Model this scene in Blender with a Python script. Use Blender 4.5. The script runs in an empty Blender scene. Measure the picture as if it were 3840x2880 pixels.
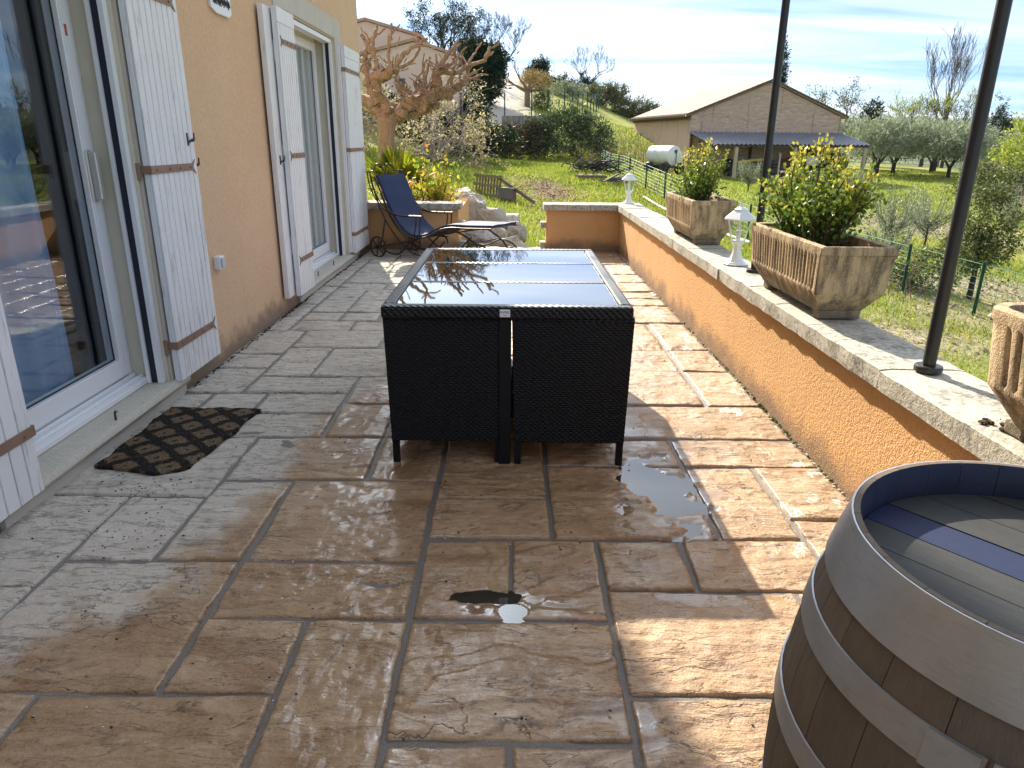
import bpy, math, random
import numpy as np
from mathutils import Vector, Matrix

S = bpy.context.scene
COL = S.collection
R = math.radians
rng = np.random.default_rng(7)
random.seed(7)

# ------------------------------------------------------------------ camera
cam_d = bpy.data.cameras.new('camera')
cam = bpy.data.objects.new('camera', cam_d)
COL.objects.link(cam)
cam_d.sensor_fit = 'HORIZONTAL'
cam_d.sensor_width = 36.0
cam_d.lens = 36.0 * 2674.27 / 3840.0
cam_d.clip_start = 0.05
cam_d.clip_end = 9000
_r = (0.99996583, 0.00024753, 0.00826267)
_d = (0.00789297, -0.32561556, -0.94546931)
_f = (0.00245642, 0.94550222, -0.32560639)
cam.matrix_world = Matrix(((_r[0], -_d[0], -_f[0], 0), (_r[1], -_d[1], -_f[1], 0), (_r[2], -_d[2], -_f[2], 1.42), (0, 0, 0, 1)))
S.camera = cam

# ------------------------------------------------------------------ light
SUN_EL, SUN_AZ = R(32.5), R(-16.0)          # azimuth from +Y, negative towards -X
sun_dir = Vector((math.sin(SUN_AZ) * math.cos(SUN_EL), math.cos(SUN_AZ) * math.cos(SUN_EL), math.sin(SUN_EL)))
sd = bpy.data.lights.new('sun', 'SUN')
sd.energy = 2.6
sd.angle = R(0.55)
sd.color = (1.0, 0.89, 0.72)
sun = bpy.data.objects.new('sun', sd)
COL.objects.link(sun)
sun.rotation_euler = (-sun_dir).to_track_quat('-Z', 'Y').to_euler()
sun.location = (-10, 30, 30)

W = bpy.data.worlds.new('World')
S.world = W
W.use_nodes = True
_t = W.node_tree
_t.nodes.clear()
def wn(kind, **kw):
    n = _t.nodes.new(kind)
    for k, v in kw.items():
        setattr(n, k, v)
    return n
wo = wn('ShaderNodeOutputWorld'); wb = wn('ShaderNodeBackground')
sky = wn('ShaderNodeTexSky', sky_type='NISHITA', sun_disc=False, sun_elevation=SUN_EL, sun_rotation=SUN_AZ,
         altitude=200, air_density=0.9, dust_density=0.5, ozone_density=2.0)
tc = wn('ShaderNodeTexCoord')
sep = wn('ShaderNodeSeparateXYZ')
_t.links.new(tc.outputs['Generated'], sep.inputs[0])
def wmath(op, a, b=None, c=None):
    n = wn('ShaderNodeMath', operation=op)
    for i, v in enumerate((a, b, c)):
        if v is None: continue
        if isinstance(v, (int, float)): n.inputs[i].default_value = v
        else: _t.links.new(v, n.inputs[i])
    return n.outputs[0]
zz = wmath('ADD', wmath('MAXIMUM', sep.outputs[2], 0.0), 0.10)
cx = wmath('DIVIDE', sep.outputs[0], zz)
cy = wmath('DIVIDE', sep.outputs[1], zz)
cmb = wn('ShaderNodeCombineXYZ')
_t.links.new(wmath('MULTIPLY', wmath('ADD', cx, wmath('MULTIPLY', cy, 0.10)), 0.20), cmb.inputs[0])
_t.links.new(wmath('MULTIPLY', cy, 0.62), cmb.inputs[1])
def wnoise(scale, detail, rough, dist, off):
    mp = wn('ShaderNodeMapping'); mp.inputs['Location'].default_value = off
    _t.links.new(cmb.outputs[0], mp.inputs[0])
    n = wn('ShaderNodeTexNoise'); n.inputs['Scale'].default_value = scale; n.inputs['Detail'].default_value = detail
    n.inputs['Roughness'].default_value = rough; n.inputs['Distortion'].default_value = dist
    _t.links.new(mp.outputs[0], n.inputs['Vector'])
    return n.outputs['Fac']
n1 = wnoise(0.62, 5, 0.55, 0.7, (6.0, 2.9, 1))
n2 = wnoise(2.2, 4, 0.55, 1.0, (10.4, 7.1, 1))
cl = wmath('ADD', wmath('MULTIPLY', n1, 0.68), wmath('MULTIPLY', n2, 0.32))
ramp = wn('ShaderNodeValToRGB')
ramp.color_ramp.elements[0].position = 0.36; ramp.color_ramp.elements[1].position = 0.56
_t.links.new(cl, ramp.inputs[0])
CLOUD_MIX = wmath('MULTIPLY', ramp.outputs[0], 0.92)
mixc = wn('ShaderNodeMix', data_type='RGBA')
_t.links.new(CLOUD_MIX, mixc.inputs[0])
tint = wn('ShaderNodeMix', data_type='RGBA', blend_type='MULTIPLY'); tint.inputs[0].default_value = 1.0
_t.links.new(sky.outputs[0], tint.inputs[6]); tint.inputs[7].default_value = (.13, .22, .36, 1)
_t.links.new(tint.outputs[2], mixc.inputs[6])
cbw = wn('ShaderNodeRGBToBW'); _t.links.new(sky.outputs[0], cbw.inputs[0])
dsun = wn('ShaderNodeVectorMath', operation='DOT_PRODUCT'); _t.links.new(tc.outputs['Generated'], dsun.inputs[0]); dsun.inputs[1].default_value = sun_dir
cs = wmath('MAXIMUM', dsun.outputs['Value'], 0.0)
# thin cirrus scatters forward: it brightens towards the sun
aur = wmath('ADD', 1.0, wmath('ADD', wmath('MULTIPLY', wmath('POWER', cs, 45.0), 7.0), wmath('MULTIPLY', wmath('POWER', cs, 7.0), 0.6)))
clv = wmath('MULTIPLY', wmath('ADD', wmath('MULTIPLY', cbw.outputs[0], .06), 2.9), aur)
ccol = wn('ShaderNodeVectorMath', operation='SCALE'); ccol.inputs[0].default_value = (.90, .985, 1.08); _t.links.new(clv, ccol.inputs['Scale'])
_t.links.new(ccol.outputs[0], mixc.inputs[7])
_t.links.new(mixc.outputs[2], wb.inputs[0])
wb.inputs[1].default_value = 0.095
_t.links.new(wb.outputs[0], wo.inputs[0])

S.view_settings.view_transform = 'Standard'
S.view_settings.look = 'None'
S.view_settings.gamma = 1.0
S.view_settings.use_curve_mapping = False
S.view_settings.exposure = 2.2
S.render.engine = 'CYCLES'
S.cycles.use_denoising = True
S.cycles.max_bounces = 8
S.cycles.transparent_max_bounces = 16
S.cycles.sample_clamp_indirect = 6.0
S.cycles.caustics_reflective = False
S.cycles.caustics_refractive = False

# ------------------------------------------------------------------ helpers: materials
class N:
    def __init__(s, name):
        s.m = bpy.data.materials.new(name); s.m.use_nodes = True
        s.t = s.m.node_tree; s.t.nodes.clear()
        s.out = s.t.nodes.new('ShaderNodeOutputMaterial')
        s._tc = None
    def node(s, k, **kw):
        n = s.t.nodes.new(k)
        for a, v in kw.items(): setattr(n, a, v)
        return n
    def put(s, sock, v):
        if isinstance(v, bpy.types.NodeSocket): s.t.links.new(v, sock)
        elif isinstance(v, (tuple, list)) and sock.type == 'RGBA' and len(v) == 3: sock.default_value = (*v, 1)
        else: sock.default_value = v
    def coord(s, kind='Object'):
        if s._tc is None: s._tc = s.node('ShaderNodeTexCoord')
        return s._tc.outputs[kind]
    def pos(s): return s.node('ShaderNodeNewGeometry').outputs['Position']
    def island(s): return s.node('ShaderNodeNewGeometry').outputs['Random Per Island']
    def rand(s): return s.node('ShaderNodeObjectInfo').outputs['Random']
    def mapv(s, v, scale=(1, 1, 1), loc=(0, 0, 0), rot=(0, 0, 0)):
        n = s.node('ShaderNodeMapping'); s.put(n.inputs[0], v)
        s.put(n.inputs['Scale'], scale); s.put(n.inputs['Location'], loc); s.put(n.inputs['Rotation'], rot)
        return n.outputs[0]
    def noise(s, v, scale, detail=4, rough=.55, dist=0., out='Fac'):
        n = s.node('ShaderNodeTexNoise'); s.put(n.inputs['Vector'], v)
        for k, x in (('Scale', scale), ('Detail', detail), ('Roughness', rough), ('Distortion', dist)): s.put(n.inputs[k], x)
        return n.outputs[out]
    def voro(s, v, scale, feature='F1', out='Distance'):
        n = s.node('ShaderNodeTexVoronoi', feature=feature); s.put(n.inputs['Vector'], v); s.put(n.inputs['Scale'], scale)
        return n.outputs[out]
    def math(s, op, a, b=None, c=None, clamp=False):
        n = s.node('ShaderNodeMath', operation=op, use_clamp=clamp)
        for i, x in enumerate((a, b, c)):
            if x is not None: s.put(n.inputs[i], x)
        return n.outputs[0]
    def vmath(s, op, a, b):
        n = s.node('ShaderNodeVectorMath', operation=op); s.put(n.inputs[0], a); s.put(n.inputs[1], b); return n.outputs[0]
    def sepxyz(s, v):
        n = s.node('ShaderNodeSeparateXYZ'); s.put(n.inputs[0], v); return n.outputs
    def comb(s, x, y, z):
        n = s.node('ShaderNodeCombineXYZ'); s.put(n.inputs[0], x); s.put(n.inputs[1], y); s.put(n.inputs[2], z); return n.outputs[0]
    def ramp(s, f, stops, interp='LINEAR'):
        n = s.node('ShaderNodeValToRGB'); cr = n.color_ramp; cr.interpolation = interp
        while len(cr.elements) < len(stops): cr.elements.new(.5)
        for e, (p, c) in zip(cr.elements, stops):
            e.position = p
            e.color = (c, c, c, 1) if isinstance(c, (int, float)) else (*c, 1)
        s.put(n.inputs[0], f); return n.outputs[0]
    def smooth(s, x, a, b):
        n = s.node('ShaderNodeMapRange', interpolation_type='SMOOTHSTEP'); s.put(n.inputs[0], x)
        s.put(n.inputs[1], a); s.put(n.inputs[2], b); return n.outputs[0]
    def mix(s, f, a, b, blend='MIX'):
        n = s.node('ShaderNodeMix', data_type='RGBA', blend_type=blend)
        s.put(n.inputs[0], f); s.put(n.inputs[6], a); s.put(n.inputs[7], b); return n.outputs[2]
    def bump(s, h, strength=.5, dist=.01, normal=None):
        n = s.node('ShaderNodeBump'); s.put(n.inputs['Height'], h); s.put(n.inputs['Strength'], strength); s.put(n.inputs['Distance'], dist)
        if normal is not None: s.put(n.inputs['Normal'], normal)
        return n.outputs[0]
    def pbr(s, color, rough=.6, normal=None, metal=0., spec=.5, **kw):
        n = s.node('ShaderNodeBsdfPrincipled'); s.put(n.inputs['Base Color'], color); s.put(n.inputs['Roughness'], rough)
        s.put(n.inputs['Metallic'], metal); s.put(n.inputs['Specular IOR Level'], spec)
        if normal is not None: s.put(n.inputs['Normal'], normal)
        for k, v in kw.items(): s.put(n.inputs[k.replace('_', ' ')], v)
        return n.outputs[0]
    def mixs(s, f, a, b):
        n = s.node('ShaderNodeMixShader'); s.put(n.inputs[0], f); s.put(n.inputs[1], a); s.put(n.inputs[2], b); return n.outputs[0]
    def done(s, shader): s.t.links.new(shader, s.out.inputs[0]); return s.m

def m_simple(name, col, rough=.6, var=.15, scale=8, bump=.0, bscale=60, metal=0., spec=.5, stretch=(1, 1, 1)):
    n = N(name)
    v = n.mapv(n.coord(), stretch)
    f = n.noise(v, scale, 5, .6)
    c = n.mix(n.ramp(f, [(.25, 0.), (.75, 1.)]), tuple(x * (1 - var) for x in col), tuple(min(1, x * (1 + var)) for x in col))
    nm = n.bump(n.noise(v, bscale, 4, .6), bump, .004) if bump else None
    return n.done(n.pbr(c, rough, nm, metal, spec))

def m_leaf(name, cols, trans=.35, rough=.55, vscale=1.2, spec=.15):
    rough = max(rough, .5)
    """cols: list of colours from old to young growth"""
    n = N(name)
    f = n.math('ADD', n.math('MULTIPLY', n.island(), .65), n.math('MULTIPLY', n.noise(n.coord(), vscale, 3, .6), .5))
    c = n.ramp(f, [(.12 + .8 * i / max(1, len(cols) - 1), x) for i, x in enumerate(cols)])
    p = n.pbr(c, rough, spec=spec)
    t = n.node('ShaderNodeBsdfTranslucent'); n.put(t.inputs[0], n.mix(.55, c, n.mix(1., c, (1.0, 1.15, .45), 'MULTIPLY')))
    return n.done(n.mixs(trans, p, t.outputs[0]))

# ------------------------------------------------------------------ helpers: objects
def tag(o, label=None, cat=None, group=None, kind=None):
    if label: o['label'] = label
    if cat: o['category'] = cat
    if group: o['group'] = group
    if kind: o['kind'] = kind
    return o

def empty(name, loc=(0, 0, 0), rz=0., label=None, cat=None, group=None):
    o = bpy.data.objects.new(name, None); COL.objects.link(o)
    o.empty_display_size = .1
    o.location = loc; o.rotation_euler = (0, 0, rz)
    return tag(o, label, cat, group)

def mesh_np(name, V, F, loops_per=None):
    """V (n,3) array, F (m,k) int array with constant k"""
    me = bpy.data.meshes.new(name)
    V = np.asarray(V, np.float32); F = np.asarray(F, np.int32)
    k = F.shape[1]
    me.vertices.add(len(V)); me.vertices.foreach_set('co', V.ravel())
    me.loops.add(F.size); me.loops.foreach_set('vertex_index', F.ravel())
    me.polygons.add(len(F)); me.polygons.foreach_set('loop_start', np.arange(len(F), dtype=np.int32) * k)
    me.update(calc_edges=True)
    return me

def link(name, me, mat=None, parent=None, loc=None, smooth=False, mats=None):
    for m in (mats or ([mat] if mat else [])): me.materials.append(m)
    o = bpy.data.objects.new(name, me); COL.objects.link(o)
    if smooth: me.polygons.foreach_set('use_smooth', np.ones(len(me.polygons), bool))
    if parent is not None: o.parent = parent
    if loc is not None: o.location = loc
    return o

class MB:
    def __init__(s): s.v = []; s.f = []; s.mi = []; s.cur = 0
    def add(s, vs, fs):
        b = len(s.v); s.v += [tuple(map(float, x)) for x in vs]
        for f in fs: s.f.append([b + i for i in f]); s.mi.append(s.cur)
        return s
    def box(s, x0, x1, y0, y1, z0, z1, M=None):
        vs = [(x, y, z) for z in (z0, z1) for y in (y0, y1) for x in (x0, x1)]
        if M is not None: vs = [M @ Vector(v) for v in vs]
        return s.add(vs, [(0, 2, 3, 1), (4, 5, 7, 6), (0, 1, 5, 4), (2, 6, 7, 3), (0, 4, 6, 2), (1, 3, 7, 5)])
    def bar(s, a, b, w, h, up=(0, 0, 1)):
        """box from a to b with section w (side) x h (along up)"""
        a, b = Vector(a), Vector(b); d = b - a; L = d.length; d.normalize()
        u = Vector(up); sd_ = d.cross(u)
        if sd_.length < 1e-4: sd_ = d.cross(Vector((1, 0, 0)))
        sd_.normalize(); u = sd_.cross(d)
        M = Matrix.Translation(a) @ Matrix((d, sd_, u)).transposed().to_4x4()
        return s.box(0, L, -w / 2, w / 2, -h / 2, h / 2, M)
    def tube(s, pts, rad, n=8, cap=True, closed=False):
        P = [Vector(p) for p in pts]; m = len(P)
        r = [rad] * m if isinstance(rad, (int, float)) else list(rad)
        vs = []; nrm = None
        for i in range(m):
            if closed: t = P[(i + 1) % m] - P[i - 1]
            else: t = P[min(i + 1, m - 1)] - P[max(i - 1, 0)]
            if t.length < 1e-9: t = Vector((0, 0, 1))
            t.normalize()
            if nrm is None:
                nrm = t.cross(Vector((0, 0, 1)))
                if nrm.length < .1: nrm = t.cross(Vector((1, 0, 0)))
            nrm = nrm - t * nrm.dot(t)
            if nrm.length < 1e-6: nrm = t.orthogonal()
            nrm.normalize(); bi = t.cross(nrm)
            for k in range(n):
                a = 2 * math.pi * k / n
                vs.append(P[i] + (nrm * math.cos(a) + bi * math.sin(a)) * r[i])
        fs = []
        for i in range(m if closed else m - 1):
            j = (i + 1) % m
            for k in range(n):
                k2 = (k + 1) % n
                fs.append((i * n + k, i * n + k2, j * n + k2, j * n + k))
        if cap and not closed:
            fs.append(tuple(range(n))[::-1]); fs.append(tuple((m - 1) * n + k for k in range(n)))
        return s.add(vs, fs)
    def lathe(s, prof, n=24, c=(0, 0, 0), cap=True, rot=0., sx=1., sy=1.):
        vs = []
        for r, z in prof:
            for k in range(n):
                a = rot + 2 * math.pi * k / n
                vs.append((c[0] + sx * r * math.cos(a), c[1] + sy * r * math.sin(a), c[2] + z))
        fs = []
        for i in range(len(prof) - 1):
            for k in range(n):
                k2 = (k + 1) % n
                fs.append((i * n + k, i * n + k2, (i + 1) * n + k2, (i + 1) * n + k))
        if cap:
            fs.append(tuple(range(n))[::-1]); fs.append(tuple((len(prof) - 1) * n + k for k in range(n)))
        return s.add(vs, fs)
    def prism(s, poly, z0, z1, axis='z'):
        def P(a, b, h): return {'z': (a, b, h), 'y': (a, h, b), 'x': (h, a, b)}[axis]
        n = len(poly)
        vs = [P(a, b, z0) for a, b in poly] + [P(a, b, z1) for a, b in poly]
        return s.add(vs, [tuple(range(n))[::-1], tuple(range(n, 2 * n))] + [(i, (i + 1) % n, n + (i + 1) % n, n + i) for i in range(n)])
    def ball(s, c, r, n=10, m=6, sc=(1, 1, 1), jit=0.):
        vs = [(c[0], c[1], c[2] - r * sc[2])]
        for i in range(1, m):
            t = -math.pi / 2 + math.pi * i / m
            for k in range(n):
                a = 2 * math.pi * k / n; j = 1 + random.uniform(-jit, jit)
                vs.append((c[0] + r * j * sc[0] * math.cos(t) * math.cos(a), c[1] + r * j * sc[1] * math.cos(t) * math.sin(a), c[2] + r * j * sc[2] * math.sin(t)))
        vs.append((c[0], c[1], c[2] + r * sc[2])); L = len(vs) - 1
        fs = [(0, 1 + (k + 1) % n, 1 + k) for k in range(n)]
        for i in range(m - 2):
            for k in range(n):
                a = 1 + i * n; fs.append((a + k, a + (k + 1) % n, a + n + (k + 1) % n, a + n + k))
        a = 1 + (m - 2) * n
        fs += [(a + k, a + (k + 1) % n, L) for k in range(n)]
        return s.add(vs, fs)
    def build(s, name, mat=None, parent=None, loc=None, smooth=False, bevel=0., mats=None, recalc=True, rz=None):
        me = bpy.data.meshes.new(name)
        me.from_pydata(s.v, [], s.f)
        if mats: me.polygons.foreach_set('material_index', s.mi)
        if recalc:
            import bmesh
            bm = bmesh.new(); bm.from_mesh(me); bmesh.ops.recalc_face_normals(bm, faces=bm.faces); bm.to_mesh(me); bm.free()
        o = link(name, me, mat, parent, loc, smooth, mats)
        if rz is not None: o.rotation_euler = (0, 0, rz)
        if smooth:
            try: me.set_sharp_from_angle(angle=R(40))
            except Exception: pass
        if bevel:
            b = o.modifiers.new('bevel', 'BEVEL'); b.width = bevel; b.segments = 2; b.limit_method = 'ANGLE'; b.angle_limit = R(40)
        return o

def copy_tree(o, parent=None):
    c = o.copy(); COL.objects.link(c)
    if parent is not None: c.parent = parent
    for ch in list(o.children): copy_tree(ch, c)
    return c

# vectorised value noise
def vnoise(x, y, seed=0):
    xi = np.floor(x).astype(np.int64); yi = np.floor(y).astype(np.int64)
    xf = x - xi; yf = y - yi
    u = xf * xf * (3 - 2 * xf); v = yf * yf * (3 - 2 * yf)
    def h(a, b):
        n = (a * 374761393 + b * 668265263 + seed * 974634777) & 0x7fffffff
        n = ((n ^ (n >> 13)) * 1274126177) & 0x7fffffff
        return ((n ^ (n >> 16)) & 0xffff) / 65535.0
    return (h(xi, yi) * (1 - u) + h(xi + 1, yi) * u) * (1 - v) + (h(xi, yi + 1) * (1 - u) + h(xi + 1, yi + 1) * u) * v
def fbm(x, y, seed=0, o=4):
    t = 0; a = .5; n = 0
    for i in range(o):
        t = t + a * vnoise(x * 2 ** i, y * 2 ** i, seed + i * 17); n += a; a *= .5
    return t / n

# leaf clouds
def leaf_mesh(P, size, sjit=.4, aspect=.5, fold=.25, up=0., dirs=None, r=None):
    """rhombic leaves (2 triangles) at points P; dirs = preferred leaf axis"""
    r = r or rng
    n = len(P)
    if dirs is None:
        d = r.normal(size=(n, 3)); d[:, 2] += up
    else:
        d = dirs + r.normal(size=(n, 3)) * .45
    d /= np.linalg.norm(d, axis=1, keepdims=True) + 1e-9
    b = r.normal(size=(n, 3)); s = np.cross(d, b); s /= np.linalg.norm(s, axis=1, keepdims=True) + 1e-9
    nn = np.cross(d, s)
    L = (size * (1 + r.uniform(-sjit, sjit, n)))[:, None]
    w = L * aspect / 2
    V = np.empty((n, 4, 3))
    V[:, 0] = P; V[:, 1] = P + d * L * .5 + s * w + nn * w * fold; V[:, 2] = P + d * L; V[:, 3] = P + d * L * .5 - s * w + nn * w * fold
    F = np.arange(n * 4).reshape(n, 4)
    return V.reshape(-1, 3), F

def blob_points(ells, n, shell=.55, r=None):
    """random points inside a list of ellipsoids (cx,cy,cz,rx,ry,rz), biased to their shells"""
    r = r or rng
    E = np.array(ells, float); vol = (E[:, 3] * E[:, 4] * E[:, 5]) ** (2 / 3); k = r.choice(len(E), n, p=vol / vol.sum())
    d = r.normal(size=(n, 3)); d /= np.linalg.norm(d, axis=1, keepdims=True)
    rad = shell + (1 - shell) * r.random(n) ** .6
    rad = np.where(r.random(n) < .2, r.random(n) ** .5, rad) * (1 + .12 * r.normal(size=n))
    return E[k, :3] + d * E[k, 3:] * rad[:, None], d

def crown(name, ells, n, size, mat, parent=None, aspect=.5, shell=.5, clump=0, clump_r=.2, outward=.6, r=None, up=.0):
    r = r or rng
    if clump:
        c, d = blob_points(ells, clump, shell, r)
        k = r.integers(0, clump, n)
        P = c[k] + r.normal(size=(n, 3)) * clump_r * (.5 + r.random(n))[:, None] * .6
        dd = d[k] * outward + r.normal(size=(n, 3)) * .6
    else:
        P, d = blob_points(ells, n, shell, r); dd = d * outward + r.normal(size=(n, 3)) * .5
    dd[:, 2] += up
    V, F = leaf_mesh(P, size, .45, aspect, .25, 0, dd, r)
    return link(name, mesh_np(name, V, F), mat, parent)

def grow(mb, base, d, length, rad, lev, r, split=(2, 4), spread=.55, shrink=.68, gnarl=.18, up=.15, n=5, minr=.004, tips=None, steps=4):
    """recursive branch; collects tips"""
    p = Vector(base); d = Vector(d).normalized(); pts = [p.copy()]; rr = [rad]
    for i in range(steps):
        d = (d + Vector(r.normal(size=3)) * gnarl + Vector((0, 0, up * .3))).normalized()
        p = p + d * length / steps; pts.append(p.copy()); rr.append(max(minr, rad * (1 - .45 * (i + 1) / steps)))
    mb.tube(pts, rr, n if lev > 1 else max(3, n - 2), cap=False)
    if tips is not None: tips.append((p.copy(), d.copy(), lev))
    if lev <= 0: return
    k = int(r.integers(split[0], split[1] + 1))
    for i in range(k):
        ax = Vector(r.normal(size=3)); ax = (ax - d * ax.dot(d)).normalized()
        nd = (d + ax * math.tan(spread * (.6 + .8 * r.random()))).normalized(); nd = (nd + Vector((0, 0, up))).normalized()
        j = len(pts) - 1 if i < 2 else int(r.integers(max(1, len(pts) // 2), len(pts)))
        grow(mb, pts[j], nd, length * shrink * (.75 + .5 * r.random()), max(minr, rr[j] * .72), lev - 1, r, split, spread, shrink, gnarl, up, n, minr, tips, steps)
# ------------------------------------------------------------------ materials
def mk_render(name, c1, c2, dirt=True, z0=0., bs=1.0, streak=.35):
    """lime render with a grainy float finish; grey splash stains near its foot"""
    n = N(name); p = n.coord()
    f = n.noise(p, 1.4, 5, .6); g = n.noise(p, 55, 3, .6); gg = n.noise(p, 150, 2, .6)
    c = n.mix(n.ramp(f, [(.3, 0.), (.7, 1.)]), c1, c2)
    c = n.mix(n.math('MULTIPLY', n.ramp(g, [(.35, 1.), (.6, 0.)]), .25), c, tuple(x * .6 for x in c1))
    if dirt:
        z = n.sepxyz(p)[2]
        low = n.math('SUBTRACT', n.math('ADD', n.smooth(n.math('ADD', z, n.math('MULTIPLY', n.math('SUBTRACT', n.noise(p, 5, 5, .65), .5), .35)), .20, .02), 0.), 0., clamp=True)
        c = n.mix(n.math('MULTIPLY', low, .75), c, (.16, .13, .11))
        st = n.noise(n.mapv(p, (5, 5, .5)), 1.3, 5, .65)
        c = n.mix(n.math('MULTIPLY', n.ramp(st, [(.56, 0.), (.75, 1.)]), streak), c, (.22, .15, .10))
    h = n.math('ADD', n.math('MULTIPLY', g, .7), n.math('MULTIPLY', gg, .5))
    return n.done(n.pbr(c, .93, n.bump(h, .55 * bs, .012), spec=.2))
M = {}
M['wall'] = mk_render('house_render', (.68, .46, .285), (.73, .51, .325), dirt=True, streak=.06)
M['parapet'] = mk_render('parapet_render', (.66, .385, .175), (.72, .44, .215), bs=1.5)

def mk_stone(name, c1, c2, lich=(.16, .16, .15), amt=.8, bs=1., sc=1.):
    n = N(name); p = n.vmath('ADD', n.coord(), n.vmath('MULTIPLY', n.comb(n.rand(), n.rand(), n.rand()), (37, 53, 11)))
    f = n.noise(p, 4 * sc, 6, .65); g = n.noise(p, 38 * sc, 5, .7); v = n.noise(p, 120, 3, .6)
    c = n.mix(f, c1, c2)
    c = n.mix(n.math('MULTIPLY', n.ramp(n.math('ADD', n.math('MULTIPLY', g, .6), n.math('MULTIPLY', f, .4)), [(.47, 0.), (.62, 1.)]), amt), c, lich)
    c = n.mix(n.math('MULTIPLY', n.ramp(v, [(.3, 1.), (.45, 0.)]), .5), c, tuple(x * .4 for x in c1))
    h = n.math('ADD', n.math('MULTIPLY', g, .6), n.math('MULTIPLY', v, .35))
    return n.done(n.pbr(c, .95, n.bump(h, .7 * bs, .012), spec=.2))
M['coping'] = mk_stone('coping_stone', (.46, .43, .36), (.60, .57, .49), (.15, .15, .14), .85)
M['sill'] = mk_stone('sill_stone', (.50, .46, .38), (.58, .54, .46), (.36, .34, .29), .5, .5, 1.6)
M['rock'] = mk_stone('limestone', (.40, .37, .33), (.58, .54, .48), (.15, .14, .14), .75, 1.5, .7)
M['surround'] = m_simple('surround_plaster', (.52, .49, .43), .9, .08, 6, .3, 90)
M['reveal'] = m_simple('reveal_plaster', (.60, .56, .44), .9, .05, 6, .25, 90)

def mk_planter(name):
    n = N(name); p = n.coord(); z = n.sepxyz(p)[2]
    f = n.noise(p, 6, 6, .7); g = n.noise(p, 70, 4, .7); v = n.noise(p, 200, 2, .6)
    st = n.noise(n.mapv(p, (9, 9, 1.3)), 2.2, 6, .7)
    c = n.mix(f, (.50, .37, .22), (.62, .48, .31))
    c = n.mix(n.math('MULTIPLY', n.ramp(st, [(.42, 0.), (.60, 1.)]), .85), c, (.11, .085, .065))
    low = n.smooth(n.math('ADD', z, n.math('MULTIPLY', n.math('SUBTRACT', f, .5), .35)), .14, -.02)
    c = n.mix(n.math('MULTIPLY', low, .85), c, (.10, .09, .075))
    c = n.mix(n.math('MULTIPLY', n.ramp(v, [(.35, 1.), (.5, 0.)]), .35), c, (.75, .62, .45))
    return n.done(n.pbr(c, .96, n.bump(n.math('ADD', g, n.math('MULTIPLY', v, .6)), .7, .008), spec=.15))
M['planter'] = mk_planter('planter_concrete')
M['soil'] = m_simple('potting_soil', (.05, .033, .022), .95, .5, 40, 1., 60)

def mk_paint(name, col, under, amt=.5, rough=.55, stretch=(14, 14, 1.1)):
    n = N(name); p = n.coord(); q = n.vmath('ADD', p, n.vmath('MULTIPLY', n.comb(n.rand(), n.rand(), n.rand()), (17, 23, 31)))
    s = n.noise(n.mapv(q, stretch), 4.0, 7, .72); t = n.noise(q, 3.0, 3, .6)
    wear = n.ramp(n.math('ADD', n.math('MULTIPLY', s, .75), n.math('MULTIPLY', t, .25)), [(.555, 0.), (.62, 1.)])
    c = n.mix(n.math('MULTIPLY', wear, amt), n.mix(t, col, tuple(x * .9 for x in col)), under)
    h = n.noise(n.mapv(q, (60, 60, 3)), 3, 3, .6)
    return n.done(n.pbr(c, rough, n.bump(n.math('SUBTRACT', n.math('MULTIPLY', h, .4), wear), .25, .004), spec=.4))
M['shutter'] = mk_paint('shutter_paint', (.80, .80, .80), (.40, .40, .40), .7)
M['upvc'] = m_simple('window_frame_white', (.80, .81, .82), .35, .02, 4)
M['alu'] = m_simple('handle_aluminium', (.62, .60, .56), .35, .04, 9, metal=.6)
M['strap'] = m_simple('strap_brown', (.25, .155, .105), .6, .2, 12, .2, 80)
M['iron_dark'] = m_simple('dark_iron', (.03, .027, .025), .55, .3, 30)
M['black_metal'] = m_simple('black_pole_paint', (.016, .016, .02), .42, .15, 20)
M['rail_gap'] = m_simple('rail_rubber', (.012, .016, .03), .6, .1)

def mk_glass(name, tint=(1, 1, 1), ior=1.5, boost=1.0, rough=0.):
    n = N(name)
    lw = n.node('ShaderNodeLayerWeight'); lw.inputs[0].default_value = .5      # same on both faces of a thin pane
    f0 = ((ior - 1) / (ior + 1)) ** 2
    fr = n.math('ADD', f0, n.math('MULTIPLY', n.math('POWER', lw.outputs['Facing'], 5.), 1 - f0))
    t = n.node('ShaderNodeBsdfTransparent'); n.put(t.inputs[0], tint)
    g = n.node('ShaderNodeBsdfGlossy'); g.inputs['Roughness'].default_value = rough
    return n.done(n.mixs(n.math('MULTIPLY', fr, boost, clamp=True), t.outputs[0], g.outputs[0]))
M['glass'] = mk_glass('window_glass', (.93, .96, .98), 1.52, 1.6)
M['lamp_glass'] = mk_glass('lamp_glass', (.93, .95, .94), 1.35, 1.0)
M['water'] = None
M['curtain'] = m_simple('curtain_blue', (.20, .34, .50), .8, .15, 3, stretch=(1, 1, .2))
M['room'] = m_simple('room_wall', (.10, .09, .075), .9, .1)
M['rooftile'] = m_simple('roof_tile', (.42, .27, .19), .9, .35, 3, .5, 20)

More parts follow.
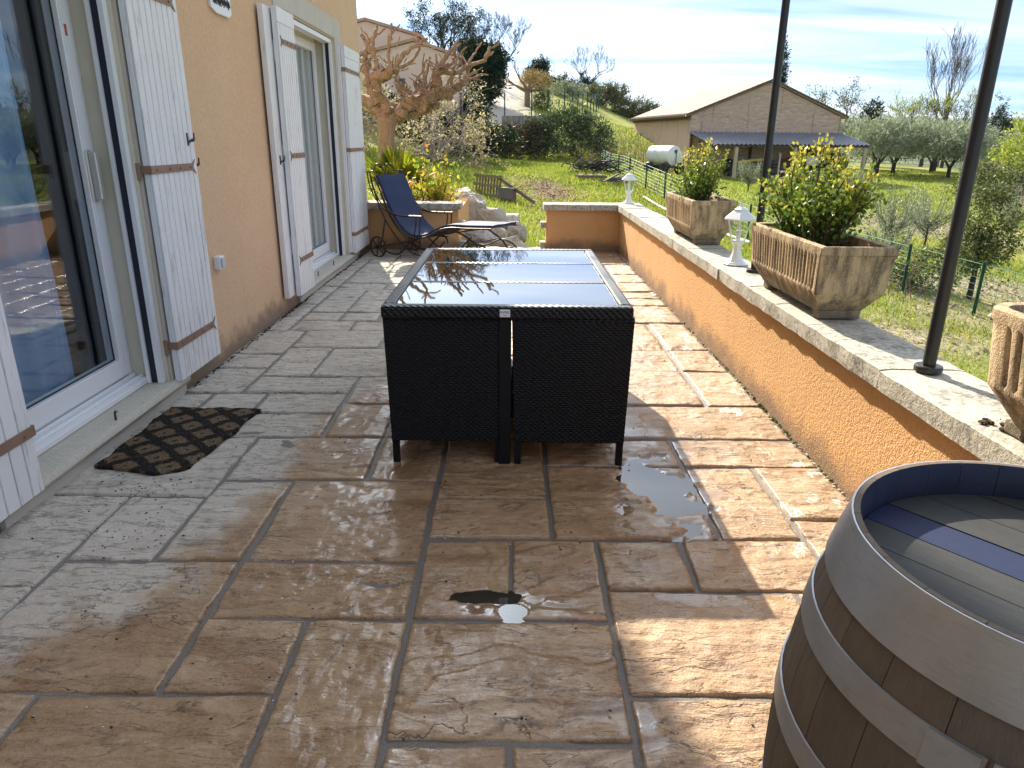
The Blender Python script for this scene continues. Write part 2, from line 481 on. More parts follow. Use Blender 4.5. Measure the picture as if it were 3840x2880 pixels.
# ------------------------------------------------------------------ terrain
TP = np.array([(0,8,-.7),(-3,10,.3),(-6,12,.5),(0.5,16,-.65),(3,12,-.85),(2,2,-1.0),(2,-6,-1.0),(4,6,-1.05),(7.3,11.2,-1.2),(7,12.7,-1.1),(12,8,-1.7),(8,2,-1.5),(5,24.4,-.42),(-.4,25,-.4),(4.5,30.4,0),(0,34,.1),(5.5,47,.35),(-3,46,.6),(2,48,.5),(-2,40,.35),(-3,35,.35),(3,40,.2),(10,34,-.6),(12,46,-.8),(17,46,-.85),(25,55,-.9),(30,60,-.85),(34,57,-.9),(20,28,-1.3),(13,20,-1.4),(20,15,-2),(30,30,-1.6),(45,50,-1.5),(45,90,-1.2),(-6,20,.4),(-5.5,28,.9),(-7,40,3.2),(-12,38,3.8),(-3,54,2.8),(2,54,2.6),(-5,75,6.2),(0,75,6.0),(0,95,8.7),(-30,95,9),(10,62,2.2),(9,80,4.7),(12,92,5.5),(16,70,1.0),(22,80,.3),(30,95,-.6),(30,150,-2),(50,200,-6),(60,130,-2.5),(100,60,-3),(80,10,-4),(0,200,9),(100,300,-9),(-100,200,10),(200,200,-10),(-60,30,5),(-60,-40,1),(60,-40,-4),(0,-40,-.5),(300,600,-14),(-300,600,10),(0,900,-5),(600,900,-14),(-15,10,1)], float)
def _k(r): return np.sqrt(r * r + 9)
_n = len(TP); _A = np.zeros((_n + 3, _n + 3))
_A[:_n, :_n] = _k(np.hypot(TP[:, None, 0] - TP[None, :, 0], TP[:, None, 1] - TP[None, :, 1])) - .3 * np.eye(_n)
_A[:_n, _n] = 1; _A[:_n, _n + 1:] = TP[:, :2] / 100; _A[_n:, :_n] = _A[:_n, _n:].T
_w = np.linalg.solve(_A, np.r_[TP[:, 2], 0, 0, 0])
def gz(x, y):
    x = np.asarray(x, float); y = np.asarray(y, float)
    r = np.hypot(x[..., None] - TP[:, 0], y[..., None] - TP[:, 1])
    return _k(r) @ _w[:_n] + _w[_n] + _w[_n + 1] * x / 100 + _w[_n + 2] * y / 100 + .5 * np.exp(-((x + 1.5) / .9) ** 2 - ((y - 13) / 2.6) ** 2)
def G(x, y): return float(gz(x, y))

def graded(a, b, lo, hi, step, g=1.16):
    xs = list(np.arange(lo, hi + 1e-6, step)); s = step; x = xs[0]; left = []
    while x > a: s *= g; x -= s; left.append(x)
    s = step; x = xs[-1]; right = []
    while x < b: s *= g; x += s; right.append(x)
    return np.array(left[::-1] + xs + right)
gx = graded(-2500, 3500, -12, 36, .6); gy = graded(-400, 5200, -6, 62, .6)
GX, GY = np.meshgrid(gx, gy)
GZ = gz(GX, GY)
far = np.clip((np.hypot(GX, GY) - 500) / 600, 0, 1)
GZ = GZ * (1 - far) + (-16) * far
GZ += (fbm(GX * .35, GY * .35, 3) - .5) * .18 * np.clip((GY - 9) / 10, .2, 1)
# the ground stays under the terrace and the house
under = (GX > -9) & (GX < 1.9) & (GY < 9.95)
GZ = np.where(under, np.minimum(GZ, -.45), GZ)
nx, ny = len(gx), len(gy)
idx = np.arange(nx * ny).reshape(ny, nx)
F = np.stack([idx[:-1, :-1], idx[:-1, 1:], idx[1:, 1:], idx[1:, :-1]], -1).reshape(-1, 4)
me = mesh_np('ground', np.stack([GX, GY, GZ], -1).reshape(-1, 3), F)
def zone(x, y):
    """bare / littered patches: 1 = bark mulch, leaf litter"""
    def el(cx, cy, rx, ry, a=0.):
        ca, sa = math.cos(a), math.sin(a); u = (x - cx) * ca + (y - cy) * sa; v = -(x - cx) * sa + (y - cy) * ca
        return np.clip(1.35 - np.sqrt((u / rx) ** 2 + (v / ry) ** 2) + .5 * (fbm(x * 1.3, y * 1.3, 5) - .5), 0, 1)
    m = np.maximum(el(1.3, 26.2, 1.2, 3.6, .12), el(1.6, 22.0, 1.4, 1.0))
    m = np.maximum(m, el(1.2, 18.5, .8, 1.2) * .6)
    l = np.maximum(el(9.2, 13.6, 2.3, 2.0), el(13., 23.3, 3.2, 3.0)); l = np.maximum(l, el(5.5, 9.6, 1.6, 1.2) * .9); l = np.maximum(l, el(7.0, 11.5, .8, 3.0) * .8)
    return np.clip(m, 0, 1), np.clip(l, 0, 1)
zm, zl = zone(GX, GY)
drive = np.clip(1.6 - np.abs(GX - (-1.6 + (GY - 54) * .012)) / 2.6, 0, 1) * ((GY > 53) & (GY < 100))
ca = me.color_attributes.new('zone', 'FLOAT_COLOR', 'POINT')
ca.data.foreach_set('color', np.stack([zm, zl, drive, np.ones_like(zm)], -1).astype(np.float32).ravel())
def mk_ground():
    n = N('ground_grass'); p = n.pos()
    a = n.node('ShaderNodeVertexColor'); a.layer_name = 'zone'
    z = n.sepxyz(a.outputs[0])
    f = n.noise(p, .45, 5, .6); g = n.noise(p, 3.5, 5, .65); h = n.noise(p, 22, 4, .7)
    green = n.mix(g, (.11, .17, .025), (.26, .29, .05))
    c = n.mix(n.ramp(f, [(.42, 0.), (.66, 1.)]), green, (.34, .32, .09))
    c = n.mix(n.math('MULTIPLY', n.ramp(h, [(.5, 0.), (.68, 1.)]), .55), c, (.30, .24, .12))
    c = n.mix(n.math('MULTIPLY', n.ramp(h, [(.3, 1.), (.45, 0.)]), .5), c, (.035, .055, .012))
    c = n.mix(n.math('MULTIPLY', z[0], .95), c, n.mix(h, (.12, .075, .05), (.27, .19, .13)))
    c = n.mix(n.math('MULTIPLY', z[1], .9), c, n.mix(n.ramp(h, [(.35, 0.), (.65, 1.)]), (.13, .095, .06), (.48, .42, .33)))
    c = n.mix(z[2], c, n.mix(h, (.40, .36, .31), (.52, .48, .42)))
    # far country: woods and fields
    d = n.node('ShaderNodeVectorMath', operation='LENGTH'); n.put(d.inputs[0], p)
    ff = n.noise(p, .012, 4, .6)
    c = n.mix(n.smooth(d.outputs['Value'], 110, 260), c, n.mix(n.ramp(ff, [(.45, 0.), (.55, 1.)]), (.04, .06, .025), (.13, .14, .06)))
    return n.done(n.pbr(c, .95, n.bump(n.math('ADD', h, n.math('MULTIPLY', g, 2.)), .8, .05), spec=.1))
M['ground'] = mk_ground()
tag(link('ground', me, M['ground'], smooth=True), kind='structure')

# distant ridge
rx = np.linspace(-1500, 5200, 240); prof = []
mb = MB()
V = []
for j, (dy, k) in enumerate(((0, 0.), (260, .55), (520, 1.), (900, .8), (1500, 0.))):
    hh = 45 + 95 * fbm(rx / 900 + 3, rx * 0 + .5, 9, 4) + 14 * fbm(rx / 160, rx * 0 + 2, 4, 3)
    V.append(np.stack([rx, 2900 + dy + 140 * fbm(rx / 400, rx * 0 + j, 8), -30 + k * (30 + hh)], -1))
V = np.array(V); idx = np.arange(V.shape[0] * V.shape[1]).reshape(V.shape[:2])
F = np.stack([idx[:-1, :-1], idx[:-1, 1:], idx[1:, 1:], idx[1:, :-1]], -1).reshape(-1, 4)
tag(link('hills', mesh_np('hills', V.reshape(-1, 3), F), m_simple('hill_woods', (.05, .07, .035), .95, .4, .01, stretch=(1, 1, 1)), smooth=True), kind='structure')

# ------------------------------------------------------------------ terrace
HX = -1.92          # house wall plane
PX = 1.42           # inner face of the long parapet
terrace = MB().box(HX - .05, 1.72, -3.0, 9.92, -.45, -.0048)
def mk_mortar():
    n = N('mortar'); p = n.pos(); x = n.sepxyz(p)
    g = n.noise(p, 220, 3, .7); f = n.noise(p, 3, 4, .6)
    w = n.smooth(n.math('ADD', x[0], n.math('MULTIPLY', f, .5)), -1.2, -.5)
    c = n.mix(n.ramp(g, [(.35, 0.), (.7, 1.)]), (.11, .10, .09), (.33, .30, .27))
    c = n.mix(n.math('MULTIPLY', w, .5), c, (.09, .075, .065))
    return n.done(n.pbr(c, n.math('SUBTRACT', .85, n.math('MULTIPLY', w, .45)), n.bump(g, .8, .004), spec=.4))
M['mortar'] = mk_mortar()
terrace_o = tag(terrace.build('terrace', M['mortar']), kind='structure')

def mk_slab():
    n = N('sandstone_slab'); wp = n.pos(); x = n.sepxyz(wp)
    r = n.rand(); off = n.comb(n.math('MULTIPLY', r, 71.), n.math('MULTIPLY', r, 133.), n.math('MULTIPLY', r, 17.))
    p = n.vmath('ADD', n.coord(), off)
    pw = n.vmath('ADD', p, n.vmath('MULTIPLY', n.noise(p, 2.5, 3, .6, out='Color'), (.10, .10, .10)))
    grain = n.noise(n.mapv(pw, (2.2, 13, 1)), 1.2, 6, .62)
    blot = n.noise(p, 2.6, 5, .6, 1.0); fine = n.noise(p, 85, 4, .7); pit = n.noise(p, 34, 3, .6)
    r2 = n.math('FRACT', n.math('MULTIPLY', r, 7.31))
    patch = n.noise(n.mapv(pw, (1.3, 2.6, 1)), 2.4, 7, .68, .9); big = n.noise(wp, .9, 3, .6)
    base = n.mix(n.ramp(blot, [(.3, 0.), (.7, 1.)]), (.50, .385, .26), (.68, .575, .43))
    base = n.mix(n.math('MULTIPLY', n.ramp(patch, [(.47, 0.), (.60, 1.)]), .80), base, (.33, .215, .115))
    base = n.mix(n.math('MULTIPLY', n.ramp(patch, [(.30, 1.), (.42, 0.)]), .6), base, (.74, .66, .54))
    base = n.mix(n.math('MULTIPLY', n.ramp(grain, [(.45, 0.), (.68, 1.)]), .6), base, (.36, .235, .125))
    base = n.mix(n.math('MULTIPLY', n.smooth(r2, .5, 1.), .45), base, (.60, .46, .33))
    base = n.mix(n.math('MULTIPLY', n.smooth(r2, .45, .0), .35), base, (.46, .32, .17))
    vein = n.ramp(n.math('ABSOLUTE', n.math('SUBTRACT', grain, .5)), [(.0, 1.), (.018, 0.)])
    base = n.mix(n.math('MULTIPLY', vein, n.ramp(blot, [(.35, .15), (.6, .8)])), base, (.10, .055, .03))
    vc = n.node('ShaderNodeVertexColor'); vc.layer_name = 'crack'; cr = n.math('MULTIPLY', n.sepxyz(vc.outputs[0])[0], n.ramp(n.noise(p, 16, 3, .6), [(.35, .3), (.55, 1.)]))
    base = n.mix(n.math('MULTIPLY', cr, .85), base, (.07, .04, .025))
    # riven bedding planes: crisp little steps with a dark lower edge
    tn = n.math('MULTIPLY', n.noise(n.mapv(pw, (1.15, 3.4, 1)), 1.5, 6, .55, .5), 7.5); tf = n.math('FRACT', tn)
    step = n.math('ADD', n.math('FLOOR', tn), n.smooth(tf, 0., .10))
    lm = n.ramp(n.noise(p, 3.2, 3, .6), [(.40, 0.), (.58, 1.)])
    led = n.math('MULTIPLY', n.math('SUBTRACT', 1., n.smooth(tf, .015, .075)), lm)
    base = n.mix(n.math('MULTIPLY', led, .8), base, (.085, .05, .03))
    hi = n.math('MULTIPLY', n.smooth(tf, .86, .98), lm)
    base = n.mix(n.math('MULTIPLY', hi, .35), base, (.78, .70, .58))  # edge highlight above each step, painted into the stone colour
    spk = n.ramp(pit, [(.27, 1.), (.33, 0.)])
    base = n.mix(n.math('MULTIPLY', spk, .7), base, (.06, .04, .03))
    base = n.mix(n.math('MULTIPLY', n.ramp(fine, [(.45, 0.), (.7, 1.)]), .35), base, (.72, .62, .50)); base = n.mix(n.math('MULTIPLY', n.ramp(fine, [(.28, 1.), (.42, 0.)]), .45), base, (.22, .15, .09))
    # dry, bleached stone lies along the house; the middle of the terrace has been hosed down
    nb = n.noise(wp, 1.3, 5, .62); nb2 = n.noise(wp, 5.0, 4, .6)
    edge = n.math('MINIMUM', n.math('ADD', -1.42, n.math('MULTIPLY', n.math('SUBTRACT', x[1], 1.4), .21)), .1)
    dd = n.math('SUBTRACT', x[0], n.math('ADD', edge, n.math('ADD', n.math('MULTIPLY', n.math('SUBTRACT', nb, .5), 1.1), n.math('MULTIPLY', n.math('SUBTRACT', nb2, .5), .35))))
    wet = n.smooth(dd, -.05, .16)
    sunny = n.smooth(n.math('SUBTRACT', x[0], n.math('MULTIPLY', nb2, .3)), .75, 1.0)     # strip by the parapet is drying again
    wet = n.math('MULTIPLY', wet, n.math('SUBTRACT', 1., n.math('MULTIPLY', sunny, .15)))
    pale = n.mix(n.math('MULTIPLY', .62, n.math('SUBTRACT', 1., n.math('MULTIPLY', sunny, .8))), base, n.mix(fine, (.52, .50, .45), (.64, .62, .58)))
    pale = n.mix(n.math('MULTIPLY', n.math('MAXIMUM', n.math('MAXIMUM', vein, cr), led), .65), pale, (.13, .105, .09))
    dark = n.mix(1., base, (.72, .60, .49), 'MULTIPLY')
    damp = n.sepxyz(vc.outputs[0])[1]
    c = n.mix(wet, pale, dark); c = n.mix(n.math('MULTIPLY', damp, .85), c, n.mix(1., base, (.45, .34, .24), 'MULTIPLY'))
    # lime bloom on the ledges of the sunny strip
    bl = n.ramp(n.noise(n.mapv(pw, (9, 5, 1)), 1.0, 6, .75), [(.585, 0.), (.62, 1.)])
    c = n.mix(n.math('MULTIPLY', n.math('MULTIPLY', bl, sunny), .85), c, (.78, .74, .66))
    h = n.math('ADD', n.math('MULTIPLY', n.math('MULTIPLY', step, lm), .34), n.math('MULTIPLY', fine, .5)); h = n.math('ADD', h, n.math('MULTIPLY', n.noise(p, 190, 3, .7), .22)); h = n.math('ADD', h, n.math('ADD', n.math('MULTIPLY', grain, 1.5), n.math('MULTIPLY', pit, .35)))
    dinv = n.math('SUBTRACT', 1., n.math('MULTIPLY', damp, .92)); nm = n.bump(h, n.math('MULTIPLY', dinv, .95), .014)
    film = n.math('MULTIPLY', wet, n.ramp(n.noise(wp, 4.2, 4, .6), [(.35, .25), (.6, 1.)]))
    nm2 = n.bump(n.math('ADD', n.math('ADD', n.math('MULTIPLY', grain, 1.0), n.math('MULTIPLY', n.math('MULTIPLY', step, lm), .4)), n.math('MULTIPLY', n.noise(p, 30, 3, .6), .5)), n.math('MULTIPLY', dinv, .40), .012)
    ro = n.math('SUBTRACT', .88, n.math('MULTIPLY', wet, .42))
    return n.done(n.pbr(c, ro, nm, spec=.4, Coat_Weight=n.math('MAXIMUM', n.math('MULTIPLY', film, .6), damp), Coat_Roughness=n.math('ADD', .02, n.math('MULTIPLY', dinv, .12)), Coat_IOR=n.math('ADD', 1.5, n.math('MULTIPLY', damp, .25)), Coat_Normal=nm2))
M['slab'] = mk_slab()

U, V0 = .1575, .1585
OX, OY = -1.885, 1.54
EXPL = '''4 8 -3 0|0 4 -3 0|6 8 0 2|8 10 -2 2|10 14 -1 2|10 12 -3 -1|12 14 -3 -1|14 18 0 3|14 18 -3 0|2 6 0 4|0 2 3 7|0 2 0 3|2 4 4 7|4 6 4 8|6 10 4 8|6 10 2 4|10 12 2 5|12 14 2 5|14 16 3 5|16 19 3 5|10 13 5 7|10 13 7 11|13 17 5 9|13 17 9 11|17 21 9 11|17 19 5 9|19 21 6 9|19 21 3 6|18 21 0 3|18 21 -3 0|15 21 11 14|15 19 14 18|15 19 18 21|19 21 14 18|0 2 20 24|2 6 21 24|2 4 17 21|4 7 17 21|0 2 18 20|0 2 15 18|2 6 15 17|6 8 14 17|6 8 11 14|0 1 13 15|1 3 13 15|3 6 13 15|3 6 11 13|0 3 11 13|0 4 7 11|4 8 8 11|8 10 8 11|0 1 24 27|1 4 24 26|4 6 24 26|1 3 26 28|3 5 26 28|1 3 28 31|3 5 28 31|0 1 27 30|17 19 21 26|19 21 21 26|18 21 26 30|18 21 30 32|2 3 0 0'''
rects = []
occ = {}
for t in EXPL.split('|'):
    a, b, c0, d0 = map(int, t.split())
    if c0 == d0: continue
    rects.append((a, b, c0, d0))
    for i in range(a, b):
        for j in range(c0, d0): occ[i, j] = 1
r0 = random.Random(11)
for j in range(-9, 53):
    for i in range(0, 21):
        if (i, j) in occ: continue
        w_, h_ = r0.choice([(2, 2), (3, 2), (4, 2), (4, 3), (2, 3), (3, 3), (4, 4), (3, 2)])
        w = 1
        while w < w_ and i + w < 21 and (i + w, j) not in occ: w += 1
        if i + w == 20: w += 0 if (20, j) in occ else 1
        h = 1
        while h < h_ and j + h < 53 and all((i + k, j + h) not in occ for k in range(w)): h += 1
        rects.append((i, i + w, j, j + h))
        for k in range(w):
            for l in range(h): occ[i + k, j + l] = 1
# hollows where water stands: cx, cy, rx, ry, depth
HOLES = [(.64, 2.72, .12, .26, .010), (-.08, 1.985, .10, .030, .010), (.015, 1.90, .035, .035, .012)]
SOFT = [(.66, 2.74, .26, .55, 1.), (.62, 3.3, .22, .4, .9), (.45, 2.05, .25, .22, .75), (.36, 1.42, .07, .22, 1.), (.62, 1.98, .35, .06, .9), (-.05, 1.95, .18, .08, .9), (-.72, 2.88, .20, .12, 1.), (-.62, 3.42, .14, .10, .9), (-.45, 2.95, .12, .22, .9), (-.32, 1.5, .05, .26, 1.), (-.75, 1.92, .16, .08, .8), (-1.05, 2.60, .16, .12, .6), (.28, 1.52, .14, .06, .9), (.05, 2.25, .12, .07, .7), (.17, 1.93, .12, .09, .8), (-.38, 2.62, .10, .05, .8), (.95, 2.2, .16, .22, .5)]
def slab_height(X, Y, sid, rot):
    a = X * .0 ; u, v = (X, Y) if not rot else (Y, X)
    s = sid * 7.7
    wv = fbm(u * 2.2 + s, v * 2.2, sid, 3)
    n = fbm(u * 1.6 + s + wv * .5, v * 5.5 + wv * 1.6, sid + 3, 4)
    L = 5.5; q = n * L; k = np.floor(q); f = q - k
    st = (k + np.clip(f / .10, 0, 1) * .85 + f * .15) / L
    global CRACK
    CRACK = np.clip(1 - f / .12, 0, 1) * np.clip((fbm(u * 3 + s, v * 3, sid + 21, 2) - .36) * 5, 0, 1)
    h = (st - .5) * .026 + (fbm(u * 14 + s, v * 34, sid + 9, 3) - .5) * .0040 + (fbm(X * 60, Y * 60, sid + 5, 2) - .5) * .0016
    return h + .002
def make_slab(rc, sid):
    a, b, c0, d0 = rc
    x0, x1, y0, y1 = OX + a * U, OX + b * U, OY + c0 * V0, OY + d0 * V0
    cxm, cym = (x0 + x1) / 2, (y0 + y1) / 2
    if a == 0: x0 = HX + .008
    if b == 21: x1 = PX - .006
    j = .0085 + .004 * r0.random()
    x0 += j if a else .0; x1 -= j if b != 21 else 0.; y0 += j; y1 -= j
    res = .008 if cym < 2.3 else .011 if cym < 3.4 else .018 if cym < 5 else .035
    if cym < .9: res = .06
    nx_, ny_ = max(3, int((x1 - x0) / res)), max(3, int((y1 - y0) / res))
    xs = np.linspace(0, 1, nx_ + 1); ys = np.linspace(0, 1, ny_ + 1)
    A, B = np.meshgrid(xs, ys)
    # wandering, chipped outline
    def e(t, k): return (fbm(t * 3.2 + sid * 1.7, np.zeros_like(t) + k * 9.1, 31, 3) - .5) * .014 + (fbm(t * 22 + sid, np.zeros_like(t) + k, 37, 2) - .5) * .006
    X = x0 + (x1 - x0) * A; Y = y0 + (y1 - y0) * B
    X = X + (1 - A) * (e(Y, 1) if a else 0) + A * (e(Y, 2) if b != 21 else 0); Y = Y + (1 - B) * e(X, 3) + B * e(X, 4)
    rot = (r0.random() < .16) if (b - a) >= (d0 - c0) else (r0.random() < .5)
    Z = slab_height(X, Y, sid, rot)
    CR = CRACK.copy()
    for hx, hy, rx, ry, dp in HOLES:
        q = ((X - hx) / rx) ** 2 + ((Y - hy) / ry) ** 2
        if q.min() < 6:
            q = np.sqrt(q) + (fbm(X * 7, Y * 12, 71, 4) - .5) * 2.4
            Z = np.where(q < 1.25, np.minimum(Z, -.0030), Z) - dp * .35 * np.clip((1.2 - q) / .35, 0, 1)
    ed = np.minimum(np.minimum(A, 1 - A) * (x1 - x0), np.minimum(B, 1 - B) * (y1 - y0))
    Z = np.clip(Z, -.0075, .010) - .003 * np.clip(1 - ed / .007, 0, 1) ** 2
    # skirt
    Xp = np.pad(X, 1, 'edge'); Yp = np.pad(Y, 1, 'edge'); Zp = np.pad(Z, 1, 'constant', constant_values=-.03)
    ny2, nx2 = Xp.shape
    idx = np.arange(nx2 * ny2).reshape(ny2, nx2)
    F = np.stack([idx[:-1, :-1], idx[:-1, 1:], idx[1:, 1:], idx[1:, :-1]], -1).reshape(-1, 4)
    me = mesh_np('paving_slab', np.stack([Xp - cxm, Yp - cym, Zp], -1).reshape(-1, 3), F)
    DM = np.zeros_like(X)
    for hx, hy, rx, ry, st_ in SOFT:
        q = np.sqrt(((X - hx) / rx) ** 2 + ((Y - hy) / ry) ** 2) + (fbm(X * 6, Y * 10, 91, 4) - .5) * 1.5 + np.clip(Z / .012, -.6, .9)
        DM = np.maximum(DM, st_ * np.clip((1.15 - q) / .55, 0, 1))
    dm__ = np.pad(DM, 1, 'edge').ravel()
    ca_ = me.color_attributes.new('crack', 'FLOAT_COLOR', 'POINT'); cp__ = np.pad(CR, 1, 'edge').ravel()
    ca_.data.foreach_set('color', np.stack([cp__, dm__, cp__, np.ones_like(cp__)], -1).astype(np.float32).ravel())
    o = link('paving_slab', me, M['slab'], terrace_o, (cxm, cym, 0), smooth=True)
    if rot: pass
for i, rc in enumerate(rects): make_slab(rc, i + 1)

# standing water
def mk_water():
    n = N('puddle_water')
    fr = n.node('ShaderNodeFresnel'); fr.inputs[0].default_value = 1.75
    t = n.node('ShaderNodeBsdfTransparent'); n.put(t.inputs[0], (.90, .84, .76))
    g = n.node('ShaderNodeBsdfGlossy'); g.inputs['Roughness'].default_value = .015
    b = n.bump(n.noise(n.coord(), 14, 2, .5), .02, .01); n.put(g.inputs['Normal'], b); n.put(fr.inputs['Normal'], b)
    return n.done(n.mixs(n.math('MULTIPLY', fr.outputs[0], 1.6, clamp=True), t.outputs[0], g.outputs[0]))
M['water'] = mk_water()
for hi, (hx, hy, rx, ry, dp) in enumerate(HOLES):
    mb = MB(); k = 28
    pts = [(hx + rx * 1.5 * math.cos(2 * math.pi * i / k), hy + ry * 1.5 * math.sin(2 * math.pi * i / k), -.0040 - hi * .00008) for i in range(k)]
    pts = [(min(x, PX - .01), y, z) for x, y, z in pts]
    mb.add(pts, [tuple(range(k))])
    tag(mb.build('puddle_water', M['water'], recalc=False), kind='structure')
# ------------------------------------------------------------------ house
house = empty('house', (0, 0, 0), 0, 'ochre rendered house with white wooden shutters along the terrace', 'house')
HT = 7.4; HY0, HY1 = -4.0, 9.76
D0, D1, DT = 2.50, 3.82, 2.42        # door opening
W0, W1, WT = 6.55, 8.40, 2.42        # window opening
SILL = .11
wl = MB()
for y0, y1, z0, z1 in ((HY0, D0, -.3, HT), (D0, D1, DT, HT), (D1, W0, -.3, HT), (W0, W1, WT, HT), (W1, HY1, -.3, HT)):
    wl.box(HX - .30, HX, y0, y1, z0, z1)
wl.box(HX - 7, HX - .30, HY1 - .3, HY1, -.3, HT)
wl.box(HX - 7, HX - .30, HY0, HY0 + .3, -.3, HT)
wl.build('wall', M['wall'], house)
rf = MB().box(HX - 7.1, HX + .12, HY0 - .1, HY1 + .12, HT + .004, HT + .16)
rf.build('roof', M['rooftile'], house)
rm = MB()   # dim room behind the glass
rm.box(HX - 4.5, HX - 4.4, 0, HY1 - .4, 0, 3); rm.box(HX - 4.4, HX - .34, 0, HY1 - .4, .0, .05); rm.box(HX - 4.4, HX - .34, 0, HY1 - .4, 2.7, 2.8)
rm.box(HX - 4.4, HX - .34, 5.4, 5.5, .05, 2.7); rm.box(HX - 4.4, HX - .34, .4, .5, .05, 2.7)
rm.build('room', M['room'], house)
# surrounds and reveals
for y0, y1, zt in ((D0, D1, DT), (W0, W1, WT)):
    sr = MB()
    sr.prism([(y0 - .20, .112), (y0 - .001, .112), (y0 - .001, zt), (y1 + .001, zt), (y1 + .001, .112), (y1 + .30, .112), (y1 + .30, zt + .19), (y0 - .20, zt + .19)], HX + .001, HX + .012, 'x')
    sr.build('surround', M['surround'], house)
for y0, y1, zt in ((D0, D1, DT), (W0, W1, WT)):
    rv = MB()
    rv.box(HX - .298, HX - .002, y1 - .012, y1 - .001, .112, zt - .012); rv.box(HX - .298, HX - .002, y0 + .001, y0 + .012, .112, zt - .012)
    rv.box(HX - .298, HX - .002, y0 + .001, y1 - .001, zt - .012, zt - .001)
    rv.build('reveal', M['reveal'], house)
# sills: nosed stone step on a plastered base
for y0, y1 in ((2.36, 3.96), (6.33, 8.86)):
    sl = MB(); prof = [(HX - .32, .05), (HX + .028, .05), (HX + .045, .062), (HX + .052, .080), (HX + .045, .098), (HX + .028, SILL), (HX - .32, SILL)]
    n = len(prof)
    cuts = [y0, (y0 + y1) / 2 - .1, y1] if y1 - y0 > 2 else [y0, y1]
    for a, b in zip(cuts[:-1], cuts[1:]):
        vs = [(x, a + .002, z) for x, z in prof] + [(x, b - .002, z) for x, z in prof]
        sl.add(vs, [tuple(range(n)), tuple(range(n, 2 * n))] + [(i, (i + 1) % n, n + (i + 1) % n, n + i) for i in range(n)])
    sl.build('doorstep', M['sill'], house, smooth=True)
    MB().box(HX - .02, HX + .022, y0 + .01, y1 - .01, -.05, .049).build('step_riser', M['surround'], house)
# roller-shutter guide rails
for y in (D1 - .055, W1 - .055, W0 + .015):
    g = MB(); g.box(HX - .105, HX - .085, y, y + .041, .112, 2.4); g.box(HX - .045, HX - .02, y, y + .041, .112, 2.4)
    ro = g.build('guide_rail', M['upvc'], house)
    MB().box(HX - .085, HX - .045, y + .012, y + .038, .112, 2.4).build('rail_groove', M['rail_gap'], ro)
MB().box(HX - .105, HX - .02, W0 + .06, W1 - .06, 2.36, 2.40).build('guide_rail', M['upvc'], house)
# sliding door and far window: frames, panes, handle
def glazed(name, y0, y1, z0, z1, x, fw, mull=None):
    f = MB()
    f.box(x - .06, x, y0, y0 + .05, z0, z1); f.box(x - .06, x, y1 - .05, y1, z0, z1); f.box(x - .06, x, y0 + .05, y1 - .05, z1 - .05, z1); f.box(x - .06, x + .0, y0 + .05, y1 - .05, z0, z0 + .03)
    f.box(x - .02, x + .10, y0, y1, z0 - .03, z0 - .001)                     # bottom track
    f.box(x + .005, x + .02, y0 + .01, y1 - .01, z0 - .0005, z0 + .02); f.box(x + .05, x + .065, y0 + .01, y1 - .01, z0 - .0005, z0 + .014)
    fo = f.build(name, M['upvc'], house, bevel=.004)
    xs = x - .012
    sash = MB(); a, b, c, d = y0 + .052, y1 - .052, z0 + .033, z1 - .052
    sash.box(xs - .04, xs + .03, a, a + fw, c, d); sash.box(xs - .04, xs + .03, b - fw, b, c, d); sash.box(xs - .04, xs + .03, a + fw, b - fw, c, c + fw * 1.15); sash.box(xs - .04, xs + .03, a + fw, b - fw, d - fw, d)
    sash.box(xs + .03, xs + .036, b - fw + .012, b - fw + .020, c + .05, d - .05)
    sash.build('sash', M['upvc'], fo, bevel=.006)
    MB().box(xs - .008, xs, a + fw - .005, b - fw + .005, c + fw * 1.15 - .005, d - fw + .005).build('pane', M['glass'], fo)
    sg = MB(); t = .007
    sg.box(xs + .001, xs + .005, a + fw, a + fw + t, c + fw * 1.15, d - fw); sg.box(xs + .001, xs + .005, b - fw - t, b - fw, c + fw * 1.15, d - fw); sg.box(xs + .001, xs + .005, a + fw + t, b - fw - t, c + fw * 1.15, c + fw * 1.15 + t)
    sg.build('seal', M['rail_gap'], fo)
    return fo, b, fw, xs
fo, b, fw, xs = glazed('sliding_door', D0 + .013, D1 - .013, SILL + .034, DT - .013, HX - .20, .085)
hd = MB(); hd.box(xs + .03, xs + .040, b - .075, b - .030, 1.10, 1.35); hd.box(xs + .04, xs + .075, b - .062, b - .030, 1.11, 1.34)
hd.build('handle', M['alu'], fo, bevel=.008)
stk = MB().box(xs + .0301, xs + .0308, b - .062, b - .036, 1.86, 1.91); stk.build('sticker', m_simple('sticker_red', (.45, .12, .10), .6, .3, 40), fo)
fo2, *_ = glazed('window', W0 + .013, W1 - .013, SILL + .034, WT - .013, HX - .20, .085)
for y, z, z1 in ((W0 + .5, 0, 0), (W0 + 1.15, 0, 0), (D0 + .72, 0, 0)):
    MB().tube([(HX + .005, y, SILL), (HX + .005, y, SILL + .035), (HX + .012, y, SILL + .045)], [.006, .005, .009], 6).build('shutter_stop', M['iron_dark'], house)
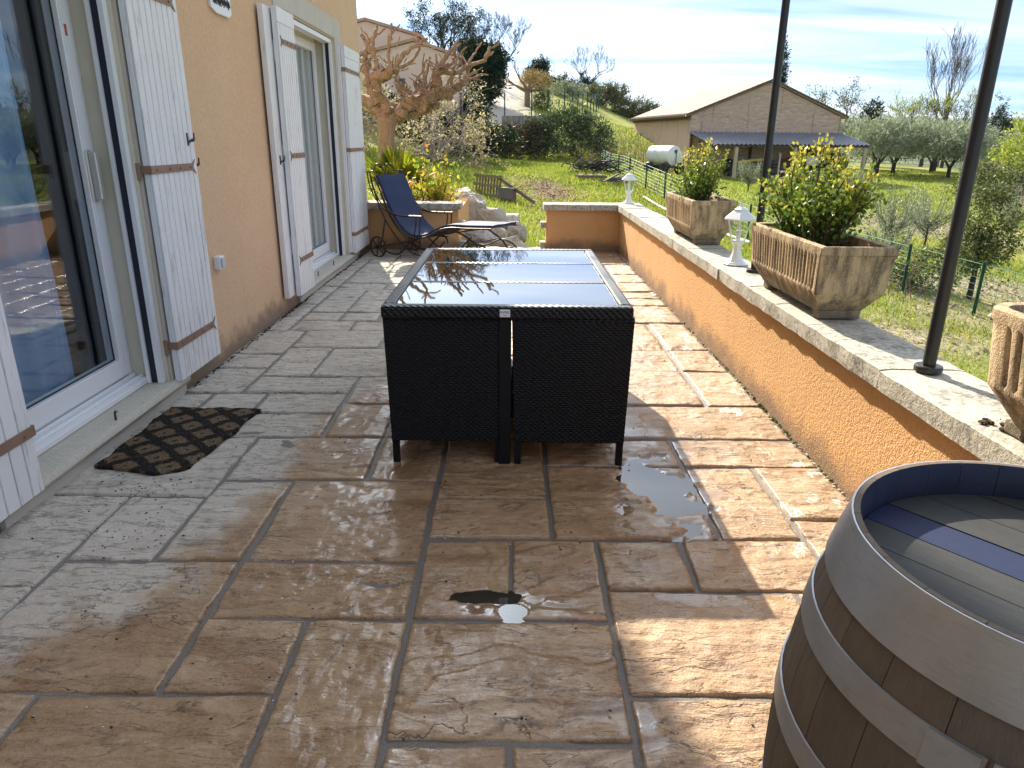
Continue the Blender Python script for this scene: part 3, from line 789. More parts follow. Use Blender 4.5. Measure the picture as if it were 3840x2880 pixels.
# curtains hang inside
def curtain(y0, y1, x, label, amp=.05, seed=0):
    yy = np.linspace(y0, y1, 90); zs = np.linspace(.12, 2.38, 10)
    V = []
    for z in zs:
        V.append(np.stack([x + amp * np.sin(yy * 38 + seed) * (.7 + .3 * np.sin(yy * 11 + z)) , yy + .012 * np.sin(z * 3 + yy * 20), np.full_like(yy, z)], -1))
    V = np.array(V); i = np.arange(V.shape[0] * V.shape[1]).reshape(V.shape[:2])
    F = np.stack([i[:-1, :-1], i[:-1, 1:], i[1:, 1:], i[1:, :-1]], -1).reshape(-1, 4)
    tag(link('curtain', mesh_np('curtain', V.reshape(-1, 3), F), M['curtain'], smooth=True), label, 'curtain')
curtain(2.56, 3.46, HX - .30, 'blue curtain hanging in folds behind the sliding glass door', .035)
M['curtain2'] = m_simple('curtain_cream', (.86, .85, .78), .8, .03, 3)
_c = M['curtain']; M['curtain'] = M['curtain2']
curtain(6.60, 8.36, HX - .235, 'cream curtain drawn across behind the far window', .004, 2)
M['curtain'] = _c
# shutters
def strap_mesh(y_h, y_t, z, x, w=.042, hinge=True):
    """fish-tailed hinge strap from the hinge side y_h to the tip y_t on face x"""
    s = 1 if y_t > y_h else -1
    m = MB(); L = abs(y_t - y_h)
    poly = [(y_h, z - w / 2), (y_h + s * (L - .035), z - w / 2 * .9), (y_h + s * (L - .012), z - w * .75), (y_h + s * L, z - w * .95), (y_h + s * (L - .022), z - w * .3), (y_h + s * (L - .03), z), (y_h + s * (L - .022), z + w * .3), (y_h + s * L, z + w * .95), (y_h + s * (L - .012), z + w * .75), (y_h + s * (L - .035), z + w / 2 * .9), (y_h, z + w / 2)]
    m.prism(poly, x + .001, x + .006, 'x')
    for t in (.10, .38, .62, .86):
        if L * t < .02: continue
        m.tube([(x + .005, y_h + s * L * t, z), (x + .014, y_h + s * L * t, z)], [.008, .006], 7)
    if hinge:
        m.box(x - .055, x + .006, y_h - s * .004 - .003, y_h - s * .004 + .003, z - w / 2, z + w / 2)
        m.tube([(x - .06, y_h - s * .012, z - .05), (x - .06, y_h - s * .012, z + .035)], .013, 8)
        m.box(HX + .013, x - .055, y_h - s * .02 - .006, y_h - s * .02 + .006, z - .045, z - .03)
    return m
def shutter(label, y0, y1, z0, z1, x0, x1, hinge_y, nb, strap_z, cap=.0, back=None):
    p = MB().box(x0, x1 - .012, y0, y1, z0, z1); so = p.build('shutter', M['shutter'], house, bevel=.003)
    so['label'] = label
    wd = (y1 - y0) / nb
    first = None
    for i in range(nb):
        a, b = y0 + i * wd + .0035, y0 + (i + 1) * wd - .0035
        bd = MB().box(x1 - .0118, x1, a, b, z0 + .001, z1 - .001 - cap)
        bd.build('board', M['shutter'], so, bevel=.004)
    if cap: MB().box(x1 - .0118, x1 + .001, y0, y1, z1 - cap + .001, z1).build('cap_rail', M['shutter'], so, bevel=.003)
    tip = y1 - .035 if abs(hinge_y - y0) < abs(hinge_y - y1) else y0 + .03
    for z in strap_z:
        strap_mesh(hinge_y, tip, z, x1).build('hinge_strap', M['strap'], so)
    if back:
        a, b, c, d = back
        MB().box(c, d, a, b, z0 + .01, z1 - .01).build('rear_leaf', M['shutter'], so, bevel=.003)
        for z in (.55, 1.28, 2.05): MB().tube([(d + .006, b - .40, z - .07), (d + .006, b - .40, z + .07)], .010, 6).build('butt_hinge', M['upvc'], so)
    return so
s0 = shutter('white wooden shutter leaf of the door nearest the camera', 1.98, 2.565, .075, 2.36, HX + .022, HX + .062, 2.565, 8, (.33, 1.26, 2.1))
s1 = shutter('white wooden shutter folded back beside the sliding door, paint peeling', 3.83, 4.40, .10, 2.36, HX + .022, HX + .062, 3.83, 9, (.31, 1.25, 2.1))
s2 = shutter('double-folded white shutter left of the far window', 6.05, 6.50, .12, 2.36, HX + .075, HX + .118, 6.50, 8, (.42, 1.27, 2.12), .11, (5.90, 6.48, HX + .02, HX + .062))
s3 = shutter('white shutter beside the house corner', 8.50, 9.30, .12, 2.36, HX + .048, HX + .088, 8.50, 8, (.34, 1.28, 2.12), .11, (8.46, 9.26, HX + .010, HX + .044))
# shutter catches
for so, y, z, x in ((s1, 4.33, 1.40, HX + .064), (s1, 4.46, 1.26, HX + .02), (s2, 6.0, 1.24, HX + .066), (s3, 9.42, 1.27, HX + .03)):
    m = MB(); m.tube([(x, y - .02, z - .02), (x + .02, y, z), (x + .02, y + .02, z - .005), (x + .018, y + .03, z + .035)], [.006, .006, .006, .004], 6)
    m.tube([(x, y - .02, z - .035), (x, y - .022, z + .035)], [.005, .005], 6)
    m.tube([(HX, y + .01, z - .01), (x + .02, y + .01, z - .01)], .005, 6)
    m.build('shutter_catch', M['iron_dark'], so)
# socket and house plaque
so = MB().box(HX + .0005, HX + .045, 4.60, 4.675, .60, .685).build('wall_socket', M['upvc'], house, bevel=.006)
MB().box(HX + .045, HX + .056, 4.608, 4.667, .612, .675).build('socket_lid', m_simple('socket_grey', (.45, .50, .52), .4, .05), so, bevel=.004)
pq = MB().prism([(5.02, 2.19), (5.10, 2.165), (5.32, 2.165), (5.37, 2.19), (5.37, 2.50), (5.02, 2.50)], HX + .0005, HX + .018, 'x').build('house_plaque', m_simple('plaque_ceramic', (.75, .74, .72), .3, .05, 9), house, bevel=.004)
sc_ = MB(); r_ = random.Random(4)
y = 5.06
while y < 5.32:
    p = [(HX + .0195, y, 2.215 + r_.random() * .02), (HX + .0195, y + .012, 2.26 + r_.random() * .03), (HX + .0195, y + .024, 2.21 + r_.random() * .02)]
    sc_.tube(p, .004, 5); y += .026
sc_.build('lettering', M['iron_dark'], pq)
MB().tube([(HX + .01, 7.55, 2.70), (HX + .03, 7.55, 2.66), (HX + .03, 7.55, 2.62)], [.01, .014, .004], 6).build('wall_hook', M['upvc'], house)

# ------------------------------------------------------------------ parapet walls
def coping_run(parent, pieces, across, z0, z1, axis, over, mat):
    """coping stones end to end; pieces = list of (a, b) along axis"""
    c0, c1 = across
    for a, b in pieces:
        ca_, ha = (a + b) / 2, (b - a) / 2 - .003
        na = max(4, int(ha * 2 / .05)); nb = 7
        A, B = np.meshgrid(np.linspace(-ha, ha, na + 1), np.linspace(0, 1, nb + 1))
        cc = (c0 + c1) / 2; Bc = c0 - cc + B * (c1 - c0)
        sx = ca_ * 3.1
        Bc = Bc + np.where(B == 0, (fbm(A * 9 + sx, A * 0 + 2, 5) - .5) * .022, 0) + np.where(B == 1, (fbm(A * 9 + sx, A * 0 + 7, 6) - .5) * .022, 0)
        Zt = z1 + (fbm(A * 14 + sx, Bc * 14, 8) - .5) * .006 - .006 * ((B == 0) | (B == 1)) + random.uniform(-.004, .004)
        top = np.stack([A, Bc, Zt], -1)
        # wrap: bottom ring under the edge
        ring = list(range(na + 1)) ; idx = np.arange((na + 1) * (nb + 1)).reshape(nb + 1, na + 1)
        F = [tuple(q) for q in np.stack([idx[:-1, :-1], idx[:-1, 1:], idx[1:, 1:], idx[1:, :-1]], -1).reshape(-1, 4)]
        per = list(idx[0, :]) + list(idx[1:, -1]) + list(idx[-1, -2::-1]) + list(idx[-2:0:-1, 0])
        V = top.reshape(-1, 3).tolist()
        rings = []
        for zz, ins in ((z0 + (z1 - z0) * .5, 0.), (z0, .004)):
            st = len(V)
            for p in per:
                v = V[p]; q = (fbm(np.array(v[0] * 20 + sx), np.array(v[1] * 20 + zz * 30), 4) - .5) * .008
                V.append([v[0] * (1 - ins), v[1] * (1 - ins) + float(q) * (1 if abs(v[1]) > (c1 - c0) * .45 else 0), zz])
            rings.append(list(range(st, st + len(per))))
        for r1, r2 in ((per, rings[0]), (rings[0], rings[1])):
            for i in range(len(per)):
                j = (i + 1) % len(per); F.append((r1[i], r2[i], r2[j], r1[j]))
        F.append(tuple(rings[1]))
        if axis == 'y':
            V = [(v[1], v[0], v[2]) for v in V]; loc = (cc, ca_, 0)
        else:
            loc = (ca_, cc, 0)
        me = bpy.data.meshes.new('coping_stone'); me.from_pydata(V, [], [list(map(int, f)) for f in F])
        import bmesh
        bm = bmesh.new(); bm.from_mesh(me); bmesh.ops.recalc_face_normals(bm, faces=bm.faces); bm.to_mesh(me); bm.free()
        o = link('coping_stone', me, mat, parent, loc, smooth=True)
        me.set_sharp_from_angle(angle=R(50))
ZC0, ZC1 = .54, .62
w1 = MB().box(PX, PX + .23, -2.5, 9.86, -1.3, ZC0 + .01).build('parapet_wall', M['parapet'])
tag(w1, 'long ochre parapet wall with stone coping along the terrace', 'wall')
r1 = random.Random(3); y = -2.5; pcs = []
joints = [1.10, 1.62, 2.02, 2.53, 2.90, 3.22, 3.66, 4.10, 4.72, 5.22, 5.62, 6.15, 6.75, 7.30, 7.9, 8.5, 9.0, 9.47]
js = [-2.5, -1.9, -1.3, -.7, -.1, .5] + joints
coping_run(w1, list(zip(js[:-1], js[1:])), (PX - .042, PX + .272), ZC0, ZC1, 'y', 0, M['coping'])
w2 = MB().box(.46, PX - .002, 9.58, 9.84, -1.1, ZC0 + .01)
w2o = w2.build('end_wall', M['parapet']); tag(w2o, 'short ochre end wall facing the camera beside the garden gap', 'wall')
coping_run(w2o, [(.415, .72), (.72, 1.02), (1.02, 1.372)], (9.50, 9.88), ZC0, ZC1, 'x', 0, M['coping'])
coping_run(w2o, [(1.374, 1.70)], (9.48, 9.88), ZC0, ZC1, 'x', 0, M['coping'])
w3 = MB().box(HX + .012, -.70, 9.58, 9.84, -1.1, ZC0 + .01).build('planting_bed_wall', M['parapet'])
tag(w3, 'low ochre wall behind the lounger holding the flower bed', 'wall')
coping_run(w3, [(HX + .012, -1.5), (-1.5, -1.08), (-1.08, -.655)], (9.50, 9.88), ZC0, ZC1, 'x', 0, M['coping'])
MB().box(-.86, -.70, 9.842, 12.0, -1.1, .5).build('return_wall', M['parapet'], w3)
for z, d in ((.30, 0.), (.03, .25), (-.22, .5)):
    for wo_, xa, xb in ((w2o, .385, .459), (w3, -.699, -.615)):
        MB().box(xa, xb, 9.60 + d * .3, 9.80 + d * .3, z, z + .075).build('stub_stone', M['coping'], wo_, bevel=.006)
# steps down to the lawn
st = MB()
for i in range(4): st.box(-.69, .45, 9.925 + i * .3, 10.225 + i * .3, -1.2, -.10 - i * .15)
tag(st.build('garden_steps', M['sill'], bevel=.01), kind='structure')
# ------------------------------------------------------------------ wicker dining set
def mk_wicker():
    n = N('wicker_black'); p = n.coord()
    f = n.noise(p, 40, 3, .6)
    c = n.mix(f, (.003, .0032, .005), (.006, .0066, .010))
    return n.done(n.pbr(c, n.math('ADD', .30, n.math('MULTIPLY', f, .25)), n.bump(n.noise(n.mapv(p, (30, 30, 400)), 4, 2, .5), .2, .001), spec=.22))
M['wicker'] = mk_wicker()
def weave(name, w, h, parent, M4, rh=.0105, cp=.027, amp=.0016, taper=0., res=.005, thick=.018):
    """woven sheet in local (u,v) with relief, given thickness by a back plate; M4 places it (u->x, v->z, relief -> -y)"""
    nu, nv = int(w / res), int(h / (rh / 4))
    Uu, Vv = np.meshgrid(np.linspace(0, w, nu + 1), np.linspace(0, h, nv + 1))
    row = np.floor(Vv / rh); ph = Vv / rh - row
    s = np.cos(2 * np.pi * (Uu / cp + .5 * (row % 2)))
    rel = amp * np.clip(s * 2.2, -1, 1) + .0012 * np.sin(np.pi * ph) - .0014 * (np.abs(ph - .5) > .42)
    t = 1 - taper * (1 - Vv / h)
    X = (Uu - w / 2) * t
    P = np.stack([X, -rel, Vv], -1).reshape(-1, 3)
    Pb = np.stack([X, np.full_like(X, thick), Vv], -1)
    i = np.arange((nu + 1) * (nv + 1)).reshape(nv + 1, nu + 1)
    F = np.stack([i[:-1, :-1], i[:-1, 1:], i[1:, 1:], i[1:, :-1]], -1).reshape(-1, 4)
    off = len(P); corners = [(0, 0), (0, nu), (nv, nu), (nv, 0)]
    B = np.array([Pb[a, b] for a, b in corners]); fr = np.array([P[i[a, b]] for a, b in corners])
    V = np.vstack([P, B]); k = [off, off + 1, off + 2, off + 3]; c = [i[a, b] for a, b in corners]
    F = np.vstack([F, [[k[3], k[2], k[1], k[0]]] + [[c[j], k[j], k[(j + 1) % 4], c[(j + 1) % 4]] for j in range(4)]])
    V = np.array([tuple(M4 @ Vector(v)) for v in V])
    return link(name, mesh_np(name, V, F), M['wicker'], parent)
TX0, TX1, TY0, TY1, TZ = -.555, .525, 2.965, 4.665, .745
table = empty('dining_table', ((TX0 + TX1) / 2, (TY0 + TY1) / 2, 0), 0, 'black woven garden table with three glass panels in its top', 'table')
tw, tl = TX1 - TX0, TY1 - TY0
rim = MB(); bw = .058; hw, hl = tw / 2, tl / 2; zb, zt = TZ - .058, TZ
rim.box(-hw, hw, -hl, -hl + bw, zb, zt); rim.box(-hw, hw, hl - bw, hl, zb, zt); rim.box(-hw, -hw + bw, -hl + bw, hl - bw, zb, zt); rim.box(hw - bw, hw, -hl + bw, hl - bw, zb, zt)
def mk_braid():
    n = N('wicker_braid'); p = n.coord()
    b = n.node('ShaderNodeTexBrick', offset=.5); x = n.sepxyz(p)
    n.put(b.inputs['Vector'], n.comb(n.math('ADD', x[0], x[1]), n.math('ADD', x[2], n.math('MULTIPLY', n.math('SUBTRACT', x[0], x[1]), 0.)), 0.))
    n.put(b.inputs['Scale'], 1.); b.inputs['Brick Width'].default_value = .03; b.inputs['Row Height'].default_value = .0115; b.inputs['Mortar Size'].default_value = .0022; b.inputs['Mortar Smooth'].default_value = 1.
    w1_ = n.node('ShaderNodeTexWave', wave_type='BANDS', bands_direction='DIAGONAL'); n.put(w1_.inputs['Vector'], p); n.put(w1_.inputs['Scale'], 22.)
    h = n.math('ADD', n.math('MULTIPLY', b.outputs['Fac'], -1.), n.math('MULTIPLY', w1_.outputs['Fac'], .8))
    return n.done(n.pbr((.005, .0055, .008), .34, n.bump(h, .9, .004), spec=.35))
M['braid'] = mk_braid()
rim.build('table_rim', M['braid'], table, bevel=.012)
for s in (-1, 1):
    y = s * (tl / 6 + .004)
    MB().box(-hw + bw, hw - bw, y - .020, y + .020, zb + .01, zt - .001).build('cross_bar', M['braid'], table, bevel=.006)
def mk_tglass():
    n = N('table_glass'); p = n.coord()
    f = n.noise(n.mapv(p, (1.2, 2.5, 1)), 3, 4, .6)
    return n.done(n.pbr((.006, .007, .009), n.ramp(f, [(.4, .008), (.75, .05)]), n.bump(n.noise(p, 5, 2, .5), .012, .01), spec=1., IOR=2.1, Coat_Weight=.6, Coat_Roughness=.01))
M['tglass'] = mk_tglass()
ys = [-hl + bw + .002, -tl / 6 - .026, -tl / 6 + .026, tl / 6 - .026, tl / 6 + .026, hl - bw - .002]
ys = [-hl + bw + .002, -(tl / 6 + .004) - .022, -(tl / 6 + .004) + .022, (tl / 6 + .004) - .022, (tl / 6 + .004) + .022, hl - bw - .002]
for a, b in ((0, 1), (2, 3), (4, 5)):
    MB().box(-hw + bw + .002, hw - bw - .002, ys[a], ys[b], zt - .010, zt - .003).build('glass_panel', M['tglass'], table, bevel=.002)
for x, y in ((-.01, -hl + .05), (-.01, hl - .05), (-hw + .05, 0), (hw - .05, 0)):
    MB().box(x - .028, x + .028, y - .03, y + .03, 0, zb - .001).build('leg', M['wicker'], table, bevel=.006)
bp = MB().box(-.032, .012, -hl - .004, -hl - .0005, TZ - .045, TZ - .012).build('brand_plate', m_simple('plate_white', (.75, .76, .78), .35, .03), table, bevel=.002)
def text(body, size, loc, rot, mat, parent, name='lettering', align='CENTER', ext=.0006, sx=1.):
    cu = bpy.data.curves.new(name, 'FONT'); cu.body = body; cu.size = size; cu.align_x = align; cu.align_y = 'CENTER'; cu.extrude = ext
    tmp = bpy.data.objects.new('tmp_text', cu); COL.objects.link(tmp)
    me = bpy.data.meshes.new_from_object(tmp.evaluated_get(bpy.context.evaluated_depsgraph_get())); bpy.data.objects.remove(tmp)
    me.materials.clear(); o = link(name, me, mat, parent)
    o.location = loc; o.rotation_euler = rot; o.scale = (sx, 1, 1); return o
M['ink_navy'] = m_simple('ink_navy', (.03, .05, .16), .5, .05)
text('AVRIL', .0155, (-.010, -hl - .0046, TZ - .0235), (R(90), 0, 0), M['ink_navy'], bp)
text('PARIS', .0065, (-.010, -hl - .0046, TZ - .0365), (R(90), 0, 0), M['ink_navy'], bp)

def make_chair(label):
    """cube-set armchair; local -y is its back, +y its seat front (pushed under the table)"""
    c = empty('armchair', (0, 0, 0), 0, label, 'chair', 'black wicker armchairs pushed under the table')
    w, h0, h1, d = .525, .115, .685, .50
    weave('backrest', w, h1 - h0, c, Matrix.Translation((0, 0, h0)), taper=.055)
    for s in (-1, 1):
        Ms = Matrix.Translation((s * (w / 2 - .013), d / 2 + .003, h0)) @ Matrix.Rotation(R(90 * s), 4, 'Z')
        weave('side_panel', d - .03, h1 - h0 - .01, c, Ms, res=.012, taper=.02)
    MB().box(-w / 2 + .035, w / 2 - .035, .03, d, .33, .38).build('seat', M['wicker'], c)
    MB().box(-w / 2 + .04, w / 2 - .04, .03, d - .01, .382, .44).build('seat_cushion', m_simple('cushion_grey', (.12, .12, .13), .9, .1), c, bevel=.015)
    rl = MB(); rl.tube([(-w / 2, .012, h1), (w / 2, .012, h1)], .016, 8); rl.tube([(-w / 2 + .012, .01, h1 - .001), (-w / 2 + .012, d, h1 - .001)], .016, 8); rl.tube([(w / 2 - .012, .01, h1 - .001), (w / 2 - .012, d, h1 - .001)], .016, 8)
    rl.build('top_rail', M['braid'], c, smooth=True)
    for sx in (-1, 1):
        for y in (.010, d - .02):
            t = .965
            MB().add([(sx * (w / 2 * .945 - .03 * k) , y + l * .03, z) for z in (0, h0 + .02) for l in (0, 1) for k in (0, 1)], [(0, 1, 3, 2), (4, 6, 7, 5), (0, 4, 5, 1), (2, 3, 7, 6), (0, 2, 6, 4), (1, 5, 7, 3)]).build('leg', M['wicker'], c)
    return c
ch = make_chair('front left armchair, its plain wicker back facing the camera')
ch.location = (-.288, 2.99, 0); ch.rotation_euler = (0, 0, R(.8))
c2 = copy_tree(ch); c2['label'] = 'front right armchair, wicker back facing the camera beside the table leg'; c2.location = (.268, 2.975, 0); c2.rotation_euler = (0, 0, R(-1.2))
for x, y, rz, lb in ((-.275, 4.64, 180, 'far left armchair tucked under the far end of the table'), (.265, 4.64, 180, 'far right armchair tucked under the far end, by the parapet'),
                     (-.545, 3.82, -90, 'armchair tucked in on the house side of the table'), (.515, 3.82, 90, 'armchair tucked in on the parapet side of the table')):
    c3 = copy_tree(ch); c3['label'] = lb; c3.location = (x, y, 0); c3.rotation_euler = (0, 0, R(rz))

# ------------------------------------------------------------------ wine barrel
def mk_barrelwood():
    n = N('barrel_oak'); p = n.coord(); q = n.vmath('ADD', p, n.vmath('MULTIPLY', n.comb(n.rand(), n.rand(), n.rand()), (7, 5, 3)))
    g = n.noise(n.mapv(q, (22, 22, 1.6)), 3, 6, .65); t = n.noise(q, 5, 4, .6); f = n.noise(n.mapv(q, (160, 160, 12)), 2, 3, .6)
    c = n.mix(g, (.075, .060, .048), (.20, .162, .128)); c = n.mix(n.math('MULTIPLY', n.ramp(t, [(.45, 0.), (.7, 1.)]), .5), c, (.06, .05, .045))
    c = n.mix(n.math('MULTIPLY', n.rand(), .35), c, (.20, .145, .10))
    return n.done(n.pbr(c, .8, n.bump(n.math('ADD', g, f), .5, .003), spec=.25))
def mk_head(name, c1, c2):
    n = N(name); p = n.coord(); q = n.vmath('ADD', p, n.vmath('MULTIPLY', n.comb(n.rand(), n.rand(), n.rand()), (7, 5, 3)))
    g = n.noise(n.mapv(q, (2.0, 34, 30)), 3, 6, .7); f = n.noise(q, 60, 4, .7)
    c = n.mix(n.math('ADD', n.math('MULTIPLY', g, .5), n.math('MULTIPLY', f, .5)), c1, c2)
    return n.done(n.pbr(c, .62, n.bump(n.math('ADD', g, n.math('MULTIPLY', f, .6)), .4, .002), spec=.35))
def mk_hoop():
    n = N('hoop_zinc'); p = n.coord(); g = n.noise(p, 9, 6, .7); f = n.noise(n.mapv(p, (5, 5, 30)), 6, 4, .6)
    c = n.mix(g, (.34, .35, .37), (.58, .59, .61)); c = n.mix(n.math('MULTIPLY', n.ramp(f, [(.55, 0.), (.75, 1.)]), .3), c, (.20, .19, .18)); c = n.mix(n.math('MULTIPLY', n.ramp(n.noise(p, 26, 4, .7), [(.66, 0.), (.78, 1.)]), .35), c, (.20, .13, .085))
    return n.done(n.pbr(c, n.math('ADD', .34, n.math('MULTIPLY', g, .2)), n.bump(f, .12, .003), metal=.8))
M['oak'] = mk_barrelwood(); M['hoop'] = mk_hoop()
M['head_grey'] = mk_head('head_grey', (.011, .013, .016), (.062, .063, .060)); M['head_blue'] = mk_head('head_blue', (.004, .009, .035), (.014, .026, .085))
M['chime'] = m_simple('chime_stain', (.022, .028, .055), .55, .4, 12, .2, 60)
M['rust'] = m_simple('rust', (.10, .05, .03), .8, .4, 30)
BZ = .90
barrel = empty('wine_barrel', (.775, .841, 0), R(20), 'weathered oak wine barrel with zinc hoops and blue-stained head', 'barrel')
def brad(z):
    t = (z - BZ / 2) / (BZ / 2); return .352 - .072 * t * t
ns = 26; zs = list(np.linspace(.0, BZ - .075, 11)) + [BZ - .06, BZ - .03, BZ]
for i in range(ns):
    jj = .15 * math.sin(i * 2.7)
    a0 = 2 * math.pi * (i + .10 * math.sin(i * 5.1)) / ns; a1 = 2 * math.pi * (i + 1 + .10 * math.sin((i + 1) * 5.1)) / ns; g = .0022
    V, Fs = [], []
    K = 3
    for z in zs:
        ro = brad(z); ri = ro - (.027 if z < BZ - .05 else .020 if z < BZ - .01 else .0085)
        for r_ in (ro, ri):
            for k in range(K + 1):
                a = a0 + g + (a1 - a0 - 2 * g) * k / K
                V.append((r_ * math.cos(a), r_ * math.sin(a), z))
    m = 2 * (K + 1)
    ring = list(range(K + 1)) + list(range(m - 1, K, -1))
    for q in range(len(zs) - 1):
        for k in range(m):
            A, B = ring[k], ring[(k + 1) % m]; Fs.append((q * m + A, q * m + B, (q + 1) * m + B, (q + 1) * m + A))
    Fs.append(tuple(ring)); Fs.append(tuple((len(zs) - 1) * m + k for k in ring))
    sm = MB().add(V, Fs); nf = len(zs) - 1
    for q in range(nf - 3, nf):
        for k in range(m):
            if ring[k] > K and ring[(k + 1) % m] > K: sm.mi[q * m + k] = 1
    sm.build('stave', None, barrel, smooth=True, mats=[M['oak'], M['chime']], recalc=True)
def hoop(z0, z1, lap=None, rivet=None):
    m = MB(); n = 72; o = .0035
    prof = [(brad(z0) + .0008, z0), (brad(z0) + o, z0), (brad((z0 + z1) / 2) + o + .0004, (z0 + z1) / 2), (brad(z1) + o, z1), (brad(z1) + .0008, z1)]
    m.lathe(prof, n, cap=False); m.lathe([prof[-1], prof[0]], n, cap=False)
    h = m.build('hoop', M['hoop'], barrel, smooth=True)
    if lap is not None:
        l = MB(); V = []
        for k in range(5):
            a = lap + (k - 4) * .045
            for r_, z in ((brad(z0) + .0045, z0), (brad(z0) + .0072, z0), (brad(z1) + .0072, z1), (brad(z1) + .0045, z1)): V.append((r_ * math.cos(a), r_ * math.sin(a), z))
        Fs = [(4 * k + i, 4 * k + (i + 1) % 4, 4 * k + 4 + (i + 1) % 4, 4 * k + 4 + i) for k in range(4) for i in range(4)] + [(0, 1, 2, 3), (16, 17, 18, 19)]
        l.add(V, Fs).build('hoop_lap', M['hoop'], h)
        a = lap + .012; zc_ = (z0 + z1) / 2
        MB().tube([(brad(z0) * math.cos(a) * 1.016, brad(z0) * math.sin(a) * 1.016, z0 + .003), (brad(z1) * math.cos(a + .015) * 1.016, brad(z1) * math.sin(a + .015) * 1.016, z1 + .004)], .0035, 5).build('rust_streak', M['rust'], h)
    if rivet is not None:
        a = rivet; zc_ = (z0 + z1) / 2 - .01; r_ = brad(zc_) + .003
        MB().tube([(r_ * math.cos(a), r_ * math.sin(a), zc_), ((r_ + .004) * math.cos(a), (r_ + .004) * math.sin(a), zc_)], [.009, .006], 10).build('rivet', M['rust'], h)
A_ = R(235 - 20)
hoop(BZ - .088, BZ - .0005, None, A_ + .42); hoop(BZ - .185, BZ - .138, A_ - .22); hoop(BZ - .345, BZ - .300, A_ - .55); hoop(.30, .345); hoop(.138, .185); hoop(.001, .088)
# head boards, recessed below the chime
hz = BZ - .058; hr = brad(hz) - .0285
cuts = [-1, -.72, -.42, -.14, .14, .40, .70, 1.0]
for i in range(len(cuts) - 1):
    a, b = cuts[i] * hr + .0012, cuts[i + 1] * hr - .0012
    up = [(math.sqrt(max(0, hr * hr - y * y)), y) for y in np.linspace(a, b, 9)]
    poly = up + [(-x, y) for x, y in up[::-1]]
    poly = [p for k, p in enumerate(poly) if k == 0 or (abs(p[0] - poly[k - 1][0]) + abs(p[1] - poly[k - 1][1])) > 1e-5]
    o = MB().prism(poly, hz - .02, hz + random.uniform(-.0012, .0012)).build('head_board', M['head_blue'] if i == 3 else M['head_grey'], barrel)
    o.rotation_euler = (0, 0, R(128 - 20))

# ------------------------------------------------------------------ wrought-iron lounger
def mk_iron():
    n = N('brown_iron'); p = n.coord(); g = n.noise(p, 30, 4, .6)
    return n.done(n.pbr(n.mix(g, (.05, .033, .022), (.10, .07, .05)), .38, n.bump(g, .2, .002), metal=.8))
M['iron'] = mk_iron()
M['navy'] = m_simple('navy_canvas', (.016, .030, .085), .75, .22, 5, .35, 140)
lg = empty('lounger', (-1.60, 8.98, 0), R(-33), 'wrought-iron wheeled lounger with navy cushion beside the house corner', 'lounger')
LW = .60
prof = [(-.12, .965), (-.06, .86), (0, .74), (.09, .57), (.19, .43), (.30, .33), (.42, .275), (.55, .27), (.68, .30), (.80, .355), (.92, .405), (1.06, .43), (1.25, .435), (1.45, .445), (1.62, .455)]
def spl(P, k=4):
    P = [Vector(p) for p in P]; out = []
    for i in range(len(P) - 1):
        a, b, c, d = P[max(0, i - 1)], P[i], P[i + 1], P[min(len(P) - 1, i + 2)]
        for j in range(k):
            t = j / k; out.append(.5 * ((2 * b) + (c - a) * t + (2 * a - 5 * b + 4 * c - d) * t * t + (3 * b - a - 3 * c + d) * t ** 3))
    out.append(P[-1]); return out
cp_ = spl([(s, 0, z) for s, z in prof], 4)
V = []; th = .035
for i, p in enumerate(cp_):
    t = (cp_[min(i + 1, len(cp_) - 1)] - cp_[max(0, i - 1)]).normalized(); nn = Vector((-t.z, 0, t.x))
    if nn.z < 0: nn = -nn
    sag = .012 * math.sin(i * .9) * .4
    for y, o in ((.045, 0), (.055, th * .9), (.15, th + sag), (.30, th - .006 + sag), (.45, th + sag), (.545, th * .9), (.555, 0)):
        V.append(tuple(p + nn * (o + .006) + Vector((0, y, 0))))
m = 7; Fs = [(i * m + k, i * m + k + 1, (i + 1) * m + k + 1, (i + 1) * m + k) for i in range(len(cp_) - 1) for k in range(m - 1)] + [(i * m + m - 1, i * m, (i + 1) * m, (i + 1) * m + m - 1) for i in range(len(cp_) - 1)]
Fs += [tuple(range(m)), tuple((len(cp_) - 1) * m + k for k in range(m))]
MB().add(V, Fs).build('cushion', M['navy'], lg, smooth=True)
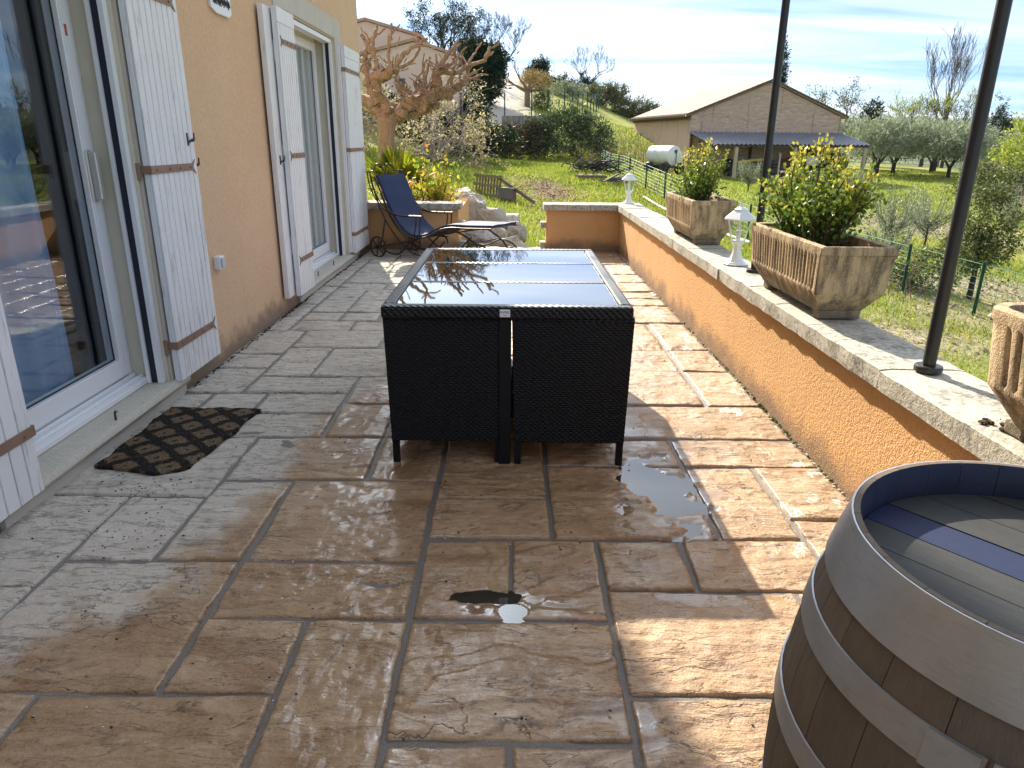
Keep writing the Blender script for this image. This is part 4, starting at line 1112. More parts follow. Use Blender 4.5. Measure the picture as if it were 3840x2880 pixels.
for y in (.03, .57):
    fr = MB()
    fr.tube([p + Vector((0, y, 0)) for p in cp_], .011, 7)                                    # seat rail
    fr.tube([Vector((0, y * .4 + .3 * .6, 0)) * 0 + p + Vector((0, y, -.035)) for p in cp_[6:30]], .007, 6)
    fr.tube(spl([(-.19, y, 1.02), (-.15, y, .86), (-.06, y, .62), (.03, y, .46), (.16, y, .30), (.33, y, .15), (.52, y, .07), (.75, y, .10), (.95, y, .26)], 4), .010, 7)   # sweeping lower rail
    fr.tube(spl([(.03, y, .46), (.0, y, .36), (-.03, y, .24), (-.07, y, .16), (-.06, y, .12)], 3), .011, 7)
    fr.tube(spl([(-.06, y, .12), (.08, y, .055), (.24, y, .06), (.36, y, .17), (.47, y, .245), (.55, y, .22), (.58, y, .15)], 4), .011, 7)
    fr.tube(spl([(.90, y, .40), (1.15, y, .385), (1.38, y, .28), (1.52, y, .12), (1.56, y, .0)], 4), .011, 7)   # front leg
    fr.tube(spl([(1.0, y, .12), (1.22, y, .20), (1.42, y, .27), (1.6, y, .20), (1.69, y, .02)], 4), .010, 7)
    fr.build('side_frame', M['iron'], lg, smooth=True)
    ar = MB(); yo = y + (-.035 if y < .3 else .035)
    for dz in (0, .045):
        ar.tube(spl([(-.20 + dz, yo, 1.02), (-.17 + dz, yo, .86), (-.06 + dz, yo, .68), (.12 + dz, yo, .555), (.33 + dz, yo, .52), (.55 + dz * .4, yo, .53)], 4), .008, 6)
    ar.tube(spl([(.55, yo, .53), (.545, yo, .42), (.50, yo, .27)], 4), .008, 6); ar.tube(spl([(.62, yo, .535), (.61, yo, .42), (.585, yo, .27)], 4), .008, 6)
    ar.tube([(.30, yo, .522), (.63, yo, .536)], .011, 7)
    ar.build('armrest', M['iron'], lg, smooth=True)
    wh = MB(); q = y + (-.06 if y < .3 else .06)
    wh.tube([(-.06 + .125 * math.cos(a), q, .125 + .125 * math.sin(a) * .985) for a in np.linspace(0, 2 * math.pi, 28, endpoint=False)], .011, 6, closed=True)
    for k in range(6):
        a = math.pi * k / 3 + .3; wh.tube([(-.06, q, .125), (-.06 + .12 * math.cos(a), q, .125 + .12 * math.sin(a))], .007, 5)
    wh.tube([(-.06, q - .02, .125), (-.06, q + .02, .125)], .024, 10)
    wh.build('wheel', M['iron'], lg, smooth=True)
ax = MB(); ax.tube([(-.06, -.03, .125), (-.06, .63, .125)], .010, 7); ax.build('axle', M['iron'], lg, smooth=True)
sl = MB()
for i in list(range(3, 52, 4)): sl.tube([cp_[i] + Vector((0, .03, -.004)), cp_[i] + Vector((0, .57, -.004))], .006, 5)
for s, z in ((1.15, .385), (1.38, .28), (1.56, .03), (1.22, .20), (1.6, .20)): sl.tube([(s, .03, z), (s, .57, z)], .009, 6)
sl.build('cross_rod', M['iron'], lg, smooth=True)
hd = MB()
hd.tube(spl([(-.19, .02, 1.02), (-.20, .10, 1.03), (-.21, .17, 1.10), (-.21, .25, 1.09), (-.18, .295, .99), (-.13, .30, .95)], 5), .010, 7)
hd.tube(spl([(-.19, .58, 1.02), (-.20, .50, 1.03), (-.21, .43, 1.10), (-.21, .35, 1.09), (-.18, .305, .99), (-.13, .30, .95)], 5), .010, 7)
for y in (-.005, .605): hd.tube([(-.19, .02 if y < .3 else .58, 1.02), (-.19, y - .03 if y < .3 else y + .03, 1.02)], .008, 6)
hd.build('head_scroll', M['iron'], lg, smooth=True)
MB().tube([(.26, .02, .19), (.27, .015, .10), (.265, .01, .01)], [.006, .005, .004], 5).build('tie_strap', M['navy'], lg)

# ------------------------------------------------------------------ pillar lamps
M['lampwhite'] = m_simple('lamp_white', (.80, .82, .84), .3, .03)
M['bulb'] = m_simple('bulb_white', (.82, .82, .78), .35, .02)
def hexring(r, z, rot=0): return [(r * math.cos(R(60 * k) + rot), r * math.sin(R(60 * k) + rot), z) for k in range(6)]
def make_lamp(label):
    L = empty('pillar_lamp', (0, 0, 0), 0, label, 'lamp', 'white lanterns standing on the parapet')
    m = MB(); m.lathe([(.088, 0), (.088, .008), (.077, .012), (.075, .018), (.062, .023), (.046, .042), (.035, .075), (.030, .105), (.029, .128), (.034, .131), (.034, .137), (.040, .148), (.050, .160), (.052, .166)], 8, rot=R(22.5))
    m.build('pedestal', M['lampwhite'], L, bevel=.0015)
    fr = MB(); b, t = hexring(.050, .166), hexring(.088, .312)
    for k in range(6): fr.tube([b[k], t[k]], .0045, 5)
    for rg in (b, t): fr.tube(rg, .005, 5, closed=True)
    fr.build('lantern_frame', M['lampwhite'], L)
    for k in range(6):
        k2 = (k + 1) % 6
        g = [Vector(b[k]) * 1, Vector(b[k2]), Vector(t[k2]), Vector(t[k])]; ce = sum(g, Vector()) / 4
        q = [ce + (v - ce) * .93 for v in g]; nrm = (g[1] - g[0]).cross(g[3] - g[0]).normalized() * .0015
        MB().add([v + nrm for v in q] + [v - nrm for v in q], [(0, 1, 2, 3), (7, 6, 5, 4), (0, 4, 5, 1), (1, 5, 6, 2), (2, 6, 7, 3), (3, 7, 4, 0)]).build('pane', M['lamp_glass'], L)
    rf = MB(); rf.lathe([(.118, .314), (.120, .319), (.115, .324), (.058, .372), (.054, .373), (.052, .384), (.03, .396), (.012, .401), (.010, .409), (.014, .414), (.009, .427), (.002, .442)], 6)
    rf.build('lamp_cap', M['lampwhite'], L, bevel=.0012)
    bl = MB(); bl.tube([(0, 0, .166), (0, 0, .205)], .016, 10); bl.tube([(0, 0, .205), (0, 0, .238)], [.018, .022], 10)
    for a in range(3):
        c, s = .010 * math.cos(a * 2.1), .010 * math.sin(a * 2.1); bl.tube([(c, s, .237), (c * 1.3, s * 1.3, .275), (-c * .3, -s * .3, .285)], .0055, 6)
    bl.build('bulb', M['bulb'], L, smooth=True)
    return L
la = make_lamp('larger-looking white lantern between the two planted troughs on the parapet'); la.location = (1.528, 4.865, ZC1 + .002); la.rotation_euler = (0, 0, R(12)); la.scale = (.95, .95, .95)
lb = copy_tree(la); lb['label'] = 'white lantern at the far corner of the parapet, beyond the troughs'; lb.location = (1.535, 9.66, ZC1 + .002); lb.rotation_euler = (0, 0, R(25))

# ------------------------------------------------------------------ pergola posts
for y, lb in ((2.505, 'black metal pole nearest the camera, standing on the parapet by the empty trough'), (4.545, 'black metal pole rising behind the white lantern and long planted trough')):
    p = empty('pergola_pole', (1.540 if y < 3 else 1.552, y, ZC1), 0, lb, 'pole', 'black pergola poles on the parapet')
    MB().lathe([(.0225, .02), (.0225, 2.6)], 24).build('shaft', M['black_metal'], p, smooth=True)
    MB().lathe([(.044, .001), (.048, .004), (.048, .020), (.045, .024)], 32).build('flange', M['black_metal'], p, smooth=True)
    MB().box(-.04, .04, -.04, .04, 2.601, 2.63).build('cap_plate', M['black_metal'], p)

# ------------------------------------------------------------------ troughs
def make_trough(label, loc, L, Wd=.335, H=.345, flutes=22, rounded=False, chamf=.12):
    """cast trough: fluted long sides, sloping lower part, open top; local x across, y along"""
    T = empty('stone_trough', loc, 0, label, 'planter', 'cast stone troughs along the parapet')
    zs_, zc = .035, .135
    # outline rings (half-length, half-width) from bottom to top, octagon-ish ring with many points on the long sides
    def ring(hw, hl, cr, z, fl=0., f0=.07):
        P = []
        n = flutes * 8
        def edge(x, sgn):
            for i in range(n + 1):
                t = -1 + 2 * i / n; y = t * (hl - cr) * sgn
                u = abs(t) ; a = fl if u < .93 else 0.
                ph = (i / n * flutes) % 1. ; P.append((x - sgn * a * (1 - math.sqrt(max(0., 1 - (2 * ph - 1) ** 2))), y, z))
        k = 6 if rounded else 2
        edge(hw, 1)
        for j in range(1, k): a = math.pi / 2 * j / k; P.append((hw - cr + cr * math.cos(a), hl - cr + cr * math.sin(a), z))
        for i in range(1, 6): P.append((hw - cr - (2 * hw - 2 * cr) * i / 6, hl, z))
        for j in range(1, k): a = math.pi / 2 + math.pi / 2 * j / k; P.append((-hw + cr + cr * math.cos(a), hl - cr + cr * math.sin(a), z))
        edge(-hw, -1)
        for j in range(1, k): a = math.pi + math.pi / 2 * j / k; P.append((-hw + cr + cr * math.cos(a), -hl + cr + cr * math.sin(a), z))
        for i in range(1, 6): P.append((-hw + cr + (2 * hw - 2 * cr) * i / 6, -hl, z))
        for j in range(1, k): a = 1.5 * math.pi + math.pi / 2 * j / k; P.append((hw - cr + cr * math.cos(a), -hl + cr + cr * math.sin(a), z))
        return P
    hw, hl = Wd / 2, L / 2; cr = .09 if rounded else .012
    R_ = [ring(hw * .60, hl - chamf, cr * .6, zs_), ring(hw * .93, hl - .030, cr, zc), ring(hw * .935, hl - .028, cr, zc + .012, .0), ring(hw * .94, hl - .028, cr, zc + .024, .014), ring(hw * .985, hl - .010, cr, H - .058, .014), ring(hw * .99, hl - .008, cr, H - .042), ring(hw, hl, cr, H - .036), ring(hw, hl, cr, H - .006), ring(hw - .006, hl - .006, cr, H), ring(hw - .034, hl - .034, max(.004, cr - .03), H - .002), ring(hw - .040, hl - .040, max(.004, cr - .035), H - .09)]
    V = [p for r_ in R_ for p in r_]; n = len(R_[0]); Fs = []
    for i in range(len(R_) - 1):
        for k in range(n): Fs.append((i * n + k, i * n + (k + 1) % n, (i + 1) * n + (k + 1) % n, (i + 1) * n + k))
    Fs.append(tuple(range(n))[::-1])
    rr = np.random.default_rng(int(L * 1000)); Va = np.array(V); jit = (fbm(Va[:, 1] * 30 + Va[:, 2] * 20, Va[:, 0] * 30 + Va[:, 2] * 11, 5, 2) - .5) * .004
    Va[:, 0] += jit; Va[:, 2] += np.where(Va[:, 2] > H - .01, jit * .6, 0)
    MB().add(Va.tolist(), Fs).build('trough_shell', M['planter'], T, smooth=True)
    # soil
    nx_, ny_ = 8, 24; A, B = np.meshgrid(np.linspace(-hw + .037, hw - .037, nx_), np.linspace(-hl + .037, hl - .037, ny_)); Z = H - .055 + (fbm(A * 22, B * 22, 3) - .5) * .05
    i = np.arange(nx_ * ny_).reshape(ny_, nx_); F = np.stack([i[:-1, :-1], i[:-1, 1:], i[1:, 1:], i[1:, :-1]], -1).reshape(-1, 4)
    link('soil', mesh_np('soil', np.stack([A, B, Z], -1).reshape(-1, 3), F), M['soil'], T, smooth=True)
    for s in (-1, 1):
        MB().box(-hw * .58, hw * .58, s * (hl - chamf - .03) - .04, s * (hl - chamf - .03) + .04, 0, zs_ + .004).build('foot', M['planter'], T, bevel=.006)
    return T
ZT = ZC1 + .003
make_trough('fluted concrete trough nearest the camera on the parapet, holding only bare soil', (1.545, 1.53, ZT), 1.02, .36, .36, 18, True)
make_trough('long fluted trough planted with yellow-green shrub, middle of the parapet', (1.555, 3.69, ZT), 1.00, .345, .352, 24)
make_trough('farther fluted trough with smaller bush, near the far corner of the parapet', (1.58, 6.20, ZT), 1.02, .355, .352, 22)
def mk_shrub():
    """young growth at the shoot tips is golden, older leaves low down are green"""
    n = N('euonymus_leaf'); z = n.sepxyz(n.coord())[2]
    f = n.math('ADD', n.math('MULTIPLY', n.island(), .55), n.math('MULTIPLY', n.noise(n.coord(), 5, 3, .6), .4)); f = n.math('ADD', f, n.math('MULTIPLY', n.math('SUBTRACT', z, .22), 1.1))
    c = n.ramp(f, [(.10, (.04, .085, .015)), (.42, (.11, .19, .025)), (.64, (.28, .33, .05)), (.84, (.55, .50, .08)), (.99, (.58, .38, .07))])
    t = n.node('ShaderNodeBsdfTranslucent'); n.put(t.inputs[0], c)
    return n.done(n.mixs(.42, n.pbr(c, .28, spec=.45), t.outputs[0]))
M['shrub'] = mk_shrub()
M['stem'] = m_simple('stem_brown', (.10, .065, .04), .8, .3, 20)
def trough_shrub(label, loc, shoots, seed, n_leaf, spread):
    r = np.random.default_rng(seed); t = empty('yellow_shrub', loc, 0, label, 'shrub', 'yellow-green shrubs growing in the troughs')
    st = MB(); P, D = [], []
    for (x, y, h) in shoots:
        bx, by = x * .35, y * .6
        top = Vector((x + r.normal() * .02, y + r.normal() * .03, h)); base = Vector((bx, by, 0)); mid = (base + top) / 2 + Vector((r.normal() * .02, r.normal() * .02, .04))
        pts = spl([base, mid, top], 5); st.tube(pts, [.006 * (1 - .6 * i / len(pts)) for i in range(len(pts))], 5)
        L = len(pts)
        for k in range(int(n_leaf * 2.6 * (.45 + h))):
            u = r.random() ** .7 * (L - 1); i = int(u); p = pts[i].lerp(pts[min(i + 1, L - 1)], u - i)
            w = .062 * (1.25 - .85 * u / L) * (1.25 if h < .3 else 1)
            P.append(np.array(p) + r.normal(size=3) * w * .62); D.append(np.array([r.normal() * .6, r.normal() * .6, .75]))
    V, F = leaf_mesh(np.array(P), .025, .35, .66, .3, 0, np.array(D), r)
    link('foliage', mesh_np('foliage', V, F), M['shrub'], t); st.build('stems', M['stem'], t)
    return t
r9 = np.random.default_rng(5)
sh = [(r9.uniform(-.12, .16), r9.uniform(-.30, .40), h) for h in r9.uniform(.14, .34, 46)]
sh += [(.02, .05, .50), (-.02, .15, .46), (.05, -.05, .44), (0, .22, .45), (.10, -.28, .38), (.04, -.20, .36), (-.08, .36, .30), (.12, .10, .42), (-.12, .42, .20), (-.05, .46, .16), (.10, .0, .47), (.02, .30, .40), (.13, -.33, .26), (.05, .12, .52), (-.13, .30, .26)]
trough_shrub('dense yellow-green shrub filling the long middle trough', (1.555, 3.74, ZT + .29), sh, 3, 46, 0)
r9 = np.random.default_rng(8)
sh = [(r9.uniform(-.13, .13), r9.uniform(-.26, .28), h) for h in r9.uniform(.12, .34, 34)]
sh += [(.03, -.02, .50), (-.05, .12, .44), (.08, -.12, .45), (-.02, .05, .40), (.12, -.20, .40), (-.16, .30, .18), (0, .2, .42), (.15, -.25, .32), (-.1, .22, .36), (.06, .08, .47)]
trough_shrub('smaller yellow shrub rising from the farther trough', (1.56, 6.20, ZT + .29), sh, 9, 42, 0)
# loose soil spilt beside the near trough
mb = MB()
for k in range(16): mb.ball((1.44 + random.gauss(0, .03), 1.98 + random.gauss(0, .035), ZC1 + .006), random.uniform(.003, .011), 6, 4, (1, 1, .6), .3)
tag(mb.build('spilt_soil', M['soil']), 'crumbs of dark soil spilt on the coping before the near trough', 'soil', kind='stuff')

# ------------------------------------------------------------------ door mat
def mk_mat():
    n = N('mat_pile'); p = n.coord(); x = n.sepxyz(p)
    w = n.vmath('ADD', p, n.vmath('MULTIPLY', n.noise(p, 18, 3, .6, out='Color'), (.05, .05, 0)))
    u = n.sepxyz(n.mapv(w, (1, 1, 1), (0, 0, 0), (0, 0, R(45))))
    a = n.math('ABSOLUTE', n.math('SUBTRACT', n.math('FRACT', n.math('MULTIPLY', u[0], 7.4)), .5)); b = n.math('ABSOLUTE', n.math('SUBTRACT', n.math('FRACT', n.math('MULTIPLY', u[1], 7.4)), .5))
    d = n.math('MAXIMUM', a, b); dia = n.ramp(d, [(.29, 1.), (.36, 0.)]); dot = n.ramp(d, [(.05, 1.), (.07, 0.)])
    f = n.noise(n.mapv(p, (1, 1, 1)), 130, 4, .75)
    pat = n.math('MULTIPLY', dia, n.ramp(f, [(.36, .15), (.58, 1.)])); pat = n.math('SUBTRACT', pat, n.math('MULTIPLY', dot, .8), clamp=True)
    flk = n.math('MULTIPLY', n.math('SUBTRACT', 1., dia), n.ramp(n.noise(n.mapv(p, (3, 1, 1)), 60, 3, .7), [(.58, 0.), (.66, .6)]))
    c = n.mix(n.math('ADD', pat, flk, clamp=True), (.016, .014, .013), n.mix(f, (.13, .085, .05), (.25, .175, .11)))
    return n.done(n.pbr(c, .95, n.bump(n.math('ADD', f, n.math('MULTIPLY', dia, 1.2)), .8, .006), spec=.1))
mx = MB(); mp = [(-.42, -.27), (.22, -.36), (.42, -.30), (.44, -.24), (.40, .34), (-.42, .30)]
mp = [(-1.835, 2.92), (-1.40, 2.80), (-1.235, 2.84), (-1.19, 2.94), (-1.165, 3.60), (-1.78, 3.66)]
A, B = np.meshgrid(np.linspace(0, 1, 40), np.linspace(0, 1, 48))
q = [np.array(v) for v in ((-1.855, 2.90), (-1.44, 2.80), (-1.36, 3.62), (-1.845, 3.63))]
X = (1 - A) * (1 - B) * q[0][0] + A * (1 - B) * q[1][0] + A * B * q[2][0] + (1 - A) * B * q[3][0]
Y = (1 - A) * (1 - B) * q[0][1] + A * (1 - B) * q[1][1] + A * B * q[2][1] + (1 - A) * B * q[3][1]
X += (fbm(Y * 9, A * 3, 3) - .5) * .03 * (np.abs(A - .5) > .45); Y += (fbm(X * 9, B * 3, 4) - .5) * .03 * (np.abs(B - .5) > .45)
cut = (A - 1) * 5 + (0 - B) * 5                                        # clipped near corner
Y = np.where((A > .72) & (B < .12), Y + (A - .72) * .28 * (1 - B / .12), Y)
Z = .022 + (fbm(X * 6, Y * 6, 5) - .5) * .012 + (fbm(X * 70, Y * 70, 6, 2) - .5) * .005
Xp, Yp = np.pad(X, 1, 'edge'), np.pad(Y, 1, 'edge'); Zp = np.pad(Z, 1, constant_values=.004)
i = np.arange(Xp.size).reshape(Xp.shape); F = np.stack([i[:-1, :-1], i[:-1, 1:], i[1:, 1:], i[1:, :-1]], -1).reshape(-1, 4)
tag(link('doormat', mesh_np('doormat', np.stack([Xp + 1.5, Yp - 3.2, Zp], -1).reshape(-1, 3), F), mk_mat(), None, (-1.5, 3.2, 0), smooth=True), 'worn brown doormat with black lattice pattern below the step', 'doormat')
# ------------------------------------------------------------------ garden: pollarded plane
M['bark'] = None
def mk_bark():
    n = N('plane_bark'); p = n.coord()
    g = n.noise(n.mapv(p, (14, 14, 3)), 1.6, 6, .65); f = n.noise(p, 5, 5, .6)
    c = n.mix(g, (.19, .13, .095), (.46, .345, .26)); c = n.mix(n.math('MULTIPLY', n.ramp(f, [(.5, 0.), (.7, 1.)]), .5), c, (.17, .13, .10))
    return n.done(n.pbr(c, .85, n.bump(n.math('ADD', g, n.noise(p, 22, 4, .7)), 1., .05), spec=.25))
M['bark'] = mk_bark()
M['twig'] = m_simple('twig_grey', (.12, .10, .085), .85, .3, 4)
M['darktwig'] = m_simple('twig_dark', (.04, .035, .033), .85, .3, 4)
def uv(u, v, dy=0): return Vector((-2.8715 + .001506 * u - .000045 * v, 14.4 + dy, 3.3276 - .001398 * v))
plane = empty('plane_tree', (-2.4, 14.4, 0), 0, 'pollarded plane tree with knobbly bare limbs by the house corner', 'tree')
tr = MB(); rp = np.random.default_rng(12)
def limb(pts, r0_, r1_, knob=0., seed=0, n=9):
    P = spl([uv(*p) for p in pts], 5); m = len(P)
    P = [q + Vector(rp.normal(size=3)) * (r1_ * .0015 * (.34 if 0 < i < m - 1 else 0)) for i, q in enumerate(P)]
    rr = [max(.01, (r0_ + (r1_ - r0_) * i / (m - 1)) * .0015 * .95 * (1 + knob * .75 * math.sin(i * 2.1 + seed) * math.sin(i * .9 + seed * 2) + rp.normal() * .12 * (1 if knob else .3))) for i in range(m)]
    tr.tube([q - Vector((-2.4, 14.4, 0)) for q in P], rr, n)
    return P
def knob(u, v, dy, r):
    c = uv(u, v, dy) - Vector((-2.4, 14.4, 0)); tr.ball(c, r * .0014, 10, 7, (1, 1, .9), .30)
tz = MB()
P = [Vector((.02, 0, -.2)), Vector((.02, 0, .35)), uv(352, 1659) - Vector((-2.4, 14.4, 0)), uv(352, 1400) - Vector((-2.4, 14.4, 0)), uv(360, 1180) - Vector((-2.4, 14.4, 0)), uv(372, 1090) - Vector((-2.4, 14.4, 0))]
tz.tube(spl(P, 5), [.22] * 5 + [.18] * 5 + [.16, .157, .155, .155, .155] + [.155, .157, .16, .165, .17] + [.19, .20, .19, .16, .10] + [.05], 14)
tz.build('trunk', M['bark'], plane, smooth=True)
limb([(320, 1150), (215, 985, .1), (110, 890, .25), (-40, 860, .5)], 75, 55, .2, 1)
limb([(250, 930, .1), (150, 760, .1), (112, 600, .15), (115, 430, .2)], 52, 40, .5, 2)
limb([(340, 1130), (375, 1000, -.1), (310, 820, -.25), (272, 680, -.3), (255, 590, -.35)], 62, 48, .15, 3)
limb([(300, 620, -.35), (400, 590, -.4), (490, 540, -.45)], 75, 58, .4, 4)
limb([(400, 1060), (470, 950, .25), (545, 860, .4), (600, 800, .5)], 58, 50, .3, 5)
limb([(420, 1130), (550, 1010, -.05), (680, 935, .0), (810, 865, .05), (950, 815, .1)], 82, 72, .5, 6)
limb([(950, 830, .1), (995, 700, .1), (1000, 540, .05)], 68, 58, .6, 7)
limb([(470, 1100, .1), (640, 1075, .2), (800, 1000, .3), (950, 945, .35)], 70, 50, .5, 8)
limb([(1000, 830, .15), (1080, 810, .2), (1170, 740, .25), (1280, 680, .3), (1350, 600, .35)], 62, 40, .5, 9)
for u, v, d, r in ((300, 600, -.35, 72), (255, 620, -.33, 55), (490, 530, -.45, 62), (600, 800, .5, 58), (820, 730, .1, 55), (1000, 520, .05, 72), (960, 560, .05, 50), (1060, 500, .1, 55), (115, 430, .2, 55), (700, 930, 0, 75), (880, 850, .05, 85), (950, 930, .3, 62), (1120, 820, .2, 70), (1300, 660, .3, 50), (680, 660, .5, 35), (800, 1000, .3, 72)): knob(u, v, d, r)
for pts, a, b in (([(110, 420, .2), (90, 330, .2), (150, 170, .15), (250, 90, .1), (355, 0, .1)], 26, 13), ([(150, 170, .15), (110, 80, .15), (60, 40, .2), (40, -10, .2)], 16, 7), ([(130, 430, .2), (60, 300, .3), (120, 200, .3)], 22, 12),
    ([(285, 560, -.35), (290, 470, -.3), (245, 360, -.25), (150, 200, -.2), (100, 110, -.2)], 40, 20), ([(250, 350, -.25), (245, 200, -.3), (290, 60, -.3), (300, 20, -.3)], 24, 14), ([(460, 520, -.4), (438, 330, -.4), (470, 140, -.4), (480, 0, -.4)], 28, 14), ([(470, 140, -.4), (520, 70, -.4), (575, 10, -.35)], 14, 9), ([(440, 330, -.4), (432, 200, -.35), (440, 110, -.3)], 18, 12),
    ([(510, 530, -.45), (600, 400, -.5), (700, 310, -.5), (790, 250, -.5), (910, 175, -.45)], 30, 17), ([(560, 520, -.45), (690, 450, -.4), (790, 330, -.4), (800, 240, -.4), (765, 90, -.4)], 26, 12), ([(800, 250, -.4), (730, 160, -.4)], 14, 9), ([(700, 310, -.5), (800, 270, -.55), (920, 270, -.55), (1000, 310, -.6)], 13, 9),
    ([(610, 800, .5), (700, 740, .5), (680, 650, .5), (760, 510, .5), (830, 350, .5)], 27, 15), ([(500, 800, .4), (485, 740, .4), (440, 620, .45), (450, 500, .5)], 36, 20), ([(815, 740, .1), (830, 620, .1), (880, 440, .1), (900, 350, .1)], 26, 16), ([(810, 700, .1), (820, 560, .15), (800, 450, .2), (815, 300, .2)], 20, 8), ([(600, 780, .5), (560, 700, .55), (480, 640, .6)], 24, 14),
    ([(1030, 490, .05), (1110, 320, 0), (1200, 225, 0), (1245, 140, 0)], 32, 15), ([(1060, 520, .1), (1180, 550, .1), (1350, 455, .1), (1560, 385, .1), (1630, 230, .1)], 34, 22), ([(1560, 385, .1), (1620, 330, .1), (1680, 280, .1)], 20, 10), ([(1620, 240, .1), (1720, 200, .1), (1740, 150, .1)], 16, 9), ([(1100, 490, .1), (1180, 400, .15), (1210, 260, .15), (1260, 180, .15)], 26, 13), ([(1030, 770, .1), (1120, 680, .05), (1200, 480, 0), (1260, 330, 0), (1350, 230, 0)], 22, 10),
    ([(1370, 420, .1), (1450, 290, .15), (1530, 160, .15)], 20, 10), ([(1350, 610, .35), (1440, 590, .35), (1520, 545, .35), (1615, 555, .35)], 18, 10), ([(1350, 610, .35), (1440, 600, .4), (1530, 615, .4)], 13, 6), ([(960, 510, .05), (980, 420, 0), (975, 320, 0)], 14, 9), ([(1160, 760, .3), (1160, 600, .3), (1240, 430, .3), (1300, 280, .3)], 20, 9), ([(540, 300, -.5), (585, 160, -.5)], 8, 5), ([(900, 740, .1), (940, 640, .1), (900, 680, .1)], 14, 8), ([(-20, 860, .5), (-60, 700, .5), (-30, 500, .5), (60, 380, .4)], 30, 14)):
    limb(pts, a, b, .12, len(pts) + a, 7)
for k in range(170):       # stubs and thin water shoots
    src = [(300, 590), (490, 530), (600, 790), (1000, 520), (1350, 600), (880, 830), (700, 900), (1120, 780), (115, 430), (1060, 490), (820, 720)][k % 11]
    u, v, d = src[0] + rp.normal() * 45, src[1] + rp.normal() * 25, rp.normal() * .12
    a = rp.normal() * .9; L = rp.uniform(40, 190)
    limb([(u, v, d), (u + math.sin(a) * L * .5, v - abs(math.cos(a)) * L * .5, d), (u + math.sin(a) * L * 1.1 + rp.normal() * 15, v - abs(math.cos(a)) * L, d + rp.normal() * .1)], rp.uniform(4, 9), 2.2, 0, k, 5)
tr.build('limbs', M['bark'], plane, smooth=True)

# budding fig-like bush behind it
def twig_bush(name, label, loc, w, h, n, seed, mat, bud=None, lev=3, cat='bush', rad=.03, spread=.55, group=None, ang=1.0):
    r = np.random.default_rng(seed); t = empty(name, loc, 0, label, cat, group); mb = MB(); tips = []
    for k in range(n):
        a = r.uniform(0, 2 * math.pi); d = Vector((math.cos(a) * ang, math.sin(a) * ang * .6, .75 + .5 * r.random()))
        grow(mb, (r.normal() * w * .04, r.normal() * w * .03, 0), d, h * .40, rad, lev, r, (2, 3), spread, .76, .30, .02, 5, .008, tips)
    mb.build('branches', mat, t, smooth=True)
    if bud is not None:
        P = np.array([np.array(p) for p, d, l in tips if l <= 1]); P = np.repeat(P, 5, 0) + r.normal(size=(len(P) * 5, 3)) * .06
        V, F = leaf_mesh(P, .085, .5, .6, .3, .2, None, r); link('buds', mesh_np('buds', V, F), bud, t)
    return t
M['bud'] = m_leaf('bud_cream', [(.34, .26, .15), (.55, .45, .28), (.68, .58, .40)], .25)
M['palebark'] = m_simple('pale_bark', (.30, .25, .20), .8, .3, 5)
twig_bush('budding_bush', 'wide bare bush with cream buds behind the plane tree', (-3.2, 30.0, G(-3.2, 30.0) + .1), 5.6, 2.9, 16, 4, M['palebark'], M['bud'], 4, ang=1.6, rad=.075, spread=.7)
twig_bush('budding_bush', 'pale budding bush half hidden by the house corner', (-6.6, 29.0, G(-6.6, 29.0)), 4.2, 2.8, 10, 14, M['palebark'], M['bud'], 4, rad=.07, ang=1.4, spread=.7)
# dwarf palm
M['palm'] = m_leaf('palm_leaf', [(.05, .10, .015), (.16, .22, .025), (.40, .36, .03)], .4, .4, 1.)
pt = empty('dwarf_palm', (-2.0, 13.1, .50), 0, 'spiky yellow-green dwarf palm behind the plane trunk', 'palm')
r = np.random.default_rng(2); V, F = [], []
for k in range(46):
    a = r.uniform(0, 2 * math.pi); el = r.uniform(.15, 1.35); L = r.uniform(.55, .85)
    d = np.array([math.cos(a) * math.cos(el), math.sin(a) * math.cos(el), math.sin(el)]); b = d * L * .55
    side = np.cross(d, [0, 0, 1.]); side /= np.linalg.norm(side); upv = np.cross(side, d)
    for j in range(15):
        t = (j - 7) / 7 * 1.25; q = d * math.cos(t) + side * math.sin(t); q[2] -= .25 * abs(t); l2 = L * .62 * (1 - .25 * abs(t)); w = .026
        s2 = np.cross(q, upv); s2 /= np.linalg.norm(s2) + 1e-9
        i = len(V); V += [b + s2 * w * .5, b + q * l2 * .5 + s2 * w, b + q * l2 + np.array([0, 0, -.06 * l2]), b + q * l2 * .5 - s2 * w]; F.append([i, i + 1, i + 2, i + 3])
link('fronds', mesh_np('fronds', np.array(V), np.array(F)), M['palm'], pt)
MB().tube([(0, 0, -.2), (.02, 0, .35)], [.12, .09], 9).build('trunk', M['bark'], pt, smooth=True)
